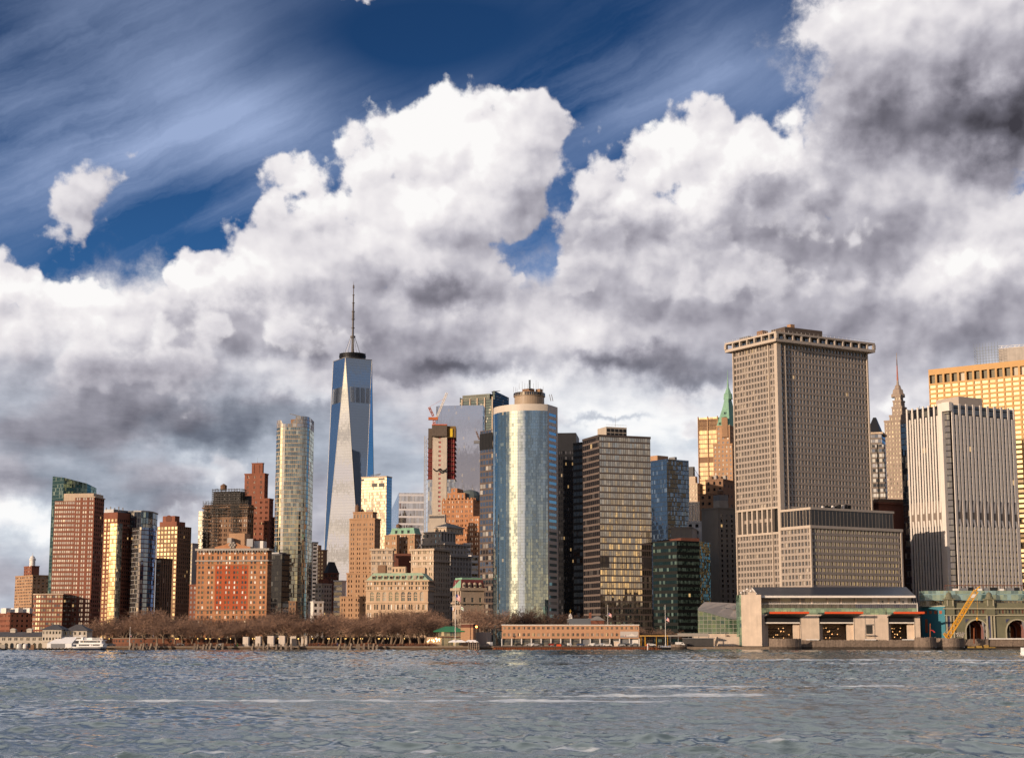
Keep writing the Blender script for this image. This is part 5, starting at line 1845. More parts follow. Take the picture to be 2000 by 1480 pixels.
# gold ribbed tower and green pyramid tower
GRIB = curtain('gold_ribbed_wall', 2.0, 4.2, base=(.05, .045, .03), refl=.8, tint=(.80, .63, .40), mw=.18, mh=1.1, mcol=(.36, .25, .14), tilt=.03, blind=.05, lit=0)
B = Bld('office_tower', 'tall slab of gold windows with dark ribs, left of the green pyramid roof', 'building', 1500)
B.vol((1402, 814), 1363, 1418, 66, GZ, GRIB, GRIB, BRICK_TAN)
pc, pr, pb, pl, z = B.last
d = Vector((pc[0] - pl[0], pc[1] - pl[1]))
n = Vector((d.y, -d.x)).normalized()
for f in (0, .48, .97):
    p = Vector(pl) + d * f
    B.P('rib', BRICK_TAN).prism((p + n * 1, p + d * .035 + n, p + d * .035, p), GZ, z + 1, True)
zt0 = at(1380, 838, 1500).z
for f0, f1 in ((.05, .46), (.53, .95)):
    for k in range(10):
        g0 = f0 + (f1 - f0) * k / 10
        p, q = Vector(pl) + d * g0 + n * .3, Vector(pl) + d * (g0 + (f1 - f0) * .07) + n * .3
        B.P('louvre', BRICK_BROWN).prism((p, q, q - n * .2, p - n * .2), zt0, z - 1.5)
zt0 = at(1380, 902, 1500).z
p, q = Vector(pl) + d * .03 + n * .25, Vector(pl) + d * .97 + n * .25
B.P('louvre', BRICK_BROWN).prism((p, q, q - n * .2, p - n * .2), zt0, zt0 + 5)
B.finish()
B = Bld('pyramid_roofed_tower', 'old stone tower with a steep green copper pyramid roof and spire', 'skyscraper', 1480)
st = dict(bay=3.6, fl=4.0, ww=.42, wh=.5, dep=.35)
B.vol((1430, 868), 1393, 1462, 66, GZ, st, st, BRICK_TAN, par=1.2)
z = B.last[4]
B.vol((1425, 832), 1399, 1447, 66, z, dict(st, fl=4.6), dict(st, fl=4.6), BRICK_TAN, y=1483, par=1)
pc, pr, pb, pl, z2 = B.last
cm = ((pc[0] + pb[0]) / 2, (pc[1] + pb[1]) / 2)
zz = [at(1421, y, 1495).z for y in (831, 800, 778, 762)]
B.P('pyramid_roof', COPPER).hip((pc, pr, pb, pl), z2, zz[1], .48)
q = B.P('pyramid_roof', COPPER).hip(grow((pc, pr, pb, pl), -.1), z2, zz[1], .48)
q2 = B.P('pyramid_roof', COPPER).hip(q, zz[1], zz[2], .45)
cx2, cy2 = sum(p[0] for p in q2) / 4, sum(p[1] for p in q2) / 4
B.P('spire', COPPER).lathe((cx2, cy2, 0), [(4.2, zz[2]), (3.8, zz[2] + 5), (2.7, zz[2] + 6), (2.3, zz[3]), (.9, zz[3] + 4), (.25, zz[3] + 14), (.1, zz[3] + 20)], 8)
d = Vector((pc[0] - pl[0], pc[1] - pl[1]))
for i, (f, h) in enumerate([(.2, .1), (.4, .12), (.6, .1), (.8, .12), (.35, .4), (.55, .42), (.5, .7)]):
    zc_ = z2 + (zz[1] - z2) * h
    sh = 1 - .48 * h
    p = Vector(pl) + d * f
    p = Vector(cm) + (p - Vector(cm)) * sh
    B.P('dormer', COPPER).cbox((p.x, p.y + .4, zc_), 1.7, 2.2, 2.6)
    B.P('dormer_window', PANE_DARK).quad((p.x - .5, p.y - .72, zc_ + .4), (p.x + .5, p.y - .72, zc_ + .4), (p.x + .5, p.y - .72, zc_ + 2), (p.x - .5, p.y - .72, zc_ + 2), None, 0, rr())
p = Vector(pl) + d * .62
B.P('gable', BRICK_TAN).cbox((p.x, p.y - .6, z2 - 10), 5, 3, 18)
B.finish()

# the waffle tower
WAF = solid('waffle_concrete', (.32, .27, .235), .8, .14)
WAFP = pane('window_glass_waffle', base=(.012, .015, .018), refl=.3, tilt=.012, blind=.12, lit=.006, tint=(.85, .95, 1))
WAFY = pane('window_glass_yellowish', base=(.06, .065, .045), refl=.7, tilt=.015, blind=.2, lit=.003, tint=(1, .95, .7), blindcol=(.34, .33, .22))
B = Bld('office_tower', 'tall beige waffle fronted office tower with a flat overhanging top storey', 'skyscraper', 960)
wf = dict(bay=2.62, fl=3.55, ww=.70, wh=.64, dep=.75, sill=.16, flare=.10, m=WAFP)
pc, pr, pb, pl, zt = B.plan((1517, 668), 1432, 1693, 31)
zmid1, zmid0 = at(1517, 990, 960).z, at(1517, 1040, 960).z
dl = Vector((pc[0] - pl[0], pc[1] - pl[1]))
dr = Vector((pr[0] - pc[0], pr[1] - pc[1]))
nl = Vector((dl.y, -dl.x)).normalized()
nr_ = Vector((dr.y, -dr.x)).normalized()
la = Vector(pl) + dl * .80
ra = Vector(pc) + dr * .085
cr_ = (Vector(pc) + Vector((.0, 0)))
for z0_, z1_ in ((GZ, zmid0), (zmid1, zt)):
    B.face(pl, la, z0_, z1_, wf, WAF)
    B.face(ra, pr, z0_, z1_, wf, WAF)
    B.face(la + dl.normalized() * .9, Vector(pc) - dl.normalized() * 1.6 , z0_, z1_, dict(wf, bay=3.4, ww=.7), WAF)
    B.face(Vector(pc) + dr.normalized() * 1.9, ra - dr.normalized() * .6, z0_, z1_, dict(wf, bay=3.4, ww=.6), WAF)
pier = B.P('pier', solid('pier_concrete', (.45, .38, .32), .8, .12))
for (p, u, w_, o) in ((la, dl.normalized(), .9, nl), (ra - dr.normalized() * .6, dr.normalized(), .6, nr_), (Vector(pr) - dr.normalized() * .7, dr.normalized(), .9, nr_), (Vector(pl) - dl.normalized() * .2, dl.normalized(), .9, nl)):
    pier.prism((p + o * .7, p + u * w_ + o * .7, p + u * w_ - o * 1.4, p - o * 1.4), GZ, zt)
uL, uR = dl.normalized(), dr.normalized()
pcv = Vector(pc)
pier.prism((pcv - uL * 1.8 + nl * .9, pcv + nl * .9 + nr_ * .9, pcv + uR * 2.2 + nr_ * .9, pcv + uR * 2.2 - nr_ * 1.5, pcv - uL * 1.8 - nl * 1.5), GZ, zt)
for a, b in ((pr, pb), (pb, pl)):
    B.P('wall', WAF).quad((*a, GZ), (*b, GZ), (*b, zt), (*a, zt))
# open mechanical storey half way up
dk = B.P('mechanical_storey', BLACK)
ins = grow((pc, pr, pb, pl), -2.0)
dk.prism(ins, zmid0, zmid1)
for k in range(7):
    p = Vector(pl) + dl * (k / 7 * .8)
    pier.prism((p + nl * .2, p + uL * 1.3 + nl * .2, p + uL * 1.3 - nl * 2.2, p - nl * 2.2), zmid0, zmid1)
    if k:
        dk2 = B.P('mechanical_storey', WAF)
        dk2.prism((p - nl * 1.2 + uL * 1.3, p + uL * 4 - nl * 1.2, p + uL * 4 - nl * 1.8, p - nl * 1.8 + uL * 1.3), zmid0 + 7, zmid0 + 9, True, True)
for k in range(12):
    p = ra + dr * (k / 12 * .9)
    pier.prism((p + nr_ * .2, p + uR * 1.2 + nr_ * .2, p + uR * 1.2 - nr_ * 2, p - nr_ * 2), zmid0, zmid1)
for z_ in (zmid0 - .6, zmid1 - .6):
    B.ledge((pc, pr, pb, pl), z_, z_ + 1.3, .5, MATS['pier_concrete'], 'belt_course')
# overhanging top storey: a frame of posts between two slabs
ov = grow((pc, pr, pb, pl), 3.6)
inn = grow((pc, pr, pb, pl), .6)
hs = at(1512, 648, 955).z
ztop = zt + 5.7
cap = B.P('top_storey', MATS['pier_concrete'])
cap.prism(ov, zt - .2, zt + 1.5, True, True)
cap.prism(ov, ztop - 1.1, ztop, True, True)
for i in range(4):
    a, b = Vector(ov[i]), Vector(ov[(i + 1) % 4])
    m_ = max(2, round((b - a).length / 6.6))
    u = (b - a).normalized()
    n = Vector((u.y, -u.x))
    for k in range(m_ + 1):
        p = a + (b - a) * (k / m_) - u * (.5 * (k == m_)) + u * (.0)
        p = p - n * .05
        cap.prism((p, p + u * 1.0, p + u * 1.0 - n * 1.6, p - n * 1.6), zt + 1.5, ztop - 1.1)
B.P('glazing', curtain('top_storey_glass', 3.3, 9, base=(.03, .035, .035), refl=.25, mw=.3, mh=.05, mcol=(.05, .05, .05), tilt=.06, blind=.35, blindcol=(.2, .2, .18))).prism(grow((pc, pr, pb, pl), .2), zt + 1.5, ztop - 1.1, False)
B.P('roof', ROOF)
roofbox(B, (1533, 638), 1506, 1606, 30, 985, ztop, solid('bronze_louvre', (.10, .075, .06), .6, .2), 'penthouse')
roofbox(B, (1544, 633), 1537, 1552, 30, 992, ztop + 3, BRICK_TAN, 'penthouse')
roofbox(B, (1489, 645), 1478, 1500, 30, 985, ztop, BRICK_BROWN, 'rooftop_unit')
roofbox(B, (1462, 656), 1444, 1470, 30, 996, ztop, GREYMETAL, 'rooftop_unit')
rl = B.P('roof_railing', GREYMETAL)
for i in (3, 0):
    a, b = Vector(ov[i]), Vector(ov[(i + 1) % 4])
    for k in range(24):
        p = a + (b - a) * (k / 24)
        rl.bar((p.x, p.y, ztop), (p.x, p.y, ztop + 1.1), .05, n=3)
    rl.bar((*a, ztop + 1.1), (*b, ztop + 1.1), .05, n=3)
B.finish()

# its lower annex
B = Bld('office_building', 'lower waffle fronted annex with a dark glazed upper band, below the tall waffle tower', 'building', 930)
pc, pr, pb, pl, z1 = B.plan((1583, 1029), 1524, 1761, 31, 925)
wf2 = dict(wf, fl=3.65, bay=2.75)
B.face(pl, pc, GZ, z1, wf2, WAF)
B.face(pc, pr, GZ, z1, dict(wf2, m=WAFY), WAF)
for a, b in ((pr, pb), (pb, pl)):
    B.P('wall', WAF).quad((*a, GZ), (*b, GZ), (*b, z1), (*a, z1))
B.ledge((pc, pr, pb, pl), z1 - .5, z1 + 1.1, .6, MATS['pier_concrete'], 'belt_course')
B.P('roof', ROOF).poly([(*p, z1) for p in (pc, pr, pb, pl)])
ed = B.P('pier', MATS['pier_concrete'])
dl, dr = Vector((pc[0] - pl[0], pc[1] - pl[1])), Vector((pr[0] - pc[0], pr[1] - pc[1]))
uL, uR = dl.normalized(), dr.normalized()
nl, nr_ = Vector((uL.y, -uL.x)), Vector((uR.y, -uR.x))
pv = Vector(pc)
ed.prism((pv - uL * .7 + nl * .4, pv + nl * .4 + nr_ * .4, pv + uR * .7 + nr_ * .4, pv + uR * .7 - nr_ * 1.2, pv - uL * .7 - nl * 1.2), GZ, z1)
pv = Vector(pr)
ed.prism((pv - uR * 1.2 + nr_ * .4, pv + nr_ * .4, pv - nr_ * 1, pv - uR * 1.2 - nr_ * 1), GZ, z1)
qc, qr, qb, ql, z2 = B.plan((1583, 991), 1524, 1744, 31, 927)
BANDG = curtain('black_band_glass', 2.7, 40, base=(.016, .014, .013), refl=.06, mw=.32, mh=.01, mcol=(.36, .29, .23), tilt=.01, blind=.1, lit=0, blindcol=(.05, .045, .04))
B.P('glazing', BANDG).prism((qc, qr, qb, ql), z1 + 1.1, z2 - 1.0, False)
B.ledge((qc, qr, qb, ql), z2 - 1.0, z2 + .3, .5, MATS['pier_concrete'], 'cornice')
B.P('roof', ROOF).poly([(*p, z2) for p in (qc, qr, qb, ql)])
for k in range(9):
    x = 1604 + k * 6.5
    roofbox(B, (x + 3, 988 - (k > 4) * 2 - k % 2), x, x + 6, 31, 950 + k * 2, z2, BLACK if k % 3 else WHITE, 'rooftop_unit')
for k in range(3):
    roofbox(B, (1678 + k * 10, 996), 1671 + k * 10, 1683 + k * 10, 31, 968, z2, CONC, 'rooftop_unit')
B.finish()

# dark maroon slab to its right
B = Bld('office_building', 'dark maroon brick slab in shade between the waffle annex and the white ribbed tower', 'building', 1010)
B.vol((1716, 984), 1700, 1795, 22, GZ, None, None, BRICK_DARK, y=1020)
pc, pr, pb, pl, z = B.last
B.ledge((pc, pr, pb, pl), z, z + 1.2, 1.2, BRICK_DARK)
roofbox(B, (1716, 974), 1702, 1790, 14, 1032, z + 1, BRICK_BROWN)
for k in range(6):
    a = at(1716 + k * 11, 984, 1024 + k * 1.5)
    B.P('roof_frame', LIME).cbox((a.x, a.y - 2, z - 1.6), 2.6, .5, 1.4)
B.finish()

# behind: bay windowed tower with dark pyramid, and stone spire tower
BAYW = curtain('bay_tower_wall', 2.4, 3.9, base=(.06, .065, .07), refl=.35, mw=.3, mh=1.4, mcol=(.17, .14, .12), tilt=.08, blind=.45, blindcol=(.42, .42, .38))
B = Bld('office_tower', 'bay windowed office tower with a dark pyramid roof, peeping out right of the waffle tower', 'building', 1290)
B.vol((1722, 846), 1690, 1729, 70, GZ, BAYW, BAYW, BRICK_BROWN)
pc, pr, pb, pl, z = B.last
B.ledge((pc, pr, pb, pl), z - .5, z + 1, 1.2, LIME)
d = Vector((pc[0] - pl[0], pc[1] - pl[1]))
n = Vector((d.y, -d.x)).normalized()
for f in (.3, .72):
    p = Vector(pl) + d * f
    B.P('bay', BAYW).prism((p, p + n * 2.2 + d.normalized() * 1.2, p + n * 2.2 + d.normalized() * 5, p + d.normalized() * 6), GZ, z - 9)
B.P('pyramid_roof', STEEL).hip(grow((pc, pr, pb, pl), -1.0), z + 1, at(1705, 815, 1300).z, .8)
B.finish()
B = Bld('art_deco_tower', 'slim stone art deco tower with stepped crown and needle spire, left of ochre building', 'skyscraper', 1500)
st = dict(bay=3.4, fl=3.9, ww=.4, wh=.5, dep=.4, m=pane('window_glass_spire', base=(.03, .03, .03), refl=.2, blind=.3, lit=.035))
SPIRE_ST = solid('spire_stone', (.30, .235, .19), .85, .3)
tiers = ((1727, 1773, 822, 1500), (1737, 1770, 812, 1503), (1742, 1770.5, 796, 1506), (1744, 1767, 784, 1509), (1747, 1764, 773, 1512))
z = GZ
for k, (xl_, xr_, py, yy) in enumerate(tiers):
    xc = xl_ + (xr_ - xl_) * .68
    B.vol((xc, py), xl_, xr_, 55, z, dict(st, ww=.4), dict(st, m=PANE_DARK), SPIRE_ST, y=yy, par=1.5)
    z = B.last[4]
sx = at(1754, 770, 1522)
B.P('lantern', SPIRE_ST).lathe((sx.x, 1522, z), [(6.5, 0), (6.3, 3), (5.2, 3.2), (4.6, 7), (3.2, 8), (2.4, 11), (1.2, 12), (.9, 16), (.55, 18), (.5, 30), (.2, 42)], 8)
B.P('spire', solid('spire_red', (.35, .12, .09), .5)).lathe((sx.x, 1522, z + 16), [(.95, 0), (.7, 6), (.35, 20), (.12, (at(1752, 716, 1522).z - z - 16))], 8)
B.finish()

# gold gridded building, far right
OCH = solid('ochre_concrete', (.50, .30, .13), .8, .12)
B = Bld('office_building', 'broad ochre office building with a gold window grid, cut off by the right edge', 'building', 1180)
a0, a1 = at(1813, 722, 1200), at(2035, 693, 1148)
pts = [(a0.x, 1200), (a1.x, 1148), (a1.x + 30, 1190), (a0.x + 32, 1245)]
zt = a0.z
z1 = at(1813, 752, 1200).z
z0 = at(1813, 733, 1200).z
B.face(pts[0], pts[1], GZ, z1, dict(bay=5.6, fl=3.45, ww=.78, wh=.60, dep=.6, n=1, gap=.06, m=curtain('gold_panes', 1, 1, refl=.8) and PANE_GOLD), OCH)
B.face(pts[0], pts[1], z1, zt, dict(bay=5.6, fl=zt - z1, ww=.74, wh=.55, dep=2.2, sill=.08, m=PANE_DARK), OCH)
for i in range(1, 4):
    a, b = pts[i], pts[(i + 1) % 4]
    B.P('wall', OCH).quad((*a, GZ), (*b, GZ), (*b, zt), (*a, zt))
B.P('roof', ROOF).poly([(*p, zt) for p in pts])
roofbox(B, (1962, 686), 1950, 2050, -38, 1200, zt, GREYSTONE)
gb = B.P('screen_frame', curtain('screen_box_glass', 2.0, 2.0, base=(.2, .22, .22), refl=.25, mw=.3, mh=.3, mcol=(.16, .18, .18), tilt=.03, blind=.6, blindcol=(.45, .5, .52), lit=0))
b0, b1 = at(1902, 672, 1190), at(1948, 667, 1180)
bz = zt
for zz_ in [bz + k * 2.0 for k in range(8)]:
    for (p, q) in ((b0, b1), (b0 + Vector((6, 14, 0)), b1 + Vector((6, 14, 0))), (b0, b0 + Vector((6, 14, 0))), (b1, b1 + Vector((6, 14, 0)))):
        if zz_ < max(b0.z, b1.z):
            gb.bar((p.x, p.y, zz_), (q.x, q.y, zz_), .09, n=3)
for k in range(9):
    for o in (0, 1):
        p = b0 + (b1 - b0) * (k / 8) + Vector((6, 14, 0)) * o
        gb.bar((p.x, p.y, bz), (p.x, p.y, p.z), .09, n=3)
ckm = B.P('roof_crane', WHITE)
p0, p1 = at(1950, 680, 1190), at(2010, 676, 1180)
ckm.bar(p0, p1, .2)
ckm.bar(p0 + Vector((0, 0, 1.5)), p1 + Vector((0, 0, 1.5)), .15)
for k in range(14):
    ckm.bar(p0 + (p1 - p0) * (k / 14), p0 + (p1 - p0) * ((k + 1) / 14) + Vector((0, 0, 1.5 * (k % 2))), .12, n=3)
B.finish()

# white ribbed tower
RIBW = solid('rib_stone', (.64, .585, .54), .7, .12)
STRIP = curtain('dark_strip_glass', 3.2, 3.75, base=(.012, .013, .017), refl=.14, mw=.1, mh=.7, mcol=(.02, .02, .025), tilt=.02, blind=.12, lit=.006, blindcol=(.12, .12, .11))
STRIPY = curtain('yellowish_strip_glass', 3.2, 3.75, base=(.02, .02, .02), refl=.26, tint=(1, .92, .72), mw=.1, mh=1.3, mcol=(.03, .028, .03), tilt=.02, blind=.2, lit=.012, blindcol=(.4, .36, .24))
B = Bld('office_tower', 'white vertically ribbed office tower with a zigzag band of slanted panels two thirds down', 'skyscraper', 985)
pc, pr, pb, pl, zt = B.plan((1850, 786), 1770, 1980, 29, 985)
dl, dr = Vector((pc[0] - pl[0], pc[1] - pl[1])), Vector((pr[0] - pc[0], pr[1] - pc[1]))
uL, uR = dl.normalized(), dr.normalized()
nl, nr_ = Vector((uL.y, -uL.x)), Vector((uR.y, -uR.x))
lend = pc_l = Vector(pl) + dl * .80          # end of the left ribbed face
rst = Vector(pc) + uR * 3.0
zb0, zb1 = at(1900, 1018, 985).z, at(1900, 985, 985).z
ztr = at(1850, 806, 985).z
zgl = zt - 1.0
gl = B.P('glazing', STRIP)
gy = B.P('glazing', STRIPY)
W = (lend - Vector(pl)).length
gl.quad((*pl, GZ), (*lend, GZ), (*lend, zgl), (*pl, zgl), ((0, 0), (W, 0), (W, zgl), (0, zgl)))
W2 = (Vector(pr) - rst).length
gy.quad((*rst, GZ), (*pr, GZ), (*pr, zb0), (*rst, zb0), ((0, 0), (W2, 0), (W2, zb0), (0, zb0)))
gl.quad((*rst, zb0), (*pr, zb0), (*pr, zgl), (*rst, zgl), ((0, zb0), (W2, zb0), (W2, zgl), (0, zgl)))
# recessed corner
rc = lend - nl * 5.0
gl.quad((*(lend + uL * 3.2 - nl * 1.2), GZ), (*(rst - uR * .2 - nr_ * 1.5), GZ), (*(rst - uR * .2 - nr_ * 1.5), zt - 5), (*(lend + uL * 3.2 - nl * 1.2), zt - 5), ((0, 0), (8, 0), (8, zt - 5), (0, zt - 5)))
rb = B.P('rib', RIBW)
ONES.discard('rib')
rb = B.P('rib', RIBW)
sl_ = B.P('slanted_panel', RIBW)


def ribs(a, u, n, W, N_, zlow):
    """pairs of ribs: the broad one runs through, the narrow one is interrupted by the slanted panels"""
    bay = W / N_
    for k in range(N_):
        p = a + u * (bay * k)
        w1 = bay * .27
        rb.prism((p + n * .4, p + u * w1 + n * .4, p + u * w1 - n * .2, p - n * .2), GZ, zt)
        q = p + u * bay * .52
        w2 = bay * .27
        for z0_, z1_ in ((GZ, zb0 - 2.5), (zb1 + 3, zt - 7)):
            rb.prism((q + n * .4, q + u * w2 + n * .4, q + u * w2 - n * .2, q - n * .2), z0_, z1_)
        for (za, zb_, s_) in ((zb0 - 2.5, zb0 + 2.0, 1), (zb1 + 3, zb1 - 4.5, 1)):
            o = n * .4
            b0, b1 = q + o, q + u * w2 + o
            c0, c1 = q + o * .1 + u * (-.8), q + u * (w2 - .8) + o * .1
            sl_.quad((*b0, za), (*b1, za), (*c1, zb_), (*c0, zb_))
            sl_.quad((*b1, za), (*(b1 - n * 1.0), za), (*(c1 - n * .1), zb_), (*c1, zb_))
    p = a + u * W
    rb.prism((p + n * .4 - u * .9, p + n * .4, p - n * .2, p - n * .2 - u * .9), GZ, zt)


ribs(Vector(pl), uL, nl, W, 6, 0)
ribs(rst, uR, nr_, W2, 9, 0)
pz = B.P('band_panel', solid('band_grey', (.20, .165, .14), .8, .2))
for a, b, n in ((Vector(pl), lend, nl), (rst, Vector(pr), nr_)):
    pz.quad((*(a + n * .06), zb0 - 2), (*(b + n * .06), zb0 - 2), (*(b + n * .06), zb1 + 3), (*(a + n * .06), zb1 + 3))
# smooth corner shaft
sh = B.P('corner_shaft', RIBW)
sh.prism((lend + nl * .95, lend + uL * 3.2 + nl * .95, lend + uL * 3.2 - nl * 1.5, lend - nl * 1.5), GZ, zt)
sh.prism((lend + uL * 3.2 + nl * .95, Vector(pc) + nr_ * .95 + uR * .5, rst + nr_ * .95, rst - nr_ * 2, lend + uL * 3.2 - nl * 1.4), zt - 5, zt + .4)
bk = B.P('wall', RIBW)
for a, b in ((pr, pb), (pb, pl)):
    bk.quad((*a, GZ), (*b, GZ), (*b, zt), (*a, zt))
B.P('roof', ROOF).poly([(*p, zt - 1) for p in (pc, pr, pb, pl)])
# dark glass left chamfer
CH_ = curtain('chamfer_glass', 1.6, 3.75, base=(.03, .04, .05), refl=.25, mw=.12, mh=.5, mcol=(.08, .08, .09), tilt=.03)
cz = at(1768, 820, 1000).z
q = Vector(pl)
B.P('chamfer', CH_).quad((q.x - 2.6, q.y + 6, GZ), (*q, GZ), (*q, cz), (q.x - 2.6, q.y + 6, cz), ((0, 0), (6.5, 0), (6.5, cz), (0, cz)))
roofbox(B, (1872, 774), 1828, 1918, 29, 1000, zt - 1, solid('rooftop_beige', (.42, .36, .31), .7, .12))
for x in (1796, 1812, 1930, 1945, 1962):
    a = at(x, 796, 1010)
    B.P('antenna', GREYMETAL).bar((a.x, a.y, zt - 1), (a.x, a.y, zt + 1.5), .2, .12)
B.finish()
ONES.add('rib')

# ------------------------------------------------------------------ ferry terminal
TER = solid('terminal_panel', (.58, .47, .375), .7, .3)
TERG = curtain('terminal_green_glass', 2.2, 1.9, base=(.06, .11, .085), refl=.36, tint=(.72, .98, .84), mw=.12, mh=.12, mcol=(.12, .15, .13), tilt=.035, blind=.4, blindcol=(.2, .3, .22), wob=.02, lit=0)
TERD = curtain('terminal_dark_glass', 1.1, 6, base=(.03, .026, .024), refl=.1, mw=.16, mh=.05, mcol=(.13, .11, .10), tilt=.01, blind=.3, blindcol=(.10, .085, .075), lit=0)
TERB = curtain('terminal_blue_glass', 1.1, 6, base=(.01, .012, .05), refl=.12, mw=.16, mh=.05, mcol=(.12, .12, .13), tilt=.01, blind=.1, blindcol=(.02, .02, .08), lit=0)
ORANGE = solid('orange_red_paint', (.62, .09, .025), .5, .1)
yT = 880
B = Bld('ferry_terminal', 'cream panelled ferry terminal with three boat slips, orange edged canopies and tilted solar roof', 'building', yT)
X = lambda px, py=1240, y=yT: at(px, py, y).x
Z = lambda py, y=yT: at(1620, py, y).z
# left stair tower
TW = B.P('stair_tower', TER)
TW.prism(((X(1449), yT), (X(1487), yT - 2), (X(1487), yT + 14), (X(1449), yT + 14)), GZ - 1.5, Z(1161))
B.P('stair_tower_glass', TERG).prism(((X(1445.5), yT + .5), (X(1449), yT + .4), (X(1449), yT + 13), (X(1445.5), yT + 13)), GZ - 1.5, Z(1161))
TW.prism(((X(1465), yT - .6), (X(1478), yT - .7), (X(1478), yT + 4), (X(1465), yT + 4)), Z(1161), Z(1156))
# front: piers between slips
bays = ((1486, 1494, 1200, 0), (1564, 1601, 1201, 0), (1668, 1735, 1201, 0), (1787, 1798, 1201, 0))
wl = B.P('wall', TER)
for x0, x1, py, _ in bays:
    wl.prism(((X(x0), yT), (X(x1), yT), (X(x1), yT + 26), (X(x0), yT + 26)), GZ - 1.5, Z(py))
wl.prism(((X(1486), yT + 22), (X(1798), yT + 22), (X(1798), yT + 26), (X(1486), yT + 26)), GZ - 1.5, Z(1201))
wl.prism(((X(1483), yT + .1), (X(1798), yT + .1), (X(1798), yT + 26), (X(1483), yT + 26)), Z(1203), Z(1199.5), True, True)
GRY = solid('terminal_grey', (.30, .27, .24), .7, .2)
jm = B.P('door_jamb', GRY)
for x in (1563.5, 1600, 1668, 1690, 1708, 1735, 1786.5):
    jm.prism(((X(x), yT - .15), (X(x + 1), yT - .15), (X(x + 1), yT), (X(x), yT)), GZ, Z(1201))
for x0, x1 in ((1494, 1563), (1601, 1668), (1735, 1787)):
    # header, door leaf edge, dark hall with lamps and figures' gallery rails
    B.P('slip_header', BLACK).prism(((X(x0), yT + .6), (X(x1), yT + .6), (X(x1), yT + 2), (X(x0), yT + 2)), Z(1214.5), Z(1203))
    B.P('slip_beam', WHITE).prism(((X(x0), yT + .2), (X(x1), yT + .2), (X(x1), yT + 2), (X(x0), yT + 2)), Z(1217), Z(1214.5), True, True)
    B.P('slip_door', TER).prism(((X(x0), yT + 3), (X(x0 + 8), yT + 3), (X(x0 + 8), yT + 4), (X(x0), yT + 4)), GZ - .5, Z(1217))
    B.P('slip_door', TER).prism(((X(x1 - 12), yT + 3), (X(x1), yT + 3), (X(x1), yT + 4), (X(x1 - 12), yT + 4)), GZ - .5, Z(1217))
    gy_ = B.P('gangway', STEEL)
    for k, (h, w_) in enumerate(((1229, .7), (1236, .5), (1243, .8))):
        xa, xb = X(x0 + 9), X(x0 + 9 + (x1 - x0 - 22) * w_)
        gy_.prism(((xa, yT + 8 + k), (xb, yT + 8 + k), (xb, yT + 12 + k), (xa, yT + 12 + k)), Z(h), Z(h - 1.3), True, True)
        for q_ in range(5):
            xx = xa + (xb - xa) * q_ / 4
            gy_.bar((xx, yT + 8 + k, Z(h)), (xx + 2, yT + 9 + k, Z(h - 5)), .15, n=3)
    for q_ in range(11):
        xx = X(x0 + 11 + RNG.random() * (x1 - x0 - 26))
        zz = Z((1226, 1232, 1238, 1244)[q_ % 4] + RNG.random() * 2)
        B.P('lamp', glow('lamp_orange', (1, .5, .18), 3.5)).lathe((xx, yT + 9, zz), [(.02, 0), (.17, .1), (.17, .3), (.02, .4)], 6)
    # canopy with orange edge
    cx0, cx1 = X(x0 + 6) , X(x1 + 14)
    cz0, cz1 = Z(1206), Z(1197)
    cv = B.P('canopy', STEEL)
    f = [(X(x0 - 1), yT, cz0), (X(x1 + 3), yT, cz0), (cx1, yT - 7, cz1 - .3), (cx0, yT - 7, cz1 - .3)]
    cv.quad(*f)
    cv.quad(*[(a, b, c + .5) for a, b, c in f])
    B.P('canopy_edge', ORANGE).prism(((cx0, yT - 7.2), (cx1, yT - 7.2), (cx1, yT - 6.8), (cx0, yT - 6.8)), cz1 - .4, cz1 + .7, True, True)
    cv.quad(f[0], f[3], (f[3][0], f[3][1], f[3][2] + .5), (f[0][0], f[0][1], f[0][2] + .5))
# small window bay
B.P('slip_header', STEEL)
B.P('window_bay', PANE_DARK).quad((X(1692), yT - .2, Z(1237)), (X(1704), yT - .2, Z(1237)), (X(1704), yT - .2, Z(1220)), (X(1692), yT - .2, Z(1220)), None, 0, rr())
B.P('bay_frame', GRY).prism(((X(1691), yT - .6), (X(1705), yT - .6), (X(1705), yT), (X(1691), yT)), Z(1220), Z(1218), True, True)
B.P('bay_frame', GRY).prism(((X(1690), yT - 1.6), (X(1707), yT - 1.6), (X(1707), yT), (X(1690), yT)), Z(1241), Z(1239), True, True)
# upper glazed storey
y2 = yT + 2
for (za, zb_, m1, m2) in ((1199.5, 1187, TERG, TERG), (1187, 1179, TERD, TERB)):
    xs = (X(1482), X(1674), X(1795))
    for (xa, xb, m_) in ((xs[0], xs[1], m1), (xs[1], xs[2], m2)):
        B.P('upper_glazing', m_).quad((xa, y2, Z(za)), (xb, y2, Z(za)), (xb, y2, Z(zb_)), (xa, y2, Z(zb_)), ((xa, Z(za)), (xb, Z(za)), (xb, Z(zb_)), (xa, Z(zb_))))
B.P('upper_glazing', TERB).quad((X(1467), y2 + 16, Z(1187)), (X(1482), y2, Z(1187)), (X(1482), y2, Z(1179)), (X(1467), y2 + 16, Z(1179)), ((0, 0), (8, 0), (8, 3), (0, 3)))
B.P('upper_frame', WHITE).prism(((X(1481), y2 - .4), (X(1796), y2 - .4), (X(1796), y2 + 22), (X(1481), y2 + 22)), Z(1179), Z(1177.6), True, True)
B.P('upper_frame', WHITE).prism(((X(1794.5), y2 - .4), (X(1796), y2 - .4), (X(1796), y2 + 4), (X(1794.5), y2 + 4)), Z(1199), Z(1179), True, True)
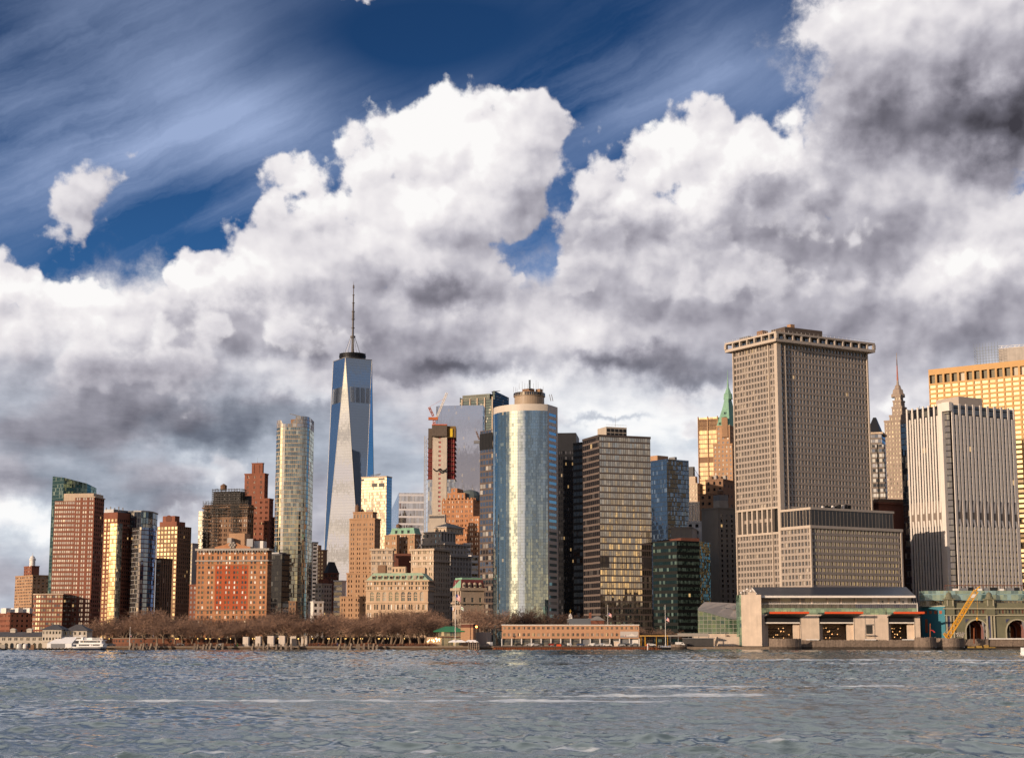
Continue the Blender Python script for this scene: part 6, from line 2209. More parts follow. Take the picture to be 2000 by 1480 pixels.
B.P('upper_frame', WHITE).prism(((X(1481), y2 - .4), (X(1483), y2 - .4), (X(1483), y2 + 4), (X(1481), y2 + 4)), Z(1199), Z(1179), True, True)
rl = B.P('terrace_railing', GREYMETAL)
rl.bar((X(1483), y2, Z(1174.5)), (X(1795), y2, Z(1174.5)), .07)
for k in range(70):
    xx = X(1483) + (X(1795) - X(1483)) * k / 69
    rl.bar((xx, y2, Z(1178)), (xx, y2, Z(1174.5)), .05, n=3)
# set-back top floor
y3 = yT + 9
B.P('top_floor', PANE_DARK).prism(((X(1490, 1172, y3), y3), (X(1780, 1172, y3), y3), (X(1780, 1172, y3), y3 + 12), (X(1490, 1172, y3), y3 + 12)), Z(1178), Z(1166, y3))
for (xa, xb, m_) in ((1488, 1520, TER), (1545, 1572, GREYSTONE), (1703, 1772, WHITE)):
    B.P('top_floor_wall', m_).prism(((X(xa, 1172, y3), y3 - .3), (X(xb, 1172, y3), y3 - .3), (X(xb, 1172, y3), y3 + 3), (X(xa, 1172, y3), y3 + 3)), Z(1178), Z(1167, y3))
for x in (1530, 1570, 1593, 1624, 1651, 1680, 1725, 1745, 1766):
    B.P('column', TER).bar((X(x), y3 - 1, Z(1178)), (X(x), y3 - 1, Z(1165)), .45, .45, 8)
for x in (1722, 1746, 1762):
    B.P('door', STEEL).prism(((X(x, 1172, y3), y3 - .45), (X(x + 3, 1172, y3), y3 - .45), (X(x + 3, 1172, y3), y3 - .3), (X(x, 1172, y3), y3 - .3)), Z(1178), Z(1172), True)
# tilted solar roof
SOLAR = curtain('solar_panel', 1.6, 2.4, base=(.014, .018, .03), refl=.05, rough=.3, tint=(.75, .85, 1), mw=.1, mh=.08, mcol=(.10, .10, .11), tilt=.004, blind=.0, lit=0)
ra, rb2 = (X(1482, 1163, yT), yT), (X(1788, 1163, yT), yT)
rc2, rd2 = (X(1770, 1146, yT + 20), yT + 20), (X(1468, 1146, yT + 20), yT + 20)
zlo, zhi = Z(1163.0), at(1620, 1146, yT + 20).z
Lr = math.hypot(20, zhi - zlo)
B.P('solar_roof', SOLAR).quad((*ra, zlo), (*rb2, zlo), (*rc2, zhi), (*rd2, zhi), ((0, 0), (rb2[0] - ra[0], 0), (rb2[0] - ra[0] + 4, Lr * .66), (4, Lr * .66)))
B.P('roof_soffit', WHITE).quad((*rd2, zhi - .9), (*rc2, zhi - .9), (*rb2, zlo - .9), (*ra, zlo - .9))
B.P('roof_edge', WHITE).prism((ra, rb2, (rb2[0], rb2[1] + .4), (ra[0], ra[1] + .4)), zlo - 1.0, zlo + .1, True, True)
B.P('roof_edge', WHITE).quad((*rd2, zhi + .1), (*ra, zlo + .1), (*ra, zlo - 1.0), (*rd2, zhi - 1.0))
B.P('roof_edge', WHITE).prism(((rb2[0] - .5, yT), (X(1795), yT + 2), (X(1795), yT + 3), (rb2[0] - .5, yT + 3)), zlo - .6, zlo - .1, True, True)
for k, x in enumerate((1447, 1453, 1459, 1463, 1466)):
    a = at(x, 1160 - k % 3 * 4, yT + 6)
    B.P('satellite_dish', WHITE).lathe((a.x, yT + 5, Z(1161) + .6 + k % 3), [(.05, 0), (.5, .15), (.62, .5), (.5, .9), (.05, 1.1)], 8)
    B.P('antenna', WHITE).bar((a.x, yT + 5, Z(1161)), (a.x, yT + 5, Z(1161) + 1 + k % 3), .08)
B.finish()

# glass subway hall left of the terminal
B = Bld('station_hall', 'low station hall with sloping pale roof and green glazed front, left of ferry terminal', 'building', 905)
yS = 905
XS = lambda px, y=yS: at(px, 1210, y).x
ZS = lambda py, y=yS: at(1400, py, y).z
HG = curtain('hall_green_glass', 2.3, 2.2, base=(.05, .08, .055), refl=.2, tint=(.75, .95, .8), mw=.22, mh=.22, mcol=(.30, .30, .26), tilt=.04, blind=.5, blindcol=(.10, .15, .09), lit=0)
f = [(XS(1363), ZS(1190)), (XS(1375), ZS(1192.5)), (XS(1400), ZS(1200)), (XS(1425), ZS(1206)), (XS(1449), ZS(1209))]
g = B.P('glazing', HG)
z0_ = ZS(1237)
for (xa, za), (xb, zb_) in zip(f, f[1:]):
    g.quad((xa, yS, z0_), (xb, yS, z0_), (xb, yS, zb_), (xa, yS, za), ((xa, z0_), (xb, z0_), (xb, zb_), (xa, za)))
rf = B.P('roof', solid('hall_roof', (.42, .36, .31), .7, .15))
yb = yS + 34
bkp = [(at(1376, 1175, yb).x, at(1376, 1175, yb).z), (at(1405, 1176, yb).x, at(1405, 1176, yb).z), (at(1425, 1177, yb).x, at(1425, 1177, yb).z), (at(1440, 1178, yb).x, at(1440, 1178, yb).z), (at(1462, 1178, yb).x, at(1462, 1178, yb).z)]
for i in range(4):
    rf.quad((f[i][0], yS - 1, f[i][1] + .6), (f[i + 1][0], yS - 1, f[i + 1][1] + .6), (bkp[i + 1][0], yb, bkp[i + 1][1]), (bkp[i][0], yb, bkp[i][1]))
    B.P('roof_edge', GREYMETAL).quad((f[i][0], yS - 1, f[i][1] - .5), (f[i + 1][0], yS - 1, f[i + 1][1] - .5), (f[i + 1][0], yS - 1, f[i + 1][1] + .6), (f[i][0], yS - 1, f[i][1] + .6))
B.P('side_glazing', HG).quad((bkp[0][0], yb, z0_), (f[0][0], yS, z0_), (f[0][0], yS, f[0][1]), (bkp[0][0], yb, bkp[0][1]), ((0, 0), (34, 0), (34, 12), (0, 14)))
for k, (x, py) in enumerate(((1436, 1185), (1440, 1188), (1412, 1187), (1390, 1186))):
    a = at(x, py, yS + 16)
    B.P('rooftop_unit', GREYMETAL).cbox((a.x, a.y, a.z - 1.2), 3 - k % 2, 2, 1.8)
B.P('base', TER).prism(((XS(1363), yS - .5), (XS(1449), yS - .5), (XS(1449), yS + 30), (XS(1363), yS + 30)), GZ, z0_)
B.P('base', TER).prism(((XS(1402, 884), 884), (XS(1449, 884), 884), (XS(1449, 884), 900), (XS(1402, 884), 900)), GZ - .8, at(1420, 1243, 884).z)
B.finish()

# old green iron ferry house at the right
IRON = solid('olive_iron', (.15, .145, .095), .6, .3)
IRONL = solid('pale_iron', (.36, .33, .24), .6, .2)
IRONB = solid('blue_iron', (.055, .06, .12), .6, .25)
TEALW = solid('teal_paint', (.035, .17, .22), .55, .2)
ROSE = solid('rose_arch', (.26, .13, .115), .7, .2)
BRASS = solid('orange_plaster', (.42, .11, .035), .7, .25)
AQ = curtain('aqua_screen_glass', 2.0, 3.2, base=(.06, .11, .115), refl=.3, tint=(.72, .95, .98), mw=.10, mh=.5, mcol=(.2, .3, .31), tilt=.025, blind=.3, blindcol=(.2, .3, .31), lit=0)
yM = 890
XM = lambda px, y=yM: at(px, 1220, y).x
ZM = lambda py, y=yM: at(1900, py, y).z
B = Bld('ferry_house', 'old olive iron ferry house with broad arches, teal side wall and aqua glass storey', 'building', yM)
B.P('side_wall', TEALW).prism(((XM(1801, yM + 10), yM + 10), (XM(1846), yM - .5), (XM(1849), yM + 3), (XM(1849), yM + 26), (XM(1801, yM + 10), yM + 30)), GZ, ZM(1184))
p0, p1 = Vector((XM(1801, yM + 10), yM + 10)), Vector((XM(1846), yM - .5))
sd_ = (p1 - p0)
sn = Vector((sd_.y, -sd_.x)).normalized() * .12
RUST = solid('rust_window', (.34, .10, .05), .8)
for k in range(4):
    a, b = p0 + sd_ * (.12 + .215 * k) + sn, p0 + sd_ * (.23 + .215 * k) + sn
    B.P('side_window', RUST).quad((*a, ZM(1198)), (*b, ZM(1198)), (*b, ZM(1192)), (*a, ZM(1192)))
a, b = p0 + sd_ * .14 + sn, p0 + sd_ * .25 + sn
B.P('side_window', RUST).quad((*a, ZM(1235)), (*b, ZM(1235)), (*b, ZM(1208)), (*a, ZM(1208)))
ONES.update({'side_window', 'arch', 'tower_dome', 'pilaster', 'frieze_window', 'back_window'})
xL, xR = XM(1849), XM(2075)
H = [ZM(p) for p in (1247, 1202, 1200, 1189, 1187, 1183, 1177, 1171)]
bay = XM(1935) - XM(1856)
fw = B.P('facade', IRON)
arches = [(XM(1908) + k * bay) for k in range(3)]
ra_ = (XM(1931.5) - XM(1884.5)) / 2
rz = ZM(1208)
u = xL
for cxa in arches:
    fw.quad((u, yM, GZ), (cxa - ra_, yM, GZ), (cxa - ra_, yM, H[1]), (u, yM, H[1]))
    u = cxa + ra_
    sp = rz - ra_
    arc = [(cxa + ra_ * math.cos(math.pi * k / 18), sp + ra_ * math.sin(math.pi * k / 18)) for k in range(19)]
    for (u0, v0), (u1, v1) in zip(arc, arc[1:]):
        fw.quad((u1, yM, v1), (u0, yM, v0), (u0, yM, H[1]), (u1, yM, H[1]))
    for q_, (r_, yy, m_) in enumerate(((1.0, 0, IRONL), (.93, 5, ROSE), (.80, 11, ROSE))):
        ab = B.P('arch', m_)
        ab2 = [(cxa + (ra_ * r_) * math.cos(math.pi * k / 18) - q_ * 1.2, sp + ra_ * r_ * math.sin(math.pi * k / 18)) for k in range(19)]
        ab2 = [(ab2[0][0], GZ)] + ab2 + [(ab2[-1][0], GZ)]
        ab3 = [(cxa - q_ * 1.2 + (x - cxa + q_ * 1.2) * .9, z if z <= GZ else sp + (z - sp) * .9 if z > sp else z) for x, z in ab2]
        for k in range(len(ab2) - 1):
            (x0, z0_), (x1, z1_) = ab2[k], ab2[k + 1]
            (v0, w0), (v1, w1) = ab3[k], ab3[k + 1]
            d0, d1 = yM - .4 + yy, yM + .5 + yy + (4 if q_ else 0)
            ab.quad((x0, d0, z0_), (v0, d0, w0), (v1, d0, w1), (x1, d0, z1_))
            ab.quad((v0, d0, w0), (v0, d1, w0), (v1, d1, w1), (v1, d0, w1))
            ab.quad((x0, d0, z0_), (x1, d0, z1_), (x1, d1, z1_), (x0, d1, z0_))
    B.P('back_wall', BRASS).quad((cxa + .5, yM + 15, GZ), (cxa + ra_, yM + 13, GZ), (cxa + ra_, yM + 13, rz), (cxa + .5, yM + 15, rz))
    B.P('back_window', PANE_DARK).poly([(cxa + ra_ * .62 + 1.3 * math.cos(t), yM + 13.4, GZ + 2.6 + 1.5 * math.sin(t)) for t in [math.pi * k / 8 for k in range(9)]] , None, 0, rr())
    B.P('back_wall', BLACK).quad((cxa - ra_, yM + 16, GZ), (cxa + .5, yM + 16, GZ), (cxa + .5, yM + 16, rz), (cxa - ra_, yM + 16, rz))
    for xs_, sgn in ((cxa - ra_ * .93, 1), (cxa + ra_ * .93, -1)):
        B.P('spandrel', IRONB).poly([(xs_ - sgn * .1, yM - .15, rz - 2.2), (xs_ - sgn * .1 + sgn * 2.0, yM - .15, rz - .1), (xs_ - sgn * .1, yM - .15, rz - .1)][::sgn])
fw.quad((u, yM, GZ), (xR, yM, GZ), (xR, yM, H[1]), (u, yM, H[1]))
for (za, zb_, o, m_) in ((H[1], H[2], 1.0, IRONL), (H[2], H[3], 0, IRON), (H[3], H[4], 1.6, IRONL), (H[4], H[5], .2, IRON), (H[5], H[6], 0, IRON)):
    B.P('entablature', m_).prism(((xL - o, yM - o), (xR, yM - o), (xR, yM + 20), (xL - o, yM + 20)), za, zb_, True, True)
for k in range(34):
    x = xL + 3.5 + k * 1.75
    if abs(((x - XM(1856) + bay / 2) % bay) - bay / 2) < 2.6:
        continue
    B.P('frieze_window', PANE_DARK if k % 3 else BRICK_DARK).quad((x, yM - .06, H[2] + .7), (x + .9, yM - .06, H[2] + .7), (x + .9, yM - .06, H[3] - .5), (x, yM - .06, H[3] - .5), None, 0, rr())
for k in range(3):
    xp = XM(1856) + k * bay
    for o in (-2.3, -.1, 1.5):
        B.P('pilaster', IRONL).prism(((xp + o, yM - .8), (xp + o + .7, yM - .8), (xp + o + .7, yM), (xp + o, yM)), GZ, H[1])
    B.P('pilaster', IRONB).prism(((xp - 1.6, yM - .3), (xp - .1, yM - .3), (xp - .1, yM), (xp - 1.6, yM)), GZ + 1.5, H[1])
    B.P('pilaster', IRON).prism(((xp - 2.8, yM - 1.1), (xp + 2.6, yM - 1.1), (xp + 2.6, yM), (xp - 2.8, yM)), GZ, GZ + 1.8)
    tw = B.P('tower_dome', IRON)
    tw.prism(((xp - 2.2, yM - 1.4), (xp + 2.2, yM - 1.4), (xp + 2.2, yM + 3), (xp - 2.2, yM + 3)), H[2], H[7])
    tw.prism(((xp - 2.8, yM - 2), (xp + 2.8, yM - 2), (xp + 2.8, yM + 3.5), (xp - 2.8, yM + 3.5)), H[7], H[7] + .7, True, True)
    tw.lathe((xp, yM + .8, H[7] + .7), [(2.3, 0), (2.2, .5), (1.7, 1.0), (1.5, 1.8), (1.5, 2.2), (1.15, 2.9), (.5, 3.3), (.2, 3.5)], 12)
    tw.bar((xp, yM + .8, H[7] + 4), (xp, yM + .8, H[7] + 12), .12, .07)
    for o in (-1.5, 1.5):
        B.P('pilaster', IRONL).prism(((xp + o - .3, yM - 1.7), (xp + o + .3, yM - 1.7), (xp + o + .3, yM - 1.4), (xp + o - .3, yM - 1.4)), H[5], H[7])
tr_ = B.P('loggia', curtain('loggia_glass', 2.2, 5, base=(.03, .035, .045), refl=.12, mw=.5, mh=.1, mcol=(.24, .20, .12), tilt=.03, blind=.3, blindcol=(.1, .1, .1), lit=.02))
tr_.prism(((XM(1809, yM + 8), yM + 8), (xR, yM + 4), (xR, yM + 20), (XM(1809, yM + 8), yM + 20)), ZM(1184), ZM(1173, yM + 5))
B.P('entablature', IRONL).prism(((XM(1803, yM + 6), yM + 6), (XM(1848), yM + 1), (XM(1848), yM + 20), (XM(1803, yM + 6), yM + 20)), ZM(1184), ZM(1181.5), True, True)
sg = B.P('glass_storey', AQ)
sg.prism(((XM(1808, yM + 8), yM + 8), (XM(1851, yM + 5), yM + 5), (xR, yM + 5), (xR, yM + 20), (XM(1808, yM + 8), yM + 20)), ZM(1172, yM + 5), ZM(1153, yM + 5))
B.P('entablature', MATS['pale_iron']).prism(((XM(1808, yM + 8), yM + 7.8), (xR, yM + 4.6), (xR, yM + 20), (XM(1808, yM + 8), yM + 20)), ZM(1173.5, yM + 5), ZM(1172, yM + 5), True, True)
mr = B.P('roof_frame', BRICK_DARK)
mr.prism(((XM(1849, yM + 14), yM + 14), (xR, yM + 14), (xR, yM + 15), (XM(1849, yM + 14), yM + 15)), ZM(1143.6, yM + 14), ZM(1142, yM + 14), True, True)
for k in range(12):
    x = XM(1849, yM + 14) + k * 5.2
    mr.bar((x, yM + 14.5, ZM(1153, yM + 14)), (x, yM + 14.5, ZM(1143, yM + 14)), .18)
for k in range(9):
    x = 1866 + k * 15
    a = at(x, 1152, yM + 12)
    B.P('rooftop_unit', (WHITE, GREYMETAL, BLACK)[k % 3]).cbox((a.x, a.y, ZM(1153, yM + 5)), 2.4 + k % 2, 2, 1.3 + k % 3 * .3)
B.finish()

# ------------------------------------------------------------------ ground and water
def struct(mb, name, m):
    return tag(mb.build(name, m), kind='structure')


SHORE = 851.0
gb = MB()
gb.poly([(-6000, SHORE + 2.5, GZ), (6000, SHORE + 2.5, GZ), (9000, 24000, GZ), (-9000, 24000, GZ)])
struct(gb, 'ground', solid('park_ground', (.055, .036, .026), .95, .4, .05, streak=False))
gb = MB()
gb.poly([(-600, SHORE + 2.4, GZ + .004 + .02), (90, SHORE + 2.4, GZ + .024), (90, SHORE + 12, GZ + .024), (-600, SHORE + 12, GZ + .024)])
struct(gb, 'promenade', solid('promenade_paving', (.15, .11, .085), .9, .3, .3, streak=False))
gb = MB()
gb.poly([(-22, SHORE + 2.4, GZ + .026), (112, SHORE + 2.4, GZ + .026), (112, SHORE + 32, GZ + .026), (-22, SHORE + 32, GZ + .026)])
struct(gb, 'parking_lot', solid('asphalt', (.05, .048, .046), .95, .4, .3, streak=False))
gb = MB()
gb.poly([(-900, 1000, GZ + .03), (900, 1000, GZ + .03), (900, 1016, GZ + .03), (-900, 1016, GZ + .03)])
struct(gb, 'road', MATS['asphalt'])


def water_mat():
    def f(b):
        t = N.tree
        g = N(N.node('ShaderNodeNewGeometry').outputs['Position'])
        x, y, z = N.xyz(g)
        w1 = N.noise(N.v('MULTIPLY', g, (.55, 1.0, 1)), 1.5, 5, .62)
        w2 = N.noise(N.v('MULTIPLY', g, (.5, 1.0, 1)), .32, 3, .5)
        w3 = N.noise(N.v('MULTIPLY', g, (.7, 1.0, 1)), 4.5, 3, .6)
        h = w1 * .55 + w2 * .9 + w3 * .2
        bp = N.node('ShaderNodeBump')
        sl_ = N.noise(N.v('MULTIPLY', g, (.008, .022, 0)), 1.0, 3, .55).step(.38, .62)
        N.put(bp, 'Strength', sl_ * .36 + .03)
        bp.inputs['Distance'].default_value = .6
        N.put(bp, 'Height', h)
        nrm = N(bp.outputs[0])
        # foam: wakes drawn out along the shore, a few whitecaps
        wob = N.noise(N.v('MULTIPLY', g, (.012, .012, 0)), 1.0, 3, .5)
        br = N.noise(N.v('MULTIPLY', g, (.05, .35, 0)), 1.0, 6, .68)
        fine = N.noise(N.v('MULTIPLY', g, (.30, 1.4, 0)), 1.0, 5, .7)
        acc = None
        for (d0, slope, wd, xa, xb, k) in ((160, -.05, 3.4, -60, 14, 1.25), (176, .05, 3.6, -20, 60, .9), (205, .12, 5.0, 4, 60, .8), (300, .1, 10, 60, 150, .8), (440, .06, 22, 40, 300, 1.2),
                                           (395, -.04, 12, 70, 300, .9), (560, .02, 26, -200, 60, .5), (240, .05, 6, 40, 130, .7), (92, .02, 1.2, -40, 6, .8), (700, .0, 40, 150, 400, .6), (125, .03, 1.6, -40, -8, .5)):
            yy = y - x * slope - (wob - .5) * (d0 * .12) - d0
            m = N.m('ABSOLUTE', yy).step(wd, 0.0) * x.step(xa - 6, xa + 10) * x.step(xb + 10, xb - 6) * k
            acc = m if acc is None else N.m('MAXIMUM', acc, m)
        foam = (acc * .62 + br * .62 + (fine - .5) * 1.15 + z * .35).step(.64, .86)
        caps = (N.noise(N.v('MULTIPLY', g, (.10, .30, 0)), 1.0, 4, .6) * .5 + fine * .5 + z * .30).step(.65, .73)
        fm = N.m('MAXIMUM', foam, caps * .6).clamp()
        S(b, col=N.mix(fm, (.082, .110, .106, 1), (.62, .64, .66, 1)), rough=fm * .5 + .06, ior=2.15, nrm=nrm, spec=.5)
        b.inputs['Specular Tint'].default_value = (.84, .97, 1.0, 1)
    return mat('water', f)


def make_water():
    wm = water_mat()
    b = MB()
    b.poly([(-9000, -6000, -.8), (9000, -6000, -.8), (9000, SHORE + 30, -.8), (-9000, SHORE + 30, -.8)])
    struct(b, 'water', wm)
    rng = np.random.default_rng(3)
    ys = [60.0]
    while ys[-1] < SHORE + 6:
        yv = ys[-1]
        ys.append(yv + (.27 if yv < 150 else .27 + (yv - 150) * .0022))
    ys = np.array(ys)
    nc = 760
    no = 130
    out = (np.arange(1, no + 1) / no) ** 1.7 * 320.0
    us = np.linspace(-.40, .40, nc)
    X_ = np.concatenate([-.40 * ys[:, None] - out[None, ::-1], np.outer(ys, us), .40 * ys[:, None] + out[None, :]], 1)
    nc += 2 * no
    Y_ = np.repeat(ys[:, None], nc, 1)
    Zs = np.zeros_like(X_)
    dX, dY = np.zeros_like(X_), np.zeros_like(X_)
    amp_mod = .75 + .35 * np.sin(X_ * .031 + 1.3 + .8 * np.sin(Y_ * .017)) * np.sin(Y_ * .026 + .5)
    for k in range(90):
        lam = 0.9 * (11.0 / 0.9) ** rng.random()
        th = rng.normal(math.radians(78), .55)
        kx, ky = math.cos(th) * 2 * math.pi / lam, math.sin(th) * 2 * math.pi / lam
        a = .0100 * lam ** 1.0 * rng.uniform(.6, 1.3) / (1 + (lam / 5.5) ** 2)
        ph = rng.random() * 6.283 + 1.2 * np.sin(X_ * .02 * rng.uniform(.5, 2) + rng.random() * 6)
        arg = kx * X_ + ky * Y_ + ph
        Zs += a * np.sin(arg)
        c = np.cos(arg) * a * 1.05
        dX += c * math.cos(th)
        dY += c * math.sin(th)
    for k in range(7):                       # patches of steeper swell, running towards the viewer
        lam = rng.uniform(5.5, 11)
        th = rng.normal(math.radians(86), .18)
        gx, gy = rng.uniform(.018, .04), rng.uniform(.02, .05)
        env = np.clip(np.sin(X_ * gx + rng.random() * 6 + .6 * np.sin(Y_ * .03)) * np.sin(Y_ * gy + rng.random() * 6), 0, 1) ** 1.5
        arg = (math.cos(th) * X_ + math.sin(th) * Y_) * 2 * math.pi / lam + rng.random() * 6 + .8 * np.sin(X_ * .08)
        Zs += env * .022 * lam * np.sin(arg)
        dY += env * .020 * lam * np.cos(arg)
    Zs *= amp_mod
    V = np.stack([X_ + dX * amp_mod, Y_ + dY * amp_mod, Zs], -1).reshape(-1, 3).astype(np.float32)
    nr = len(ys)
    i = (np.arange(nr - 1)[:, None] * nc + np.arange(nc - 1)[None, :]).reshape(-1)
    Q = np.stack([i, i + 1, i + nc + 1, i + nc], 1).astype(np.int32)
    me = bpy.data.meshes.new('water')
    me.vertices.add(len(V))
    me.vertices.foreach_set('co', V.ravel())
    me.loops.add(Q.size)
    me.loops.foreach_set('vertex_index', Q.ravel())
    me.polygons.add(len(Q))
    me.polygons.foreach_set('loop_start', np.arange(0, Q.size, 4, dtype=np.int32))
    me.polygons.foreach_set('loop_total', np.full(len(Q), 4, np.int32))
    me.polygons.foreach_set('use_smooth', np.ones(len(Q), bool))
    me.materials.append(wm)
    me.update(calc_edges=True)
    o = bpy.data.objects.new('water', me)
    COL.objects.link(o)
    tag(o, kind='structure')


make_water()

# ------------------------------------------------------------------ shore
STONE_W = solid('seawall_stone', (.11, .07, .045), .9, .45, .5)
RUSTW = solid('rusty_sheet_pile', (.20, .062, .025), .9, .55, .6)
PILEW = solid('pile_concrete', (.21, .16, .12), .9, .4, .8)
TIMBER = solid('fender_timber', (.19, .145, .115), .9, .8, 1.2)
TIMBERW = solid('wet_timber', (.06, .045, .036), .8, .5, .8)
xg = lambda px, y, py=1255: at(px, py, y).x
zg_ = lambda py, y: at(1000, py, y).z


def one(name, label, cat, mb, m, group=None, base=None, smooth=False):
    """a thing that is one mesh"""
    if base is None:
        xs = [v[0] for v in mb.v]
        ys = [v[1] for v in mb.v]
        base = ((min(xs) + max(xs)) / 2, (min(ys) + max(ys)) / 2, min(v[2] for v in mb.v))
    return tag(mb.build(name, m, None, base, smooth), label, cat, group)


def assembled(name, label, cat, base, parts, group=None):
    """parts: list of (name, MB, material) in world coordinates"""
    r = thing(name, label, cat, base, group)
    out = []
    for pn, mb, m in parts:
        out.append(part(mb, pn, m, r))
    return r


# park seawall with coping and railing
w = MB()
x0, x1 = xg(-60, SHORE), xg(975, SHORE)
w.prism(((x0, SHORE), (x1, SHORE), (x1, SHORE + 2.4), (x0, SHORE + 2.4)), -2, GZ - .6, True)
cp = MB()
cp.prism(((x0, SHORE - .3), (x1, SHORE - .3), (x1, SHORE + 2.4), (x0, SHORE + 2.4)), GZ - .6, GZ + .1, True, True)
rl = MB()
n = 170
for k in range(n + 1):
    x = x0 + (x1 - x0) * k / n
    rl.bar((x, SHORE + .5, GZ + .1), (x, SHORE + .5, GZ + 1.2), .05, n=3)
for h in (.5, .8, 1.2):
    rl.bar((x0, SHORE + .5, GZ + h), (x1, SHORE + .5, GZ + h), .04, n=3)
assembled('seawall', 'brown stone seawall with a pale coping and railing along the park promenade', 'seawall', ((x0 + x1) / 2, SHORE, -2), [('wall', w, STONE_W), ('coping', cp, PILEW), ('railing', rl, STEEL)])
w, cp = MB(), MB()
x0, x1 = xg(964, SHORE - 2), xg(1290, SHORE - 2)
k = 0
x = x0
while x < x1:
    w.prism(((x, SHORE - 2 - .35 * (k % 2)), (x + .6, SHORE - 2 - .35 * (k % 2)), (x + .6, SHORE + 3), (x, SHORE + 3)), -2, GZ - .5, True)
    x += .6
    k += 1
cp.prism(((x0, SHORE - 2.6), (x1, SHORE - 2.6), (x1, SHORE + 2.4), (x0, SHORE + 2.4)), GZ - .5, GZ + .02, True, True)
assembled('bulkhead', 'rust red sheet pile bulkhead in front of the parked cars', 'seawall', ((x0 + x1) / 2, SHORE - 2, -2), [('wall', w, RUSTW), ('coping', cp, solid('bulkhead_cap', (.10, .06, .045), .9, .4))])
w = MB()
x0, x1 = xg(1290, SHORE), xg(1510, SHORE)
w.prism(((x0, SHORE), (x1, SHORE), (x1, SHORE + 2.6), (x0, SHORE + 2.6)), -2, GZ - .2, True)
one('seawall', 'low stained concrete quay below the station hall', 'seawall', w, PILEW)


def fender(pts, z1, label, name='fender_wall'):
    """a row of vertical timbers along a line of plan points, wet and dark towards the water"""
    w, t = MB(), MB()
    for a, b in zip(pts, pts[1:]):
        a, b = Vector(a), Vector(b)
        L = (b - a).length
        u = (b - a) / L
        nn = Vector((u.y, -u.x))
        k = max(1, round(L / .42))
        for i in range(k):
            p = a + u * (L * i / k)
            q = a + u * (L * (i + .92) / k)
            o = nn * (.12 * RNG.random())
            h = z1 - .5 * RNG.random() ** 2
            w.prism((p + o, q + o, q - nn * .4, p - nn * .4), 1.3 + .3 * RNG.random(), h, True)
            t.prism((p + o, q + o, q - nn * .4, p - nn * .4), -2, 1.32, True)
        t.prism((a + nn * .1 - nn * .5, b + nn * .1 - nn * .5, b - nn * .9, a - nn * .9), -2, z1 - .8, True)
    c = pts[len(pts) // 2]
    return assembled(name, label, 'fender', (c[0], c[1], -2), [('planking', w, TIMBER), ('wet_base', t, TIMBERW)])


yF = 846
curve = lambda x0, x1, y, bulge, n=8: [(x0 + (x1 - x0) * k / n, y - bulge * math.sin(math.pi * k / n)) for k in range(n + 1)]
fender(curve(xg(1504, 840), xg(1567, 840), 843, 4), zg_(1246, 840), 'bulging timber fender at the left slip of the ferry terminal')
fender([(xg(1567, 846), 848), (xg(1790, 846), 848)], zg_(1248.5, 846), 'long straight timber fender wall below the ferry terminal')
fender(curve(xg(1789, 838), xg(1832, 838), 841, 4), zg_(1243.5, 838), 'tall bulging timber fender between the ferry terminal and the teal wall', )
fender(curve(xg(1832, 842), xg(1888, 842), 846, 5), zg_(1245, 842), 'rounded weathered timber fender in front of the yellow crane')
fender([(xg(1888, 852), 855), (xg(2080, 852), 855)], zg_(1247, 852), 'timber fender wall with a white top rail, below the iron ferry house')
wr = MB()
wr.prism(((xg(1932, 852), 854.2), (xg(2080, 852), 854.2), (xg(2080, 852), 854.5), (xg(1932, 852), 854.5)), zg_(1248.2, 852), zg_(1245.6, 852), True, True)
one('rail', 'white painted rail on top of the fender at the right edge', 'rail', wr, WHITE)
for k, (xa, xb) in enumerate(((1575, 1600), (1690, 1712), (1763, 1787))):
    wr = MB()
    wr.prism(((xg(xa, 846), 846.8), (xg(xb, 846), 846.8), (xg(xb, 846), 847.1), (xg(xa, 846), 847.1)), zg_(1249.5, 846), zg_(1247.6, 846), True, True)
    one('rail', ('short white rail on the long fender under the left pier of the terminal', 'short white rail on the long fender under the small window bay of the terminal', 'short white rail on the long fender under the right slip')[k], 'rail', wr, WHITE, 'white rails on the fender')

# fender posts off the promenade
pw = MB()
pw.prism(((-.45, -.45), (.45, -.45), (.45, .45), (-.45, .45)), -2, 3.1, True)
pw.prism(((-.8, -.8), (.8, -.8), (.8, .9), (-.8, .9)), -2, .9, True)
pw.quad((-.4, -.5, 2.2), (.4, -.5, 2.2), (.4, -1.9, .3), (-.4, -1.9, .3))
pw.quad((.4, -.5, 2.2), (.4, -.5, .3), (.4, -1.9, .3), (.4, -1.9, .3 + .01))
first = None
groups_ = (('west of the first gap, below the old fort', (256, 261, 267, 276, 281, 287, 296, 307)), ('left of the granite slabs', (380, 387, 398, 405, 412, 424, 435)),
           ('in front of the granite slabs', (495, 505, 515, 524, 540, 549, 559, 569)), ('in front of the cafe side trees', (663, 674, 686, 697, 701, 711, 720, 730, 737)))
base_post = None
for gname, xs in groups_:
    for i, px in enumerate(xs):
        yv = 844 + RNG.random() * 2
        p = (xg(px, yv), yv, 0)
        lab = 'weathered concrete mooring post in the row ' + gname
        if base_post is None:
            base_post = tag(pw.build('mooring_post', PILEW, None, (0, 0, 0)), lab, 'post', 'mooring posts ' + gname)
            o = base_post
        else:
            o = dup(base_post, label=lab)
            o['group'] = 'mooring posts ' + gname
        o.location = p
        o.scale = (1, 1, .86 + .28 * RNG.random())
        o.rotation_euler = (0, RNG.normal() * .03, RNG.normal() * .2)

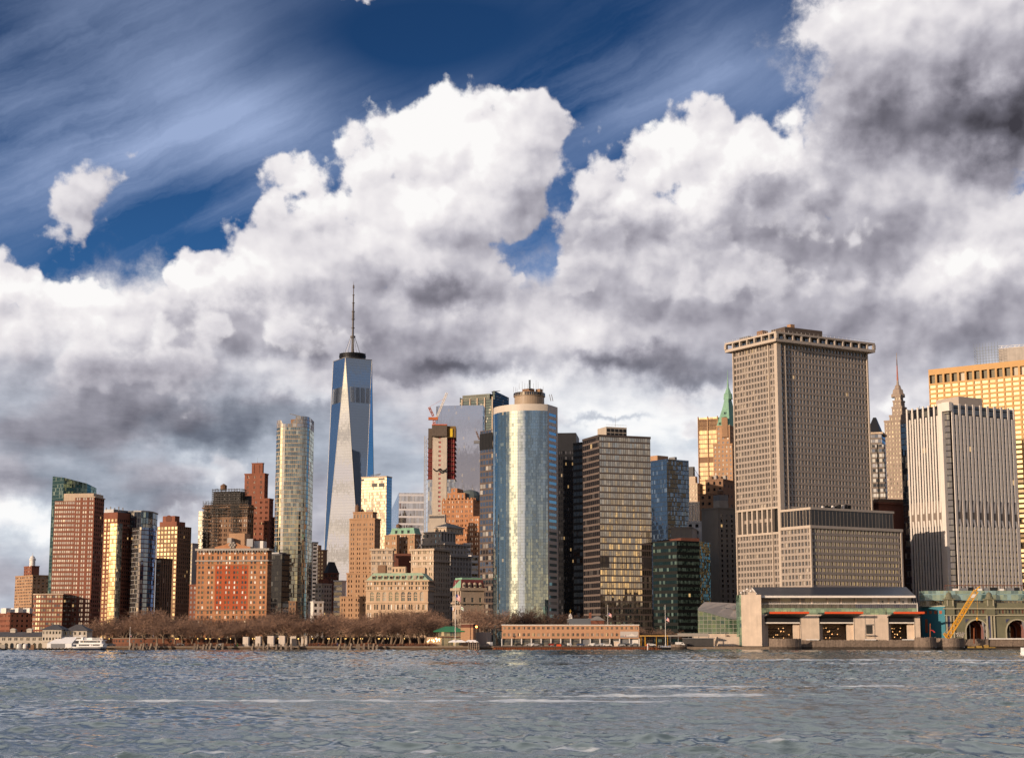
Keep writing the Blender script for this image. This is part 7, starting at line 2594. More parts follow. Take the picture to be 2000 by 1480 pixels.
# granite memorial slabs
SLABM = solid('granite_slab', (.58, .50, .43), .85, .22, .5)
for k, (xa, xb, py0, py1, yv) in enumerate(((474, 486.5, 1243, 1263.5, 872), (498.5, 510.5, 1242.2, 1262.5, 880), (522, 536, 1241.2, 1263, 874), (544, 558, 1241, 1261, 884), (566.5, 580, 1240.8, 1260, 890), (588, 601.5, 1240.2, 1260, 890))):
    m_ = MB()
    a, b = xg(xa, yv), xg(xb, yv)
    zt = zg_(py0, yv)
    m_.prism(((a, yv), (b - .5, yv - .2), (b, yv + 1.2), (a + .5, yv + 1.4)), GZ + .35, zt, True)
    m_.prism(((a - .4, yv - .6), (b + .2, yv - .6), (b + .4, yv + 1.8), (a - .2, yv + 1.8)), GZ, GZ + .35, True)
    one('granite_slab', 'tall granite memorial slab, %s of six by the promenade' % ('first from the left', 'second from the left', 'third from the left', 'third from the right', 'second from the right', 'the rightmost')[k], 'memorial', m_, SLABM, 'granite memorial slabs')

# old fort
FORT = brick('fort_sandstone', (.20, .085, .05), (.14, .062, .04))
f = MB()
c = Vector((xg(318, 905), 935))
pts = []
xw0, xw1 = xg(205, 895), xg(432, 895)
for k in range(25):
    t = math.pi + math.pi * k / 24
    pts.append(((xw0 + xw1) / 2 + (xw1 - xw0) / 2 * math.copysign(abs(math.cos(t)) ** .6, math.cos(t)), 915 + 22 * math.sin(t)))
f.prism(pts, GZ, zg_(1246.5, 893), True)
cpf = MB()
cpf.prism(grow(pts, .3), zg_(1246.5, 893), zg_(1245.2, 893), True, True)
op = []
for k in range(3, 22):
    a, b = Vector(pts[k]), Vector(pts[k + 1]) if k < 24 else Vector(pts[k])
    u = (b - a).normalized()
    if (b - a).length < 2:
        continue
    mid = (a + b) / 2
    nn = Vector((u.y, -u.x)) * .05
    m_ = MB()
    m_.prism((mid - u * .6 + nn, mid + u * .6 + nn, mid + u * .6 - nn, mid - u * .6 - nn), GZ + 2.0, GZ + 3.1, True, True)
    op.append(('gun_port', m_, BLACK))
assembled('fort', 'long low round red sandstone fort behind the bare trees', 'fort', ((xw0 + xw1) / 2, 915, GZ), [('wall', f, FORT), ('coping', cpf, PILEW)] + op)

# ------------------------------------------------------------------ pier house, tent, ferry
PIERW = solid('pier_house_wall', (.50, .44, .37), .8, .2)
SLATE = solid('slate_roof', (.085, .08, .085), .8, .25, .4)
B = Bld('pier_house', 'long cream pier house with slate roofs and a row of arches, far left shore', 'building', 843)
yP = 846
xa, xb = xg(-70, yP), xg(84, yP)
zt, zm = zg_(1243, yP), zg_(1253, yP)
zd = zg_(1265.5, yP)
B.face((xa, yP), (xb, yP), zm, zt, dict(bay=3.0, fl=zt - zm, ww=.5, wh=.55, dep=.25, n=2, gap=.2, m=PANE_DARK), PIERW)
W = xb - xa
na = 14
bw = W / na
wl = B.P('wall', PIERW)
u = xa
for i in range(na):
    uc = xa + bw * (i + .5)
    hw = bw * .33
    za, zb_ = zd + .3, zm - .5
    sp = zb_ - hw
    arc = [(uc + hw * math.cos(math.pi * k / 8), sp + hw * math.sin(math.pi * k / 8)) for k in range(9)]
    wl.quad((u, yP, zd), (uc - hw, yP, zd), (uc - hw, yP, zm), (u, yP, zm))
    for (u0, v0), (u1, v1) in zip(arc, arc[1:]):
        wl.quad((u1, yP, v1), (u0, yP, v0), (u0, yP, zm), (u1, yP, zm))
    pn = MB()
    pn.poly([(uc - hw, yP + .4, zd), (uc + hw, yP + .4, zd)] + [(p, yP + .4, q) for p, q in arc], None, 0, rr())
    B.extra.append(pn)
    u = uc + hw
wl.quad((u, yP, zd), (xb, yP, zd), (xb, yP, zm), (u, yP, zm))
wl.prism(((xa, yP + .5), (xb, yP + .5), (xb, yP + 12), (xa, yP + 12)), zd, zt, False)
rf = B.P('roof', SLATE)
zrd = zg_(1233.5, yP + 6)
rf.quad((xa, yP - .5, zt), (xb + .5, yP - .5, zt), (xb + .5, yP + 6, zrd), (xa, yP + 6, zrd))
rf.quad((xa, yP + 12.5, zt), (xb + .5, yP + 12.5, zt), (xb + .5, yP + 6, zrd), (xa, yP + 6, zrd))
rf.poly([(xb + .4, yP - .5, zt), (xb + .4, yP + 12.5, zt), (xb + .4, yP + 6, zrd)])
for px in (25, 57):
    x = xg(px, yP + 6)
    cu = B.P('cupola', PIERW)
    cu.cbox((x, yP + 6, zrd - 1.2), 2.6, 2, 2.2)
    cu.hip(((x - 1.7, yP + 4.7), (x + 1.7, yP + 4.7), (x + 1.7, yP + 7.3), (x - 1.7, yP + 7.3)), zrd + 1.0, zrd + 1.8, .6)
# head house
xc, xd = xg(83, yP), xg(166, yP)
z2 = zg_(1229, yP)
B.face((xc, yP - 1), (xg(120, yP), yP - 1), zm, z2, dict(bay=1.6, fl=(z2 - zm) / 2, ww=.55, wh=.45, dep=.25, m=PANE_DARK), PIERW)
wl.prism(((xc, yP - .6), (xg(120, yP), yP - .6), (xg(120, yP), yP + 14), (xc, yP + 14)), zd, z2)
B.face((xg(120, yP), yP + 3), (xd, yP + 3), zm - 3, zg_(1231, yP), dict(bay=2.4, fl=3.4, ww=.4, wh=.5, dep=.25, m=PANE_DARK), PIERW)
wl.prism(((xg(120, yP), yP + 3.4), (xd, yP + 3.4), (xd, yP + 14), (xg(120, yP), yP + 14)), zd, zg_(1231, yP))
rf.hip(((xc - .8, yP - 1.6), (xg(121, yP) + .5, yP - 1.6), (xg(121, yP) + .5, yP + 14), (xc - .8, yP + 14)), z2, zg_(1219, yP + 6), .82)
rf.hip(((xg(121, yP), yP + 2.4), (xd + .8, yP + 2.4), (xd + .8, yP + 14), (xg(121, yP), yP + 14)), zg_(1231, yP), zg_(1219, yP + 8), .8)
fp = at(153, 1228, yP + 6)
B.finish(singles=60)
for pn in B.extra:
    part(pn, 'arched_window', PANE_DARK, B.root)
dk = MB()
dk.prism(((xg(-80, 840), 840), (xg(210, 840), 840), (xg(210, 840), 853.5), (xg(-80, 840), 853.5)), .9, zd, True, True)
pl_ = MB()
for k in range(46):
    x = xg(-80, 841) + k * 1.75
    pl_.bar((x, 840.6, -2), (x, 840.6, 1.2), .22, n=6)
assembled('pier', 'low dark timber pier carrying the pier house and the white tent', 'pier', (xg(60, 846), 846, -2), [('deck', dk, solid('pier_deck', (.12, .085, .065), .9, .4)), ('piling', pl_, TIMBERW)])
# tent
yt = 841.5
fb, rfm, opn = MB(), MB(), MB()
xa, xb, xr0, xr1 = xg(92, yt), xg(140, yt), xg(110, yt), xg(150, yt)
ze, zr = zg_(1256, yt), zg_(1243.5, yt + 5)
fb.quad((xa, yt, zd), (xb, yt, zd), (xb, yt, ze), (xa, yt, ze))
fb.poly([(xa, yt, zd), (xa, yt, ze), (xa + .2, yt + 5, zr - 1.5), (xa, yt + 10, ze), (xa, yt + 10, zd)])
fb.quad((xb, yt, zd), (xb, yt + 10, zd), (xb, yt + 10, ze), (xb, yt, ze))
rfm.quad((xa, yt - .1, ze), (xb, yt - .1, ze), (xr1 - 1, yt + 5, zr), (xr0, yt + 5, zr))
rfm.poly([(xa, yt - .1, ze), (xr0, yt + 5, zr), (xa, yt + 10, ze)])
rfm.quad((xa, yt + 10, ze), (xr0, yt + 5, zr), (xr1 - 1, yt + 5, zr), (xb, yt + 10, ze))
rfm.poly([(xb, yt - .1, ze), (xb, yt + 10, ze), (xr1 - 1, yt + 5, zr)])
opn.prism(((xg(99.5, yt), yt - .08), (xg(127, yt), yt - .08), (xg(127, yt), yt - .02), (xg(99.5, yt), yt - .02)), zd + .3, zg_(1256.5, yt), True)
TENT = solid('tent_canvas', (.80, .79, .79), .7, .06, streak=False)
assembled('tent', 'large white event tent with a grey window panel, behind the white ferry boat', 'tent', ((xa + xb) / 2, yt, zd), [('canvas_wall', fb, TENT), ('canvas_roof', rfm, TENT), ('window_panel', opn, GREYMETAL)])

# white ferry boat
WB = solid('boat_white', (.84, .83, .83), .45, .08)
HULL = solid('boat_hull_navy', (.02, .025, .05), .5, .2)
yb = 792


def boat_hull(mb, x0, x1, y, half, z0, z1, bow=.25, n=14):
    pl = []
    L = x1 - x0
    for k in range(n + 1):
        s_ = k / n
        wdt = half * min(1, (s_ / bow) ** .6 if s_ < bow else 1) * (1 if s_ < .9 else 1 - (s_ - .9) * 2)
        pl.append((x0 + L * s_, wdt))
    front = [(x, y - w_) for x, w_ in pl]
    rear = [(x, y + w_) for x, w_ in reversed(pl)]
    pts = front + rear
    low = [(x0 + (x - x0) * .94 + L * .035, y + (yy - y) * .8) for x, yy in pts]
    m_ = len(pts)
    for i in range(m_):
        j = (i + 1) % m_
        mb.quad((*low[i], z0), (*low[j], z0), (*pts[j], z1), (*pts[i], z1))
    mb.poly([(*p, z1) for p in pts])
    return pts


hx0, hx1 = xg(137, yb), xg(206, yb)
zz = [zg_(p, yb) for p in (1271, 1265.6, 1262, 1259.5, 1257.5, 1252.5, 1250.5)]
hull, uh, dk1, cab, ph, gls, ral = MB(), MB(), MB(), MB(), MB(), [], MB()
boat_hull(hull, hx0 + 1.2, hx1, yb, 4.2, -.4, zz[1] + .1)
boat_hull(uh, hx0 + .8, hx1, yb, 4.25, zz[1] + .1, zz[2])
uh.prism(((hx0 + 4, yb - 3.9), (hx1 - .3, yb - 3.9), (hx1 - .3, yb + 3.9), (hx0 + 4, yb + 3.9)), zz[2], zz[4], True)
dk1.prism(((hx0 + 2.5, yb - 4.2), (hx1 + .1, yb - 4.2), (hx1 + .1, yb + 4.2), (hx0 + 2.5, yb + 4.2)), zz[4], zz[4] + .3, True, True)
cab.prism(((hx0 + 5, yb - 3.6), (hx1 - 1, yb - 3.6), (hx1 - 1, yb + 3.6), (hx0 + 5, yb + 3.6)), zz[4] + .3, zz[6], True)
dk1.prism(((hx0 + 3.5, yb - 4), (hx1 - .4, yb - 4), (hx1 - .4, yb + 4), (hx0 + 3.5, yb + 4)), zz[6], zz[6] + .3, True, True)
for i, (x, z0_, z1_, rows) in enumerate(((hx0 + 5.2, zg_(1260.6, yb), zg_(1257.7, yb), 26), (hx0 + 5.8, zg_(1254.2, yb), zg_(1251, yb), 24))):
    Lw = (hx1 - 1.6) - x
    for k in range(rows):
        if k in (13, 14, 16) and i == 0:
            continue
        m_ = MB()
        xx = x + Lw * k / rows
        yy = yb - (3.93 if i == 0 else 3.63)
        m_.quad((xx, yy, z0_), (xx + Lw / rows * .74, yy, z0_), (xx + Lw / rows * .74, yy, z1_), (xx, yy, z1_), None, 0, rr())
        gls.append(('window', m_, PANE_DARK))
px0, px1 = xg(151, yb), xg(164, yb)
ph.prism(((px0, yb - 2.2), (px1, yb - 2.2), (px1, yb + 2.2), (px0, yb + 2.2)), zz[6] + .3, zg_(1243.5, yb), True)
ph.prism(((px0 - .6, yb - 2.6), (px1 + .3, yb - 2.6), (px1 + .3, yb + 2.6), (px0 - .6, yb + 2.6)), zg_(1243.5, yb), zg_(1242.8, yb), True, True)
m_ = MB()
m_.prism(((px0 - .05, yb - 2.26), (px1 - 1, yb - 2.26), (px1 - 1, yb + 2.26), (px0 - .05, yb + 2.26)), zg_(1247.6, yb), zg_(1244.6, yb), False)
gls.append(('wheelhouse_window', m_, PANE_DARK))
fun = MB()
fun.prism(((px1 + .5, yb - 1), (px1 + 4, yb - 1), (px1 + 3.2, yb + 1), (px1 + .5, yb + 1)), zz[6] + .3, zg_(1244.6, yb), True)
fun.bar((px0 + 1.6, yb, zg_(1243, yb)), (px0 + 1.6, yb, zg_(1239, yb)), .1)
fun.bar((px0 + .8, yb, zg_(1240.5, yb)), (px0 + 2.4, yb, zg_(1240.5, yb)), .1)
for k in range(24):
    x = px1 + 1 + (hx1 - px1 - 1.5) * k / 23
    ral.bar((x, yb - 3.9, zz[6] + .3), (x, yb - 3.9, zz[6] + 1.3), .05, n=3)
for h in (.6, .95, 1.3):
    ral.bar((px1 + 1, yb - 3.9, zz[6] + h), (hx1 - .5, yb - 3.9, zz[6] + h), .05, n=3)
assembled('ferry_boat', 'white two deck ferry boat with a navy hull, moored beside the white tent', 'boat', ((hx0 + hx1) / 2, yb, 0), [('hull', hull, HULL), ('upper_hull', uh, WB), ('deck', dk1, WB), ('cabin', cab, WB), ('wheelhouse', ph, WB), ('funnel', fun, WB), ('railing', ral, WB)] + gls)

# small work craft by the pier house
for k, (xa, xb, lab) in enumerate(((0, 14, 'dark work boat with a small wheelhouse, leftmost along the pier'), (31, 56, 'flat work barge carrying two pale tanks, by the pier'), (57, 70, 'brown work boat beside the tank barge'))):
    hl, sup = MB(), MB()
    a, b = xg(xa, 806), xg(xb, 806)
    boat_hull(hl, a, b, 806, 1.7, -.3, 1.0, .3, 8)
    pr_ = []
    if k == 1:
        for q in range(2):
            m_ = MB()
            m_.lathe((a + 1.6 + q * 3.0, 806, 1.0), [(.1, 0), (1.15, .05), (1.15, 1.7), (.8, 2.1), (.1, 2.2)], 12)
            pr_.append(('tank', m_, WHITE))
        sup.cbox((b - 1.0, 806, 1.0), 1.1, 1.2, 1.2)
    else:
        sup.cbox((a + (b - a) * .55, 806, 1.0), 1.5, 1.4, 1.7)
        sup.bar((a + (b - a) * .55, 806, 2.7), (a + (b - a) * .55, 806, 5), .06)
    assembled('work_boat', lab, 'boat', ((a + b) / 2, 806, 0), [('hull', hl, (BLACK, GREYMETAL, BRICK_BROWN)[k]), ('wheelhouse', sup, (GREYSTONE, BRICK_ORANGE, BRICK_BROWN)[k])] + pr_)
hl, sup = MB(), MB()
a, b = xg(1993.5, 560), xg(2030, 560)
boat_hull(hl, b, a, 560, -1.6, -.2, 1.1, .3, 8)
sup.prism(((a + .2, 559), (a + 1.1, 559), (a + 1.1, 561), (a + .2, 561)), 1.1, 2.8, True)
sup.prism(((a + 2.4, 559), (b - 2, 559), (b - 2, 561), (a + 2.4, 561)), 1.1, 3.0, True)
assembled('motor_boat', 'stern of a small white motor boat cut off by the right edge', 'boat', ((a + b) / 2, 560, 0), [('hull', hl, WB), ('cabin', sup, WB)])

# ------------------------------------------------------------------ cafe, vent house, coast guard house
B = Bld('cafe', 'two storey cafe with green hipped roof and lit glazed ground floor among bare trees', 'building', 872)
yC = 874
CW = solid('cafe_wall', (.42, .31, .21), .8, .2)
CGL = curtain('cafe_glass', 1.5, 3.4, base=(.10, .10, .06), refl=.18, mw=.22, mh=.25, mcol=(.30, .24, .16), tilt=.04, blind=.4, lit=.10, blindcol=(.22, .2, .12))
x0, x1, x2 = xg(850, yC), xg(900, yC), xg(833, yC)
B.P('wall', CW).prism(((x2, yC + .4), (x1, yC + .4), (x1, yC + 14), (x2, yC + 14)), GZ, zg_(1243.5, yC))
B.P('glazing', CGL).quad((xg(862, yC), yC + .2, GZ), (x1, yC + .2, GZ), (x1, yC + .2, zg_(1245, yC)), (xg(862, yC), yC + .2, zg_(1245, yC)), ((0, 0), (x1 - xg(862, yC), 0), (x1 - xg(862, yC), 4), (0, 4)))
B.P('balcony', solid('cafe_trim', (.16, .075, .05), .8)).prism(((x0 - 1, yC - .6), (x1, yC - .6), (x1, yC + 14), (x0 - 1, yC + 14)), zg_(1244, yC), zg_(1242.6, yC), True, True)
B.P('glazing', CGL).prism(((x0 + 1.5, yC + 1), (x1, yC + 1), (x1, yC + 12), (x0 + 1.5, yC + 12)), zg_(1242.6, yC), zg_(1233, yC))
GRN = solid('green_roof', (.03, .17, .075), .6, .2)
B.P('roof', GRN).hip(((x0 - 1, yC - 1.4), (x1 + 2, yC - 1.4), (x1 + 2, yC + 14), (x0 - 1, yC + 14)), zg_(1231.5, yC), zg_(1222.5, yC + 5), .72)
B.P('roof_edge', GRN).prism(((x0 - 1, yC - 1.4), (x1 + 2, yC - 1.4), (x1 + 2, yC + 14), (x0 - 1, yC + 14)), zg_(1233.5, yC), zg_(1231.5, yC), False, True)
LAMPW = glow('lamp_warm', (1, .66, .34), 9)
for k in range(16):
    px, py = 834 + RNG.random() * 26, 1246 + RNG.random() * 9
    m_ = MB()
    m_.lathe((xg(px, yC), yC - .3, zg_(py, yC)), [(.02, 0), (.24, .2), (.02, .45)], 6)
    B.extra.append(m_)
B.finish()
for m_ in B.extra:
    part(m_, 'lamp', LAMPW, B.root)
for k, (xa, xb, yy, py) in enumerate(((876, 910, 868, 1252.5), (908, 934, 869, 1252.5))):
    ca, ps = MB(), MB()
    a, b = xg(xa, yy), xg(xb, yy)
    zc = zg_(py, yy)
    ca.hip(((a, yy - 2.5), (b, yy - 2.5), (b, yy + 2.5), (a, yy + 2.5)), zc, zc + .9, .5)
    ca.prism(((a, yy - 2.5), (b, yy - 2.5), (b, yy + 2.5), (a, yy + 2.5)), zc - .35, zc, False, True)
    for q in range(5):
        ps.bar((a + .3 + (b - a - .6) * q / 4, yy - 2.3, GZ), (a + .3 + (b - a - .6) * q / 4, yy - 2.3, zc), .09)
    assembled('awning', ('pale canvas awning in front of the cafe', 'pale canvas awning at the foot of the vent house')[k], 'awning', ((a + b) / 2, yy, GZ), [('canvas', ca, TENT), ('post', ps, STEEL)])
# jetty under the right awning
jt, js = MB(), MB()
jt.prism(((xg(915, 846), 846), (xg(937, 846), 846), (xg(937, 846), 856), (xg(915, 846), 856)), 1.4, 1.9, True, True)
for q in range(6):
    js.bar((xg(915.5 + q * 4, 846), 846, -2), (xg(915.5 + q * 4, 846), 846, 4.2 - q % 2), .35, n=6)
assembled('jetty', 'short timber landing stage below the vent house', 'jetty', (xg(925, 846), 846, -2), [('deck', jt, TIMBER), ('piling', js, TIMBER)])

B = Bld('vent_house', 'windowless tan ventilation block with a dark louvred cap, right of the cafe', 'building', 872)
B.vol((924, 1225), 900, 929.5, 80, GZ, None, None, BRICK_TAN, y=872)
p4 = B.last
B.P('cap', BRICK_DARK).prism(grow(p4[:4], -.2), p4[4], zg_(1218.5, 872))
B.P('cap_edge', LIME).prism(grow(p4[:4], .25), zg_(1218.5, 872), zg_(1217.3, 872), True, True)
B.finish()
lm, ps = MB(), MB()
p = at(930.5, 1223.5, 868)
lm.lathe((p.x, p.y, p.z - .55), [(.02, 0), (.5, .25), (.55, .6), (.4, .95), (.02, 1.1)], 10)
ps.bar((p.x, p.y, GZ), (p.x, p.y, p.z - .5), .12, .08, 6)
assembled('beacon', 'glowing red orange beacon on a post beside the vent house', 'lamp', (p.x, p.y, GZ), [('lamp', lm, glow('beacon_red', (1, .22, .04), 16)), ('post', ps, STEEL)])
B = Bld('service_building', 'low mottled grey service block between the vent house and the coast guard house', 'building', 880)
B.vol((952, 1234), 927, 960, 70, GZ, None, None, GREYSTONE, y=880)
B.finish()

CGB = brick('coastguard_brick', (.50, .28, .165), (.44, .245, .145), .12)
B = Bld('coastguard_house', 'long three storey tan brick coast guard house with a ship banner at its right end', 'building', 884)
yG = 884
xa, xb = xg(980, yG), xg(1248.5, yG)
z0_, z1_, z2_, z3_ = GZ, zg_(1246.5, yG), zg_(1232.4, yG), zg_(1220.5, yG)
Wd = xb - xa
nb = 28
bwid = Wd / nb
st = dict(bay=bwid, fl=1, ww=.5, wh=.42, dep=.25, sill=.33, m=pane('window_glass_cg', base=(.02, .03, .028), refl=.16, blind=.25, lit=.05, tilt=.06))
xcut = xa + bwid * 24
B.face((xa, yG), (xb, yG), z2_, z3_, dict(st, fl=z3_ - z2_, n=2, gap=.08), CGB)
B.face((xa, yG), (xcut, yG), z1_, z2_, dict(st, fl=z2_ - z1_, n=2, gap=.08), CGB)
B.face((xcut, yG), (xb, yG), z1_, z2_, None, CGB)
wl = B.P('wall', CGB)
for p, q in (((xb, yG), (xb, yG + 15)), ((xb, yG + 15), (xa, yG + 15)), ((xa, yG + 15), (xa, yG))):
    wl.quad((*p, z0_), (*q, z0_), (*q, z3_), (*p, z3_))
B.P('roof', ROOF).poly([(xa, yG, z3_), (xb, yG, z3_), (xb, yG + 15, z3_), (xa, yG + 15, z3_)])
B.ledge(((xa, yG), (xb, yG), (xb, yG + 15), (xa, yG + 15)), z3_ - .1, z3_ + .35, .2, WHITE)
gs = B.P('ground_floor', solid('ground_floor_panel', (.24, .21, .175), .8, .25))
gs.quad((xa, yG + 1.2, z0_), (xb, yG + 1.2, z0_), (xb, yG + 1.2, z1_), (xa, yG + 1.2, z1_))
gs.quad((xa, yG, z1_), (xb, yG, z1_), (xb, yG + 1.2, z1_), (xa, yG + 1.2, z1_))
gs.prism(((xa, yG + .2), (xb, yG + .2), (xb, yG + 1.1), (xa, yG + 1.1)), z0_, z0_ + .5)
for k in range(15):
    x = xa + Wd * k / 14
    B.P('column', WHITE).prism(((x - .25, yG - .15), (x + .25, yG - .15), (x + .25, yG + .4), (x - .25, yG + .4)), z0_, z1_)
for k in range(14):
    x, x2_ = xa + Wd * (k + .08) / 14, xa + Wd * (k + .92) / 14
    mm = WHITE if k == 13 else GREYMETAL if k in (8, 12) else None
    if mm:
        B.P('bay_door', mm).prism(((x, yG + .9), (x2_, yG + .9), (x2_, yG + 1.15), (x, yG + 1.15)), z0_, z1_ - .6)
    else:
        B.P('bay_door', curtain('garage_glass', .8, 1.2, base=(.05, .05, .045), refl=.1, mw=.1, mh=.1, mcol=(.16, .14, .12), tilt=.03, blind=.3, blindcol=(.14, .125, .10), lit=0)).quad((x, yG + 1.1, z0_ + .5), (x2_, yG + 1.1, z0_ + .5), (x2_, yG + 1.1, z1_ - .6), (x, yG + 1.1, z1_ - .6), ((0, 0), (x2_ - x, 0), (x2_ - x, 2.6), (0, 2.6)))
# the banner: a grey ship on pale sky and water
bx0, bx1, bz0, bz1 = xg(1211.5, yG), xg(1247, yG), zg_(1244.3, yG), zg_(1232.6, yG)
SKYB, SEAB, SHIP, RED = solid('banner_sky', (.48, .43, .40), .6, .1), solid('banner_sea', (.30, .29, .29), .6, .1), solid('banner_ship', (.66, .6, .55), .6, .05), solid('banner_red', (.4, .08, .05), .6)
bq = lambda u0, u1, v0, v1, d: ((bx0 + (bx1 - bx0) * u0, yG - d, bz0 + (bz1 - bz0) * v0), (bx0 + (bx1 - bx0) * u1, yG - d, bz0 + (bz1 - bz0) * v0), (bx0 + (bx1 - bx0) * u1, yG - d, bz0 + (bz1 - bz0) * v1), (bx0 + (bx1 - bx0) * u0, yG - d, bz0 + (bz1 - bz0) * v1))
bn = B.P('banner', SKYB)
bn.quad(*bq(0, 1, .3, 1, .1))
B.P('banner', SEAB).quad(*bq(0, 1, 0, .3, .1))
for u0, u1, v0, v1 in ((.22, .92, .2, .36), (.5, .78, .36, .5), (.58, .7, .5, .64), (.63, .65, .64, .9)):
    B.P('banner', SHIP).quad(*bq(u0, u1, v0, v1, .13))
B.P('banner', RED).quad(*bq(.27, .32, .2, .36, .15))
B.P('rooftop_unit', solid('slate_blue_panel', (.11, .12, .135), .7, .1)).prism(((xg(1113, yG + 5), yG + 5), (xg(1154, yG + 5), yG + 5), (xg(1154, yG + 5), yG + 12), (xg(1113, yG + 5), yG + 12)), z3_, zg_(1207.5, yG + 5))
for px in (984, 990, 1216, 1222, 1228, 1236):
    a = at(px, 1219, yG + 4)
    B.P('vent', GREYMETAL).cbox((a.x, a.y, z3_), 1.3, 1, .7)
B.finish()

# shrine behind it
B = Bld('chapel', 'small brick chapel with a grey roof, behind the coast guard house', 'building', 930)
a, b = xg(1146, 930), xg(1180, 930)
B.P('wall', BRICK_RED).prism(((a, 930), (b, 930), (b, 942), (a, 942)), GZ, zg_(1211, 930))
B.P('roof', solid('chapel_roof', (.24, .22, .20), .8, .2)).hip(((a - .5, 929.4), (b + .6, 929.4), (b + .6, 942.5), (a - .5, 942.5)), zg_(1211, 930), zg_(1203, 935), .6)
B.P('chimney', BRICK_RED).cbox((xg(1153, 932), 932, zg_(1212, 932)), 1.4, 1.4, 4.5)
a, b = xg(1108, 928), xg(1121, 928)
gw = B.P('gable', WHITE)
zl, zh = zg_(1208, 928), zg_(1200, 928)
gw.prism(((a, 928), (b, 928), (b, 936), (a, 936)), GZ, zl)
gw.prism(((a + .9, 928.2), (b - .9, 928.2), (b - .9, 930), (a + .9, 930)), zl, zh - 1)
gw.lathe(((a + b) / 2, 929, zh - 1), [(1.1, 0), (.9, .8), (.5, 1.2), (.1, 1.8)], 8)
cr2 = B.P('cross', solid('gold_cross', (.6, .36, .10), .4, .1, metal=.6))
xm = (a + b) / 2
cr2.cbox((xm, 929, zh + .6), .28, .28, 2.4)
cr2.cbox((xm, 929, zh + 1.9), 1.3, .26, .28)
B.finish()

# small waterside structures between the coast guard house and the station hall
w, ps = MB(), MB()
w.prism(((xg(1250, 882), 882), (xg(1306, 882), 882), (xg(1306, 882), 884), (xg(1250, 882), 884)), zg_(1242, 882), zg_(1240.2, 882), True, True)
for px in (1252, 1260, 1282, 1304):
    ps.bar((xg(px, 883), 883, GZ), (xg(px, 883), 883, zg_(1241, 883)), .25 if px == 1260 else .12)
assembled('walkway_canopy', 'thin ochre walkway canopy right of the coast guard house', 'canopy', (xg(1278, 883), 883, GZ), [('roof', w, solid('ochre_paint', (.55, .33, .10), .6)), ('post', ps, CRANE_YEL)])
w, ps = MB(), MB()
w.prism(((xg(1307, 876), 876), (xg(1386, 876), 876), (xg(1386, 876), 886), (xg(1307, 876), 886)), zg_(1242.3, 876), zg_(1239.6, 876), True, True)
w.prism(((xg(1325, 880), 880), (xg(1384, 880), 880), (xg(1384, 880), 884), (xg(1325, 880), 884)), zg_(1239.6, 876), zg_(1236, 880), True)
for px in (1309, 1325, 1345, 1365, 1384):
    ps.bar((xg(px, 877), 877, GZ), (xg(px, 877), 877, zg_(1242, 877)), .2)
assembled('walkway_canopy', 'broad grey flat canopy left of the station hall', 'canopy', (xg(1346, 880), 880, GZ), [('roof', w, solid('canopy_grey', (.30, .27, .24), .7, .2)), ('post', ps, GREYMETAL)])
B = Bld('shed', 'dark corrugated shed at the waterside below the flat canopy', 'building', 868)
B.P('wall', solid('shed_steel', (.055, .05, .048), .7, .35, .6)).prism(((xg(1336, 866), 866), (xg(1394, 866), 866), (xg(1394, 866), 874), (xg(1336, 866), 874)), 1, zg_(1246.5, 866))
for k in range(24):
    x = xg(1337 + k * 2.4, 866)
    B.P('rib', STEEL).bar((x, 865.95, 1), (x, 865.95, zg_(1247, 866)), .08, n=3)
B.P('roof_edge', GREYMETAL).prism(((xg(1335, 865.6), 865.6), (xg(1397, 865.6), 865.6), (xg(1397, 865.6), 874), (xg(1335, 865.6), 874)), zg_(1246.5, 866), zg_(1245.4, 866), True, True)
B.finish()
fender(curve(xg(1311, 841), xg(1342, 841), 842, 2), zg_(1257.5, 841), 'short pale timber dolphin off the end of the rust red bulkhead')
dk, rl = MB(), MB()
dk.prism(((xg(1284, 846), 846), (xg(1336, 846), 846), (xg(1336, 846), 853), (xg(1284, 846), 853)), .8, 1.2, True, True)
for k in range(14):
    x = xg(1286 + k * 3.8, 847)
    rl.bar((x, 847, 1.2), (x, 847, 2.4), .06, n=3)
rl.bar((xg(1286, 847), 847, 2.3), (xg(1335, 847), 847, 2.3), .05, n=3)
assembled('pontoon', 'low dark floating pontoon with a railing beside the pale timber dolphin', 'pontoon', (xg(1310, 848), 848, .8), [('deck', dk, STEEL), ('railing', rl, GREYMETAL)])
pb = MB()
pb.bar((xg(1265, 846), 846, -2), (xg(1265, 846), 846, zg_(1256, 846)), .28, n=8)
one('mooring_post', 'single white mooring post at the right end of the rust red bulkhead', 'post', pb, WHITE)

# flagpoles
BLUE, REDF, WHT, GRNF, BLK, ORF = (solid('flag_' + n_, c_, .8, .05) for n_, c_ in (('blue', (.03, .05, .2)), ('red', (.5, .04, .04)), ('white', (.7, .68, .66)), ('green', (.08, .3, .06)), ('black', (.02, .02, .02)), ('orange', (.6, .2, .03))))


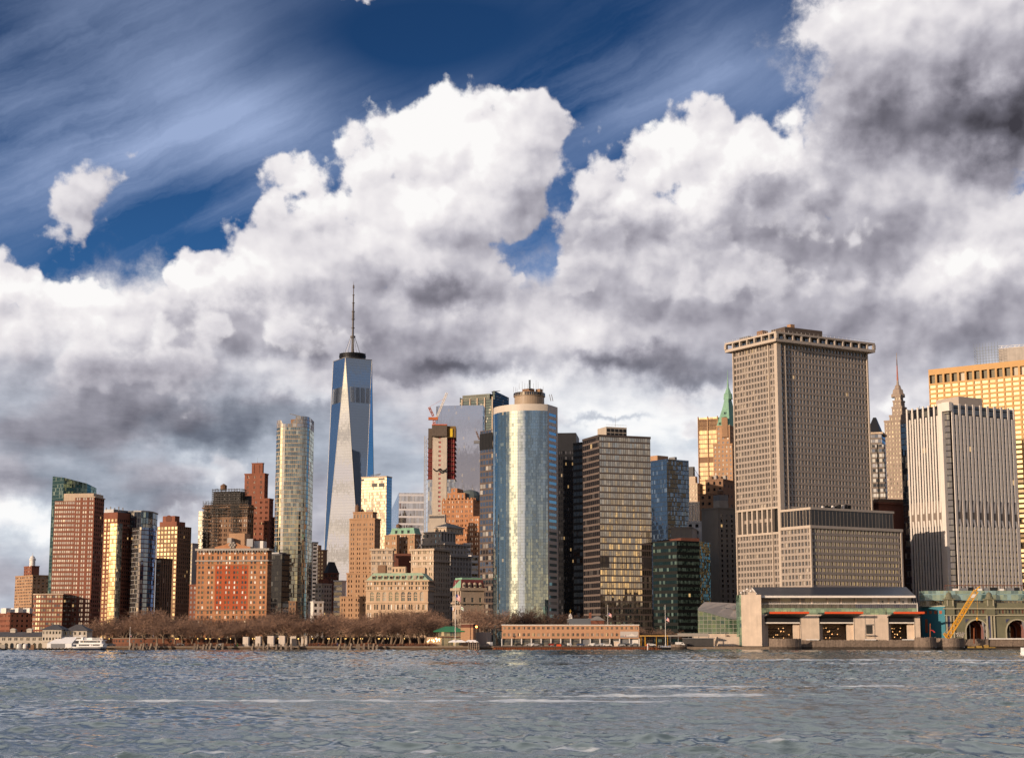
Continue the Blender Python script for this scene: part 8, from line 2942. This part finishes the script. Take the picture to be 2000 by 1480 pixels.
def flag(p, w, h, kind, droop=.45):
    """a waving flag with its hoist at p (top corner)"""
    mbs = {}

    def add(u0, u1, v0, v1, m, d=0.0):
        mb = mbs.setdefault(m.name, (MB(), m))[0]
        n_ = 6
        for k in range(n_):
            a, b = u0 + (u1 - u0) * k / n_, u0 + (u1 - u0) * (k + 1) / n_
            f_ = lambda u, v: (p.x + w * u * .8, p.y - d + .25 * math.sin(u * 6), p.z - h * v - droop * w * u * u)
            mb.quad(f_(a, v1), f_(b, v1), f_(b, v0), f_(a, v0))
    if kind == 'stars':
        for k in range(13):
            add(0, 1, k / 13, (k + 1) / 13, REDF if k % 2 == 0 else WHT)
        add(0, .42, 0, .54, BLUE, .04)
        for i in range(4):
            for j in range(3):
                add(.05 + i * .095, .075 + i * .095, .08 + j * .16, .13 + j * .16, WHT, .07)
    elif kind == 'black':
        add(0, 1, 0, 1, BLK)
        add(.4, .6, .3, .7, WHT, .04)
    elif kind == 'tricolour':
        add(0, .33, 0, 1, BLUE)
        add(.33, .66, 0, 1, WHT)
        add(.66, 1, 0, 1, ORF)
    else:
        add(0, 1, 0, 1, WHT)
        add(.35, .65, .25, .75, GRNF, .04)
    return list(mbs.values())


def flagpole(px, py0, py1, y, label, flags, yard=None):
    top, bot = at(px, py0, y), at(px, py1, y)
    bx = (top.x + bot.x) / 2
    po = MB()
    po.bar((bx, y, GZ), (bx, y, top.z), .22, .08, 8)
    po.lathe((bx, y, top.z), [(.02, 0), (.22, .2), (.02, .45)], 8)
    if yard:
        z = at(px, yard, y).z
        po.bar((bx - 2.6, y, z), (bx + 2.6, y, z), .08, .08)
        for s_ in (-1, 1):
            po.bar((bx + 2.6 * s_, y, z), (bx, y, z + 5), .03, n=3)
    r = assembled('flagpole', label, 'flagpole', (bx, y, GZ), [('pole', po, WHITE)])
    for fx, fy, fw, fh, kind, flab in flags:
        p = Vector((at(fx, fy, y).x, y - .1, at(fx, fy, y).z))
        ft = thing('flag', flab, 'flag', tuple(p))
        lst = flag(p, fw, fh, kind)
        big, mats = MB(), []
        for mb, m in lst:
            off = len(big.v)
            big.v += mb.v
            big.f += [tuple(i + off for i in f_) for f_ in mb.f]
            big.uv += mb.uv
            big.r += mb.r
            big.m += [len(mats)] * len(mb.f)
            mats.append(m)
        part(big, 'cloth', mats, ft)


flagpole(889.5, 1137, 1222, 866, 'tall white flagpole with a yardarm in front of the columned custom house', [
    (890, 1160, 3.4, 2.8, 'stars', 'striped flag with a blue canton drooping near the top of the yardarm flagpole'), (890, 1172, 2.0, 1.8, 'black', 'black flag below the striped one on the yardarm flagpole'),
    (882, 1185, 2.0, 1.5, 'tricolour', 'blue white and orange flag at the left end of the yardarm'), (899.5, 1184, 2.2, 1.5, 'green', 'white flag with a green leaf mark at the right end of the yardarm')], 1183)
flagpole(1187, 1182, 1222, 896, 'white flagpole rising behind the coast guard house', [(1187.5, 1196, 2.6, 1.7, 'stars', 'small striped flag on the pole behind the coast guard house'), (1182, 1199, 1.4, 1.0, 'black', 'tiny dark flag beside the pole behind the coast guard house')])
flagpole(1299.5, 1182, 1250, 876, 'thick white flagpole before the black green glass block', [(1300.5, 1205, 2.3, 1.7, 'stars', 'striped flag on the thick pole before the black green glass block'), (1301, 1213, 1.2, .9, 'black', 'tiny dark flag below the striped one on the thick pole')])
flagpole(254, 1225, 1247, 888, 'slim flagpole rising above the fort', [(254.3, 1239, 1.0, .9, 'stars', 'tiny red and white flag low on the slim pole above the fort')])
flagpole(154.5, 1223, 1235, 856, 'short flagpole on the shore behind the pier house roofs', [(155, 1224.5, 1.4, 1.0, 'stars', 'small reddish flag above the pier house roofs')])

# yellow crane on the fender, with its barge
yk = 848
bm, am, cb, hk = MB(), MB(), MB(), MB()
b0, b1 = at(1850, 1246, yk), at(1910, 1147, yk)
lattice(bm, b0, b0 + (b1 - b0) * .94, 2.0, 26, .11)
bm.bar(b0 + (b1 - b0) * .93, b1, .5, .35)
bm.bar(b1, b1 + Vector((1.2, 0, .5)), .4, .3)
am_a = at(1843.5, 1236, yk)
lattice(am, at(1852, 1247, yk), am_a, .9, 6, .1)
am.bar(am_a, b0 + (b1 - b0) * .55, .05, n=3)
cb.cbox((b0.x - .5, yk + 1.5, 2.6), 4.2, 3, 2.0)
hb = at(1908.5, 1207, yk)
hk.bar(b1 + Vector((-.2, 0, 0)), (hb.x, yk, hb.z), .05, n=3)
hk.lathe((hb.x, yk, hb.z - 1.2), [(.05, 0), (.35, .2), (.3, .6), (.6, .9), (.6, 1.3), (.1, 1.7)], 10)
pw_ = MB()
pw_.quad(tuple(b0 + (b1 - b0) * .80 + Vector((-.9, -1.1, 0))), tuple(b0 + (b1 - b0) * .80 + Vector((.9, -1.1, 0))), tuple(b0 + (b1 - b0) * .87 + Vector((.9, -1.1, 0))), tuple(b0 + (b1 - b0) * .87 + Vector((-.9, -1.1, 0))))
assembled('crawler_crane', 'yellow lattice boom crane leaning right before the iron ferry house', 'crane', (b0.x, yk, 2.6), [('boom', bm, CRANE_YEL), ('gantry', am, CRANE_YEL), ('cab', cb, CRANE_YEL), ('hook', hk, CRANE_YEL), ('sign_plate', pw_, WHITE)])
hl, dkk = MB(), MB()
hl.prism(((xg(1889, 842), 842), (xg(1944, 842), 842), (xg(1944, 842), 849), (xg(1889, 842), 849)), -.4, .9, True)
for k, (px, w_, h_) in enumerate(((1896, 3, .8), (1912, 2.4, 1.2), (1926, 2, 1.5), (1936, 3.4, .5))):
    dkk.cbox((xg(px, 845), 845, .9), w_, 2, h_)
dkk.bar((xg(1893, 843), 843, 1.1), (xg(1941, 843), 843, 1.1), .12)
assembled('barge', 'low dark work barge with yellow gear moored below the iron ferry house', 'barge', (xg(1916, 845), 845, -.4), [('hull', hl, BLACK), ('deck_gear', dkk, solid('gear_ochre', (.30, .19, .05), .8, .4))])
for px, p0, p1, lab in ((1817, 1217, 1246, 'rusty steel post standing before the teal wall'), (1902.5, 1226, 1256, 'rusty steel post standing in the barge berth before the left arch')):
    m_ = MB()
    m_.bar(at(px, p1, 847), at(px, p0, 847), .32, .32, 8)
    one('steel_post', lab, 'post', m_, RUSTW)
m_ = MB()
q = [at(1818 + k * 1.3, 1230 + (k * k) * .12, 846) for k in range(7)]
for a, b in zip(q, q[1:]):
    m_.bar(a, b, .3, .3, 6)
one('hose', 'bright red curved hose held up before the teal wall', 'hose', m_, REDF)
m_ = MB()
for k in range(22):
    c = at(1868 + RNG.random() * 14, 1237 + RNG.random() * 8, 844)
    m_.bar(c, c + Vector((RNG.normal() * .6, RNG.normal() * .4, .6 + RNG.random())), .35, .1, 5)
one('pile_stump', 'jagged heap of broken grey pile heads on the rounded fender', 'pile', m_, GREYSTONE)

# ------------------------------------------------------------------ cars
CARCOL = [('dark', (.02, .02, .022)), ('white', (.66, .64, .62)), ('silver', (.34, .34, .35)), ('red', (.30, .03, .02)), ('blue', (.04, .06, .12)), ('grey', (.12, .12, .125))]
CARM = {n_: mat('car_paint_' + n_, lambda b, c_=c_: S(b, col=c4(c_), rough=.25, spec=.6)) for n_, c_ in CARCOL}
TYRE = solid('tyre', (.02, .02, .02), .9, .1)
CGLS = mat('car_glass', lambda b: S(b, col=(.01, .012, .014, 1), rough=.05, spec=.8))


def car_meshes(van=False):
    bd = MB()
    prof = [(-2.2, .35), (2.2, .35), (2.25, .75), (2.1, .95), (1.2, 1.02), (.55, 1.5), (-1.1, 1.52), (-1.9, 1.05), (-2.25, .95)] if not van else [(-2.4, .4), (2.4, .4), (2.45, .95), (2.0, 1.25), (1.4, 2.1), (-2.3, 2.15), (-2.45, 1.0)]
    hw = .85
    fr, bk = [(x, -hw, z) for x, z in prof], [(x, hw, z) for x, z in prof]
    bd.poly(fr)
    bd.poly(list(reversed(bk)))
    for i in range(len(prof)):
        j = (i + 1) % len(prof)
        bd.quad(fr[j], fr[i], bk[i], bk[j])
    gl = MB()
    if van:
        gl.quad((.7, -hw - .02, 1.3), (1.55, -hw - .02, 1.3), (1.3, -hw - .02, 1.95), (.7, -hw - .02, 1.95))
        gl.quad((2.02, -.7, 1.28), (2.02, .7, 1.28), (1.44, .7, 2.05), (1.44, -.7, 2.05))
    else:
        gl.poly([(-1.55, -hw - .02, 1.06), (.98, -hw - .02, 1.06), (.48, -hw - .02, 1.44), (-1.05, -hw - .02, 1.46)])
        gl.quad((1.17, -.75, 1.05), (1.17, .75, 1.05), (.6, .75, 1.48), (.6, -.75, 1.48))
    wh = MB()
    for k in range(12):
        t0_, t1_ = k * math.pi / 6, (k + 1) * math.pi / 6
        wh.quad((.33 * math.cos(t0_), -.1, .33 * math.sin(t0_)), (.33 * math.cos(t1_), -.1, .33 * math.sin(t1_)), (.33 * math.cos(t1_), .1, .33 * math.sin(t1_)), (.33 * math.cos(t0_), .1, .33 * math.sin(t0_)))
    for s_ in (-.1, .1):
        wh.poly([(.33 * math.cos(k * math.pi / 6), s_, .33 * math.sin(k * math.pi / 6)) for k in range(12)])
    return bd, gl, wh


CARMESH = {}
for van in (False, True):
    bd, gl, wh = car_meshes(van)
    CARMESH[van] = [x.build('temporary_car', m_).data for x, m_ in ((bd, CARM['dark']), (gl, CGLS), (wh, TYRE))]
for o in [o for o in COL.objects if o.name.startswith('temporary_car')]:
    bpy.data.objects.remove(o)
BODY = {}


def car(px, y, col, rz, label, van=False, group=None):
    r = thing('parked_van' if van else 'parked_car', label, 'van' if van else 'car', (xg(px, y), y, GZ + .03), group, rz)
    k = (van, col)
    if k not in BODY:
        BODY[k] = CARMESH[van][0].copy()
        BODY[k].materials[0] = CARM[col]
    for nm, me, loc in [('body', BODY[k], (0, 0, 0)), ('window', CARMESH[van][1], (0, 0, 0))] + [('wheel', CARMESH[van][2], (sx * 1.35, sy * .8, .33)) for sx in (-1, 1) for sy in (-1, 1)]:
        o = bpy.data.objects.new(nm, me)
        o.parent = r
        o.location = loc
        COL.objects.link(o)


lot = [(1014, 'dark', 'second bay'), (1035, 'silver', 'third and fourth bays'), (1046, 'white', 'fourth bay'), (1057, 'dark', 'fifth bay'), (1079, 'red', 'sixth bay'), (1089.5, 'dark', 'seventh bay'), (1100, 'grey', 'end of the seventh bay'), (1111, 'white', 'eighth bay'),
       (1134, 'blue', 'grey door left of the booth'), (1157, 'white', 'tenth bay'), (1165, 'white', 'front row left of the white booth'), (1175, 'silver', 'eleventh bay'), (1186, 'white', 'front row nearest the white booth'), (1194, 'dark', 'twelfth bay'), (1212, 'white', 'right of the white booth'), (1219, 'dark', 'thirteenth bay under the banner'), (1229, 'silver', 'banner, towards its right end'), (1240, 'grey', 'white doors under the banner')]
for k, (px, col, where) in enumerate(lot):
    front = 'front row' in where or 'white booth' in where
    yv = 858 if front else 874 + RNG.random() * 3
    car(px, yv, col, (0, math.pi, .4, math.pi / 2 + .3)[k % 4], '%s car parked by the coast guard house, %s' % (col, where if front else 'by the ' + where), group='cars parked by the coast guard house')
car(956, 874, 'white', math.pi / 2 + .4, 'white van parked just left of the coast guard house', True)
car(1328, 862, 'white', 0, 'white van standing under the broad grey flat canopy', True)
car(1318, 866, 'dark', .2, 'dark van at the left end of the broad grey flat canopy', True)
car(1272, 870, 'white', .1, 'white car parked beneath the ochre walkway canopy')
car(218, 872, 'silver', .1, 'silver car parked before the fort, right of the ferry boat')
car(352, 872, 'silver', .1, 'silver car parked under the bare trees beyond the first mooring posts')
car(434, 880, 'white', .1, 'white car deep under the bare trees left of the granite slabs')
bo, br_ = MB(), MB()
a = xg(1204, 858)
bo.cbox((a, 858, GZ + .03), 2.4, 2, 2.4)
br_.prism(((a - 1.4, 856.7), (a + 1.4, 856.7), (a + 1.4, 859.3), (a - 1.4, 859.3)), GZ + 2.43, GZ + 2.65, True, True)
assembled('booth', 'white guard booth among the parked cars', 'booth', (a, 858, GZ), [('wall', bo, TER), ('roof', br_, WHITE)])
m_ = MB()
m_.prism(((xg(1087, 856), 855.6), (xg(1096, 856), 855.6), (xg(1096, 856), 856.2), (xg(1087, 856), 856.2)), GZ + .03, GZ + 1.05, True)
one('barrier', 'bright orange plastic barrier on the bulkhead edge', 'barrier', m_, ORANGE)
m_ = MB()
m_.lathe((xg(1265, 862), 862, GZ), [(.7, 0), (.7, .7), (.4, 1.2), (.1, 1.3)], 10)
one('barrel', 'orange drum at the right end of the parked cars', 'barrel', m_, ORANGE)

# ------------------------------------------------------------------ bare winter trees
BARK = solid('bark', (.20, .145, .10), .95, .35, .8, streak=False)
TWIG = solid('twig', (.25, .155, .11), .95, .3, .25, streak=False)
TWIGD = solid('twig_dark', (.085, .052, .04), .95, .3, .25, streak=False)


def grow_tree(seed, H=15.0, spread=1.0, twiggy=1.0):
    r = random.Random(seed)
    tr, cr = MB(), MB()

    def limb(p, d, L, w, lvl):
        segs = 3 if lvl < 2 else 2
        q = p
        for s_ in range(segs):
            d = (d + Vector((r.gauss(0, .14), r.gauss(0, .14), r.gauss(.05, .08)))).normalized()
            q2 = q + d * (L / segs)
            w2 = w * (.80 if lvl < 3 else .7)
            if lvl < 2:
                tr.bar(q, q2, w, w2, 6 if lvl == 0 else 4)
            else:
                cr.bar(q, q2, max(w, .02), max(w2, .014), 3)
            w = w2
            if lvl >= 1 and lvl < 5 and s_ > 0 or lvl in (1, 2):
                nb = 1 if lvl < 4 else 1
                for _ in range(nb):
                    side(q2, d, L * r.uniform(.45, .7), w * .6, lvl + 1)
            q = q2
        if lvl < 5:
            k = (4, 3, 3, 2, 2)[lvl]
            for _ in range(k):
                side(q, d, L * r.uniform(.62, .88), w * .72, lvl + 1)

    def side(p, d, L, w, lvl):
        if lvl > 5:
            return
        a = Vector((r.gauss(0, 1), r.gauss(0, 1), r.gauss(0, .6)))
        a = (a - d * a.dot(d)).normalized()
        t = r.uniform(.45, .95) if lvl < 2 else r.uniform(.35, 1.0)
        nd = (d * math.cos(t) + a * math.sin(t) * spread)
        nd.z = nd.z * .9 + (.26 if lvl == 1 else .14 if lvl < 4 else .02)
        limb(p, nd.normalized(), L, w, lvl)
    limb(Vector((0, 0, 0)), Vector((0, 0, 1)), H * .17, H * .021, 0)
    return tr, cr


TREES = []
for k in range(5):
    tr, cr = grow_tree(20 + k, (15, 14, 16, 15, 17)[k], (1.05, 1.2, 1.0, 1.15, .9)[k])
    top = max(v[2] for v in cr.v)
    TREES.append((tr.build('temporary_trunk', BARK).data, cr.build('temporary_crown', TWIG).data, top))
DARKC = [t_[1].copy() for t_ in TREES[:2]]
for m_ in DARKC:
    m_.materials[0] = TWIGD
for o in [o for o in COL.objects if o.name.startswith('temporary_')]:
    bpy.data.objects.remove(o)
print('twig faces', [len(t_[1].polygons) for t_ in TREES])


def tree(px, y, pytop, label, group, k=None, dark=False):
    i = RNG.integers(0, 5) if k is None else k
    if dark:
        i = i % 2
    trm, crm, top = TREES[i]
    x = xg(px, y)
    hgt = (at(px, pytop, y).z - GZ) * 1.10
    s_ = hgt / top
    r = thing('bare_tree', label, 'tree', (x, y, GZ), group, RNG.random() * 6.28)
    r.scale = (s_ * (1.05 + .3 * RNG.random()),) * 2 + (s_,)
    for nm, me in (('trunk', trm), ('crown', DARKC[i] if dark else crm)):
        o = bpy.data.objects.new(nm, me)
        o.parent = r
        COL.objects.link(o)


prof = [(160, 1213), (200, 1208), (240, 1205), (262, 1193), (300, 1192), (340, 1196), (380, 1206), (430, 1208), (480, 1203), (520, 1199), (555, 1192), (600, 1199), (650, 1198), (700, 1200), (745, 1196), (790, 1188), (830, 1187), (862, 1200)]


def topat(px):
    return float(RNG.normal() * 4.5) + float(np.interp(px, [p[0] for p in prof], [p[1] for p in prof]))


REGION = lambda px: ('behind the pier house and ferry boat' if px < 210 else 'beside the fort' if px < 330 else 'in the park left of the granite slabs' if px < 470 else 'behind the granite slabs' if px < 610 else 'in the park right of the granite slabs' if px < 760 else 'in the park left of the cafe')
px = 305.0
while px < 862:                                  # front row, close to the promenade
    tree(px, 884 + RNG.random() * 10, topat(px) + 9 + RNG.random() * 8, 'bare brown tree of the front row %s' % REGION(px), 'bare trees %s, front row' % REGION(px))
    px += 14 + RNG.random() * 6
px = 165.0
while px < 866:
    tree(px, 930 + RNG.random() * 14, topat(px) + 3 + RNG.random() * 6, 'bare brown tree of the middle row %s' % REGION(px), 'bare trees %s, middle row' % REGION(px))
    px += 15 + RNG.random() * 6
px = 170.0
while px < 868:
    tree(px, 968 + RNG.random() * 16, topat(px) - 1 + RNG.random() * 6, 'bare brown tree of the back row %s' % REGION(px), 'bare trees %s, back row' % REGION(px))
    px += 16 + RNG.random() * 7
px = 176.0
while px < 866:
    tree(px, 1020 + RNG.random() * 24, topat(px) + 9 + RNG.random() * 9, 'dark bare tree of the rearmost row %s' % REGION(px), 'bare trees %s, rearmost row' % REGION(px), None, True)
    px += 13 + RNG.random() * 6
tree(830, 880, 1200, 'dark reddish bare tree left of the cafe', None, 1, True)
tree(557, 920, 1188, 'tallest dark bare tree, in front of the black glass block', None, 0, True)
for px, yv, pt, lab in ((940, 892, 1196, 'large bare tree right of the vent house'), (957, 905, 1190, 'bare tree between the vent house and the coast guard house'), (972, 915, 1192, 'bare tree at the left end of the coast guard house'), (912, 925, 1194, 'bare tree rising behind the vent house'), (925, 945, 1188, 'bare tree before the gridded tower foot')):
    tree(px, yv, pt, lab, None)
for k, px in enumerate((1000, 1014, 1030, 1044, 1060, 1078, 1092, 1103, 1130, 1143)):
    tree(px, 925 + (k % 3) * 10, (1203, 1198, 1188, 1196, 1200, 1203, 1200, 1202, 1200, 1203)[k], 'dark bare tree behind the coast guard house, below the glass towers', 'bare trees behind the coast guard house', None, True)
for k, px in enumerate((1252, 1266, 1281, 1296, 1312, 1326)):
    tree(px, 915 + k % 2 * 8, 1226 + k % 3 * 3, 'small bare tree at the foot of the black green glass block', 'small bare trees below the black green glass block')

# shrubs along the promenade
sh = []
for k in range(3):
    r_ = random.Random(90 + k)
    mb = MB()
    for _ in range(420):
        t_, e_ = r_.random() * 6.28, r_.random() ** .5
        d = Vector((math.cos(t_) * e_ * 1.6, math.sin(t_) * e_ * 1.0, .5 + r_.random() * .9))
        b = Vector((r_.gauss(0, .9), r_.gauss(0, .4), 0))
        mb.bar(b + d * .15, b + d, .03, .012, 3)
    sh.append(mb.build('temporary_shrub', TWIG).data)
for o in [o for o in COL.objects if o.name.startswith('temporary_')]:
    bpy.data.objects.remove(o)
SHM = solid('shrub_russet', (.26, .105, .055), .95, .3, .5, streak=False)
for me in sh:
    me.materials[0] = SHM
px = 312.0
while px < 850:
    if not (465 < px < 606):
        o = bpy.data.objects.new('shrub', sh[RNG.integers(0, 3)])
        o.location = (xg(px, 868), 866 + RNG.random() * 8, GZ)
        s_ = .8 + RNG.random() * .6
        o.scale = (s_, s_, s_)
        o.rotation_euler = (0, 0, RNG.random() * 6)
        COL.objects.link(o)
        tag(o, 'low russet bare shrub behind the promenade railing, ' + ('left of the granite slabs' if px < 465 else 'right of the granite slabs'), 'shrub', 'russet shrubs ' + ('left' if px < 465 else 'right') + ' of the granite slabs')
    px += 7 + RNG.random() * 9

thick = [me.copy() for me in sh]
for me in thick:
    me.materials[0] = TWIGD
px = 214.0
while px < 862:
    o = bpy.data.objects.new('shrub', thick[RNG.integers(0, 3)])
    yv = 958 + RNG.random() * 40
    o.location = (xg(px, yv), yv, GZ)
    s_ = 2.7 + RNG.random() * 1.3
    o.scale = (s_, s_, s_)
    o.rotation_euler = (0, 0, RNG.random() * 6)
    COL.objects.link(o)
    tag(o, 'tall dark bare shrub among tree trunks %s' % REGION(px), 'shrub', 'dark shrubs under the trees ' + REGION(px))
    px += 5 + RNG.random() * 4

# park lamps
po, gm = MB(), MB()
po.bar((0, 0, 0), (0, 0, 3.6), .09, .06, 6)
po.lathe((0, 0, 0), [(.22, 0), (.16, .6), (.09, .7)], 8)
gm.lathe((0, 0, 3.6), [(.05, 0), (.16, .1), (.2, .28), (.15, .45), (.03, .5)], 8)
POM, GLM = po.build('temporary_lamp', STEEL).data, gm.build('temporary_lamp', glow('park_lamp', (1, .62, .18), 2.2)).data
for o in [o for o in COL.objects if o.name.startswith('temporary_')]:
    bpy.data.objects.remove(o)
lampx = [213, 241, 270, 298, 299, 343, 346, 348, 373, 386, 388, 401, 403, 410, 428, 430, 432, 450, 493, 497, 543, 544, 582, 583, 610, 640, 641, 643, 660, 674, 676, 691, 704, 708, 739, 741, 752, 758, 788, 790]
for px in lampx:
    yv = 860 + RNG.random() ** 2 * 110
    r = thing('park_lamp', 'lit yellow park lamp on short dark post %s' % REGION(px), 'lamp', (xg(px, yv), yv, GZ), 'park lamps ' + REGION(px))
    for nm, me in (('post', POM), ('globe', GLM)):
        o = bpy.data.objects.new(nm, me)
        o.parent = r
        COL.objects.link(o)

# strollers on the promenade
def person_mesh(stride):
    V = [(0, 0, .95), (0, 0, 1.2), (0, 0, 1.42), (0, .01, 1.52), (0, .02, 1.64), (0, .02, 1.74), (.1, 0, .92), (.12, stride, .5), (.12, stride * 1.2 - .05, .06), (.12, stride * 1.2 + .12, .03),
         (-.1, 0, .92), (-.12, -stride, .5), (-.12, -stride * 1.6, .07), (-.12, -stride * 1.5 + .14, .03), (.19, 0, 1.40), (.25, -stride * .6, 1.12), (.24, .02 - stride * .3, .86), (-.19, 0, 1.40), (-.25, stride * .6, 1.12), (-.24, .02 + stride, .88)]
    E = [(0, 1), (1, 2), (2, 3), (3, 4), (4, 5), (0, 6), (6, 7), (7, 8), (8, 9), (0, 10), (10, 11), (11, 12), (12, 13), (2, 14), (14, 15), (15, 16), (2, 17), (17, 18), (18, 19)]
    R_ = [.15, .16, .15, .06, .10, .07, .10, .07, .05, .04, .10, .07, .05, .04, .07, .05, .04, .07, .05, .04]
    me = bpy.data.meshes.new('person')
    me.from_pydata(V, E, [])
    o = bpy.data.objects.new('temporary_person', me)
    COL.objects.link(o)
    sk = o.modifiers.new('skin', 'SKIN')
    for i, v in enumerate(me.skin_vertices[0].data):
        v.radius = (R_[i], R_[i])
        v.use_root = i == 0
    o.modifiers.new('sub', 'SUBSURF').levels = 1
    dg = bpy.context.evaluated_depsgraph_get()
    out = bpy.data.meshes.new_from_object(o.evaluated_get(dg))
    bpy.data.objects.remove(o)
    return out


CLOTH = [('black', (.015, .015, .018)), ('navy', (.02, .03, .08)), ('grey', (.12, .12, .12)), ('brown', (.12, .06, .035)), ('red', (.35, .04, .03)), ('green', (.05, .32, .05)), ('white', (.5, .48, .46))]
SKIN = solid('skin', (.45, .27, .19), .7, .05, streak=False)
PM = [person_mesh(.02), person_mesh(.2)]
PMC = {}
peeps = [(360, 'black', 1), (458, 'navy', 0), (464, 'green', 1), (510, 'black', 1), (536, 'grey', 1), (556, 'navy', 0), (592, 'black', 1), (622, 'navy', 1), (643, 'black', 1), (652, 'navy', 0), (659, 'blue', 1), (684, 'red', 0), (757, 'brown', 1), (812, 'black', 0), (846, 'grey', 1), (919, 'navy', 0)]
CD = dict(CLOTH, blue=(.03, .06, .25))
where_p = ('near the first mooring posts', 'left of the granite slabs', 'left of the granite slabs, nearest them', 'before the second granite slab', 'before the third granite slab', 'before the fourth granite slab', 'before the sixth granite slab', 'right of the granite slabs', 'under the trees mid park', 'under the trees mid park', 'at the third row of mooring posts', 'behind the third row of mooring posts', 'between the last mooring posts and the cafe', 'before the dark reddish tree', 'before the cafe', 'at the landing stage')
for (px, col, k), wh_ in zip(peeps, where_p):
    key = (col, k)
    if key not in PMC:
        me = PM[k].copy()
        me.materials.clear()
        me.materials.append(solid('coat_' + col, CD[col], .9, .1, streak=False))
        me.materials.append(SKIN)
        me.polygons.foreach_set('material_index', [1 if p.center.z > 1.53 else 0 for p in me.polygons])
        me.polygons.foreach_set('use_smooth', [True] * len(me.polygons))
        PMC[key] = me
    yv = 855.5 + RNG.random() * 4 if px != 919 else 850
    o = bpy.data.objects.new('person', PMC[key])
    o.location = (xg(px, yv), yv, GZ + .03 if px != 919 else 1.9)
    o.rotation_euler = (0, 0, RNG.choice([math.pi / 2, -math.pi / 2, .4]))
    COL.objects.link(o)
    tag(o, 'person in a %s coat %s %s' % (col, 'walking' if k else 'standing', wh_), 'person')
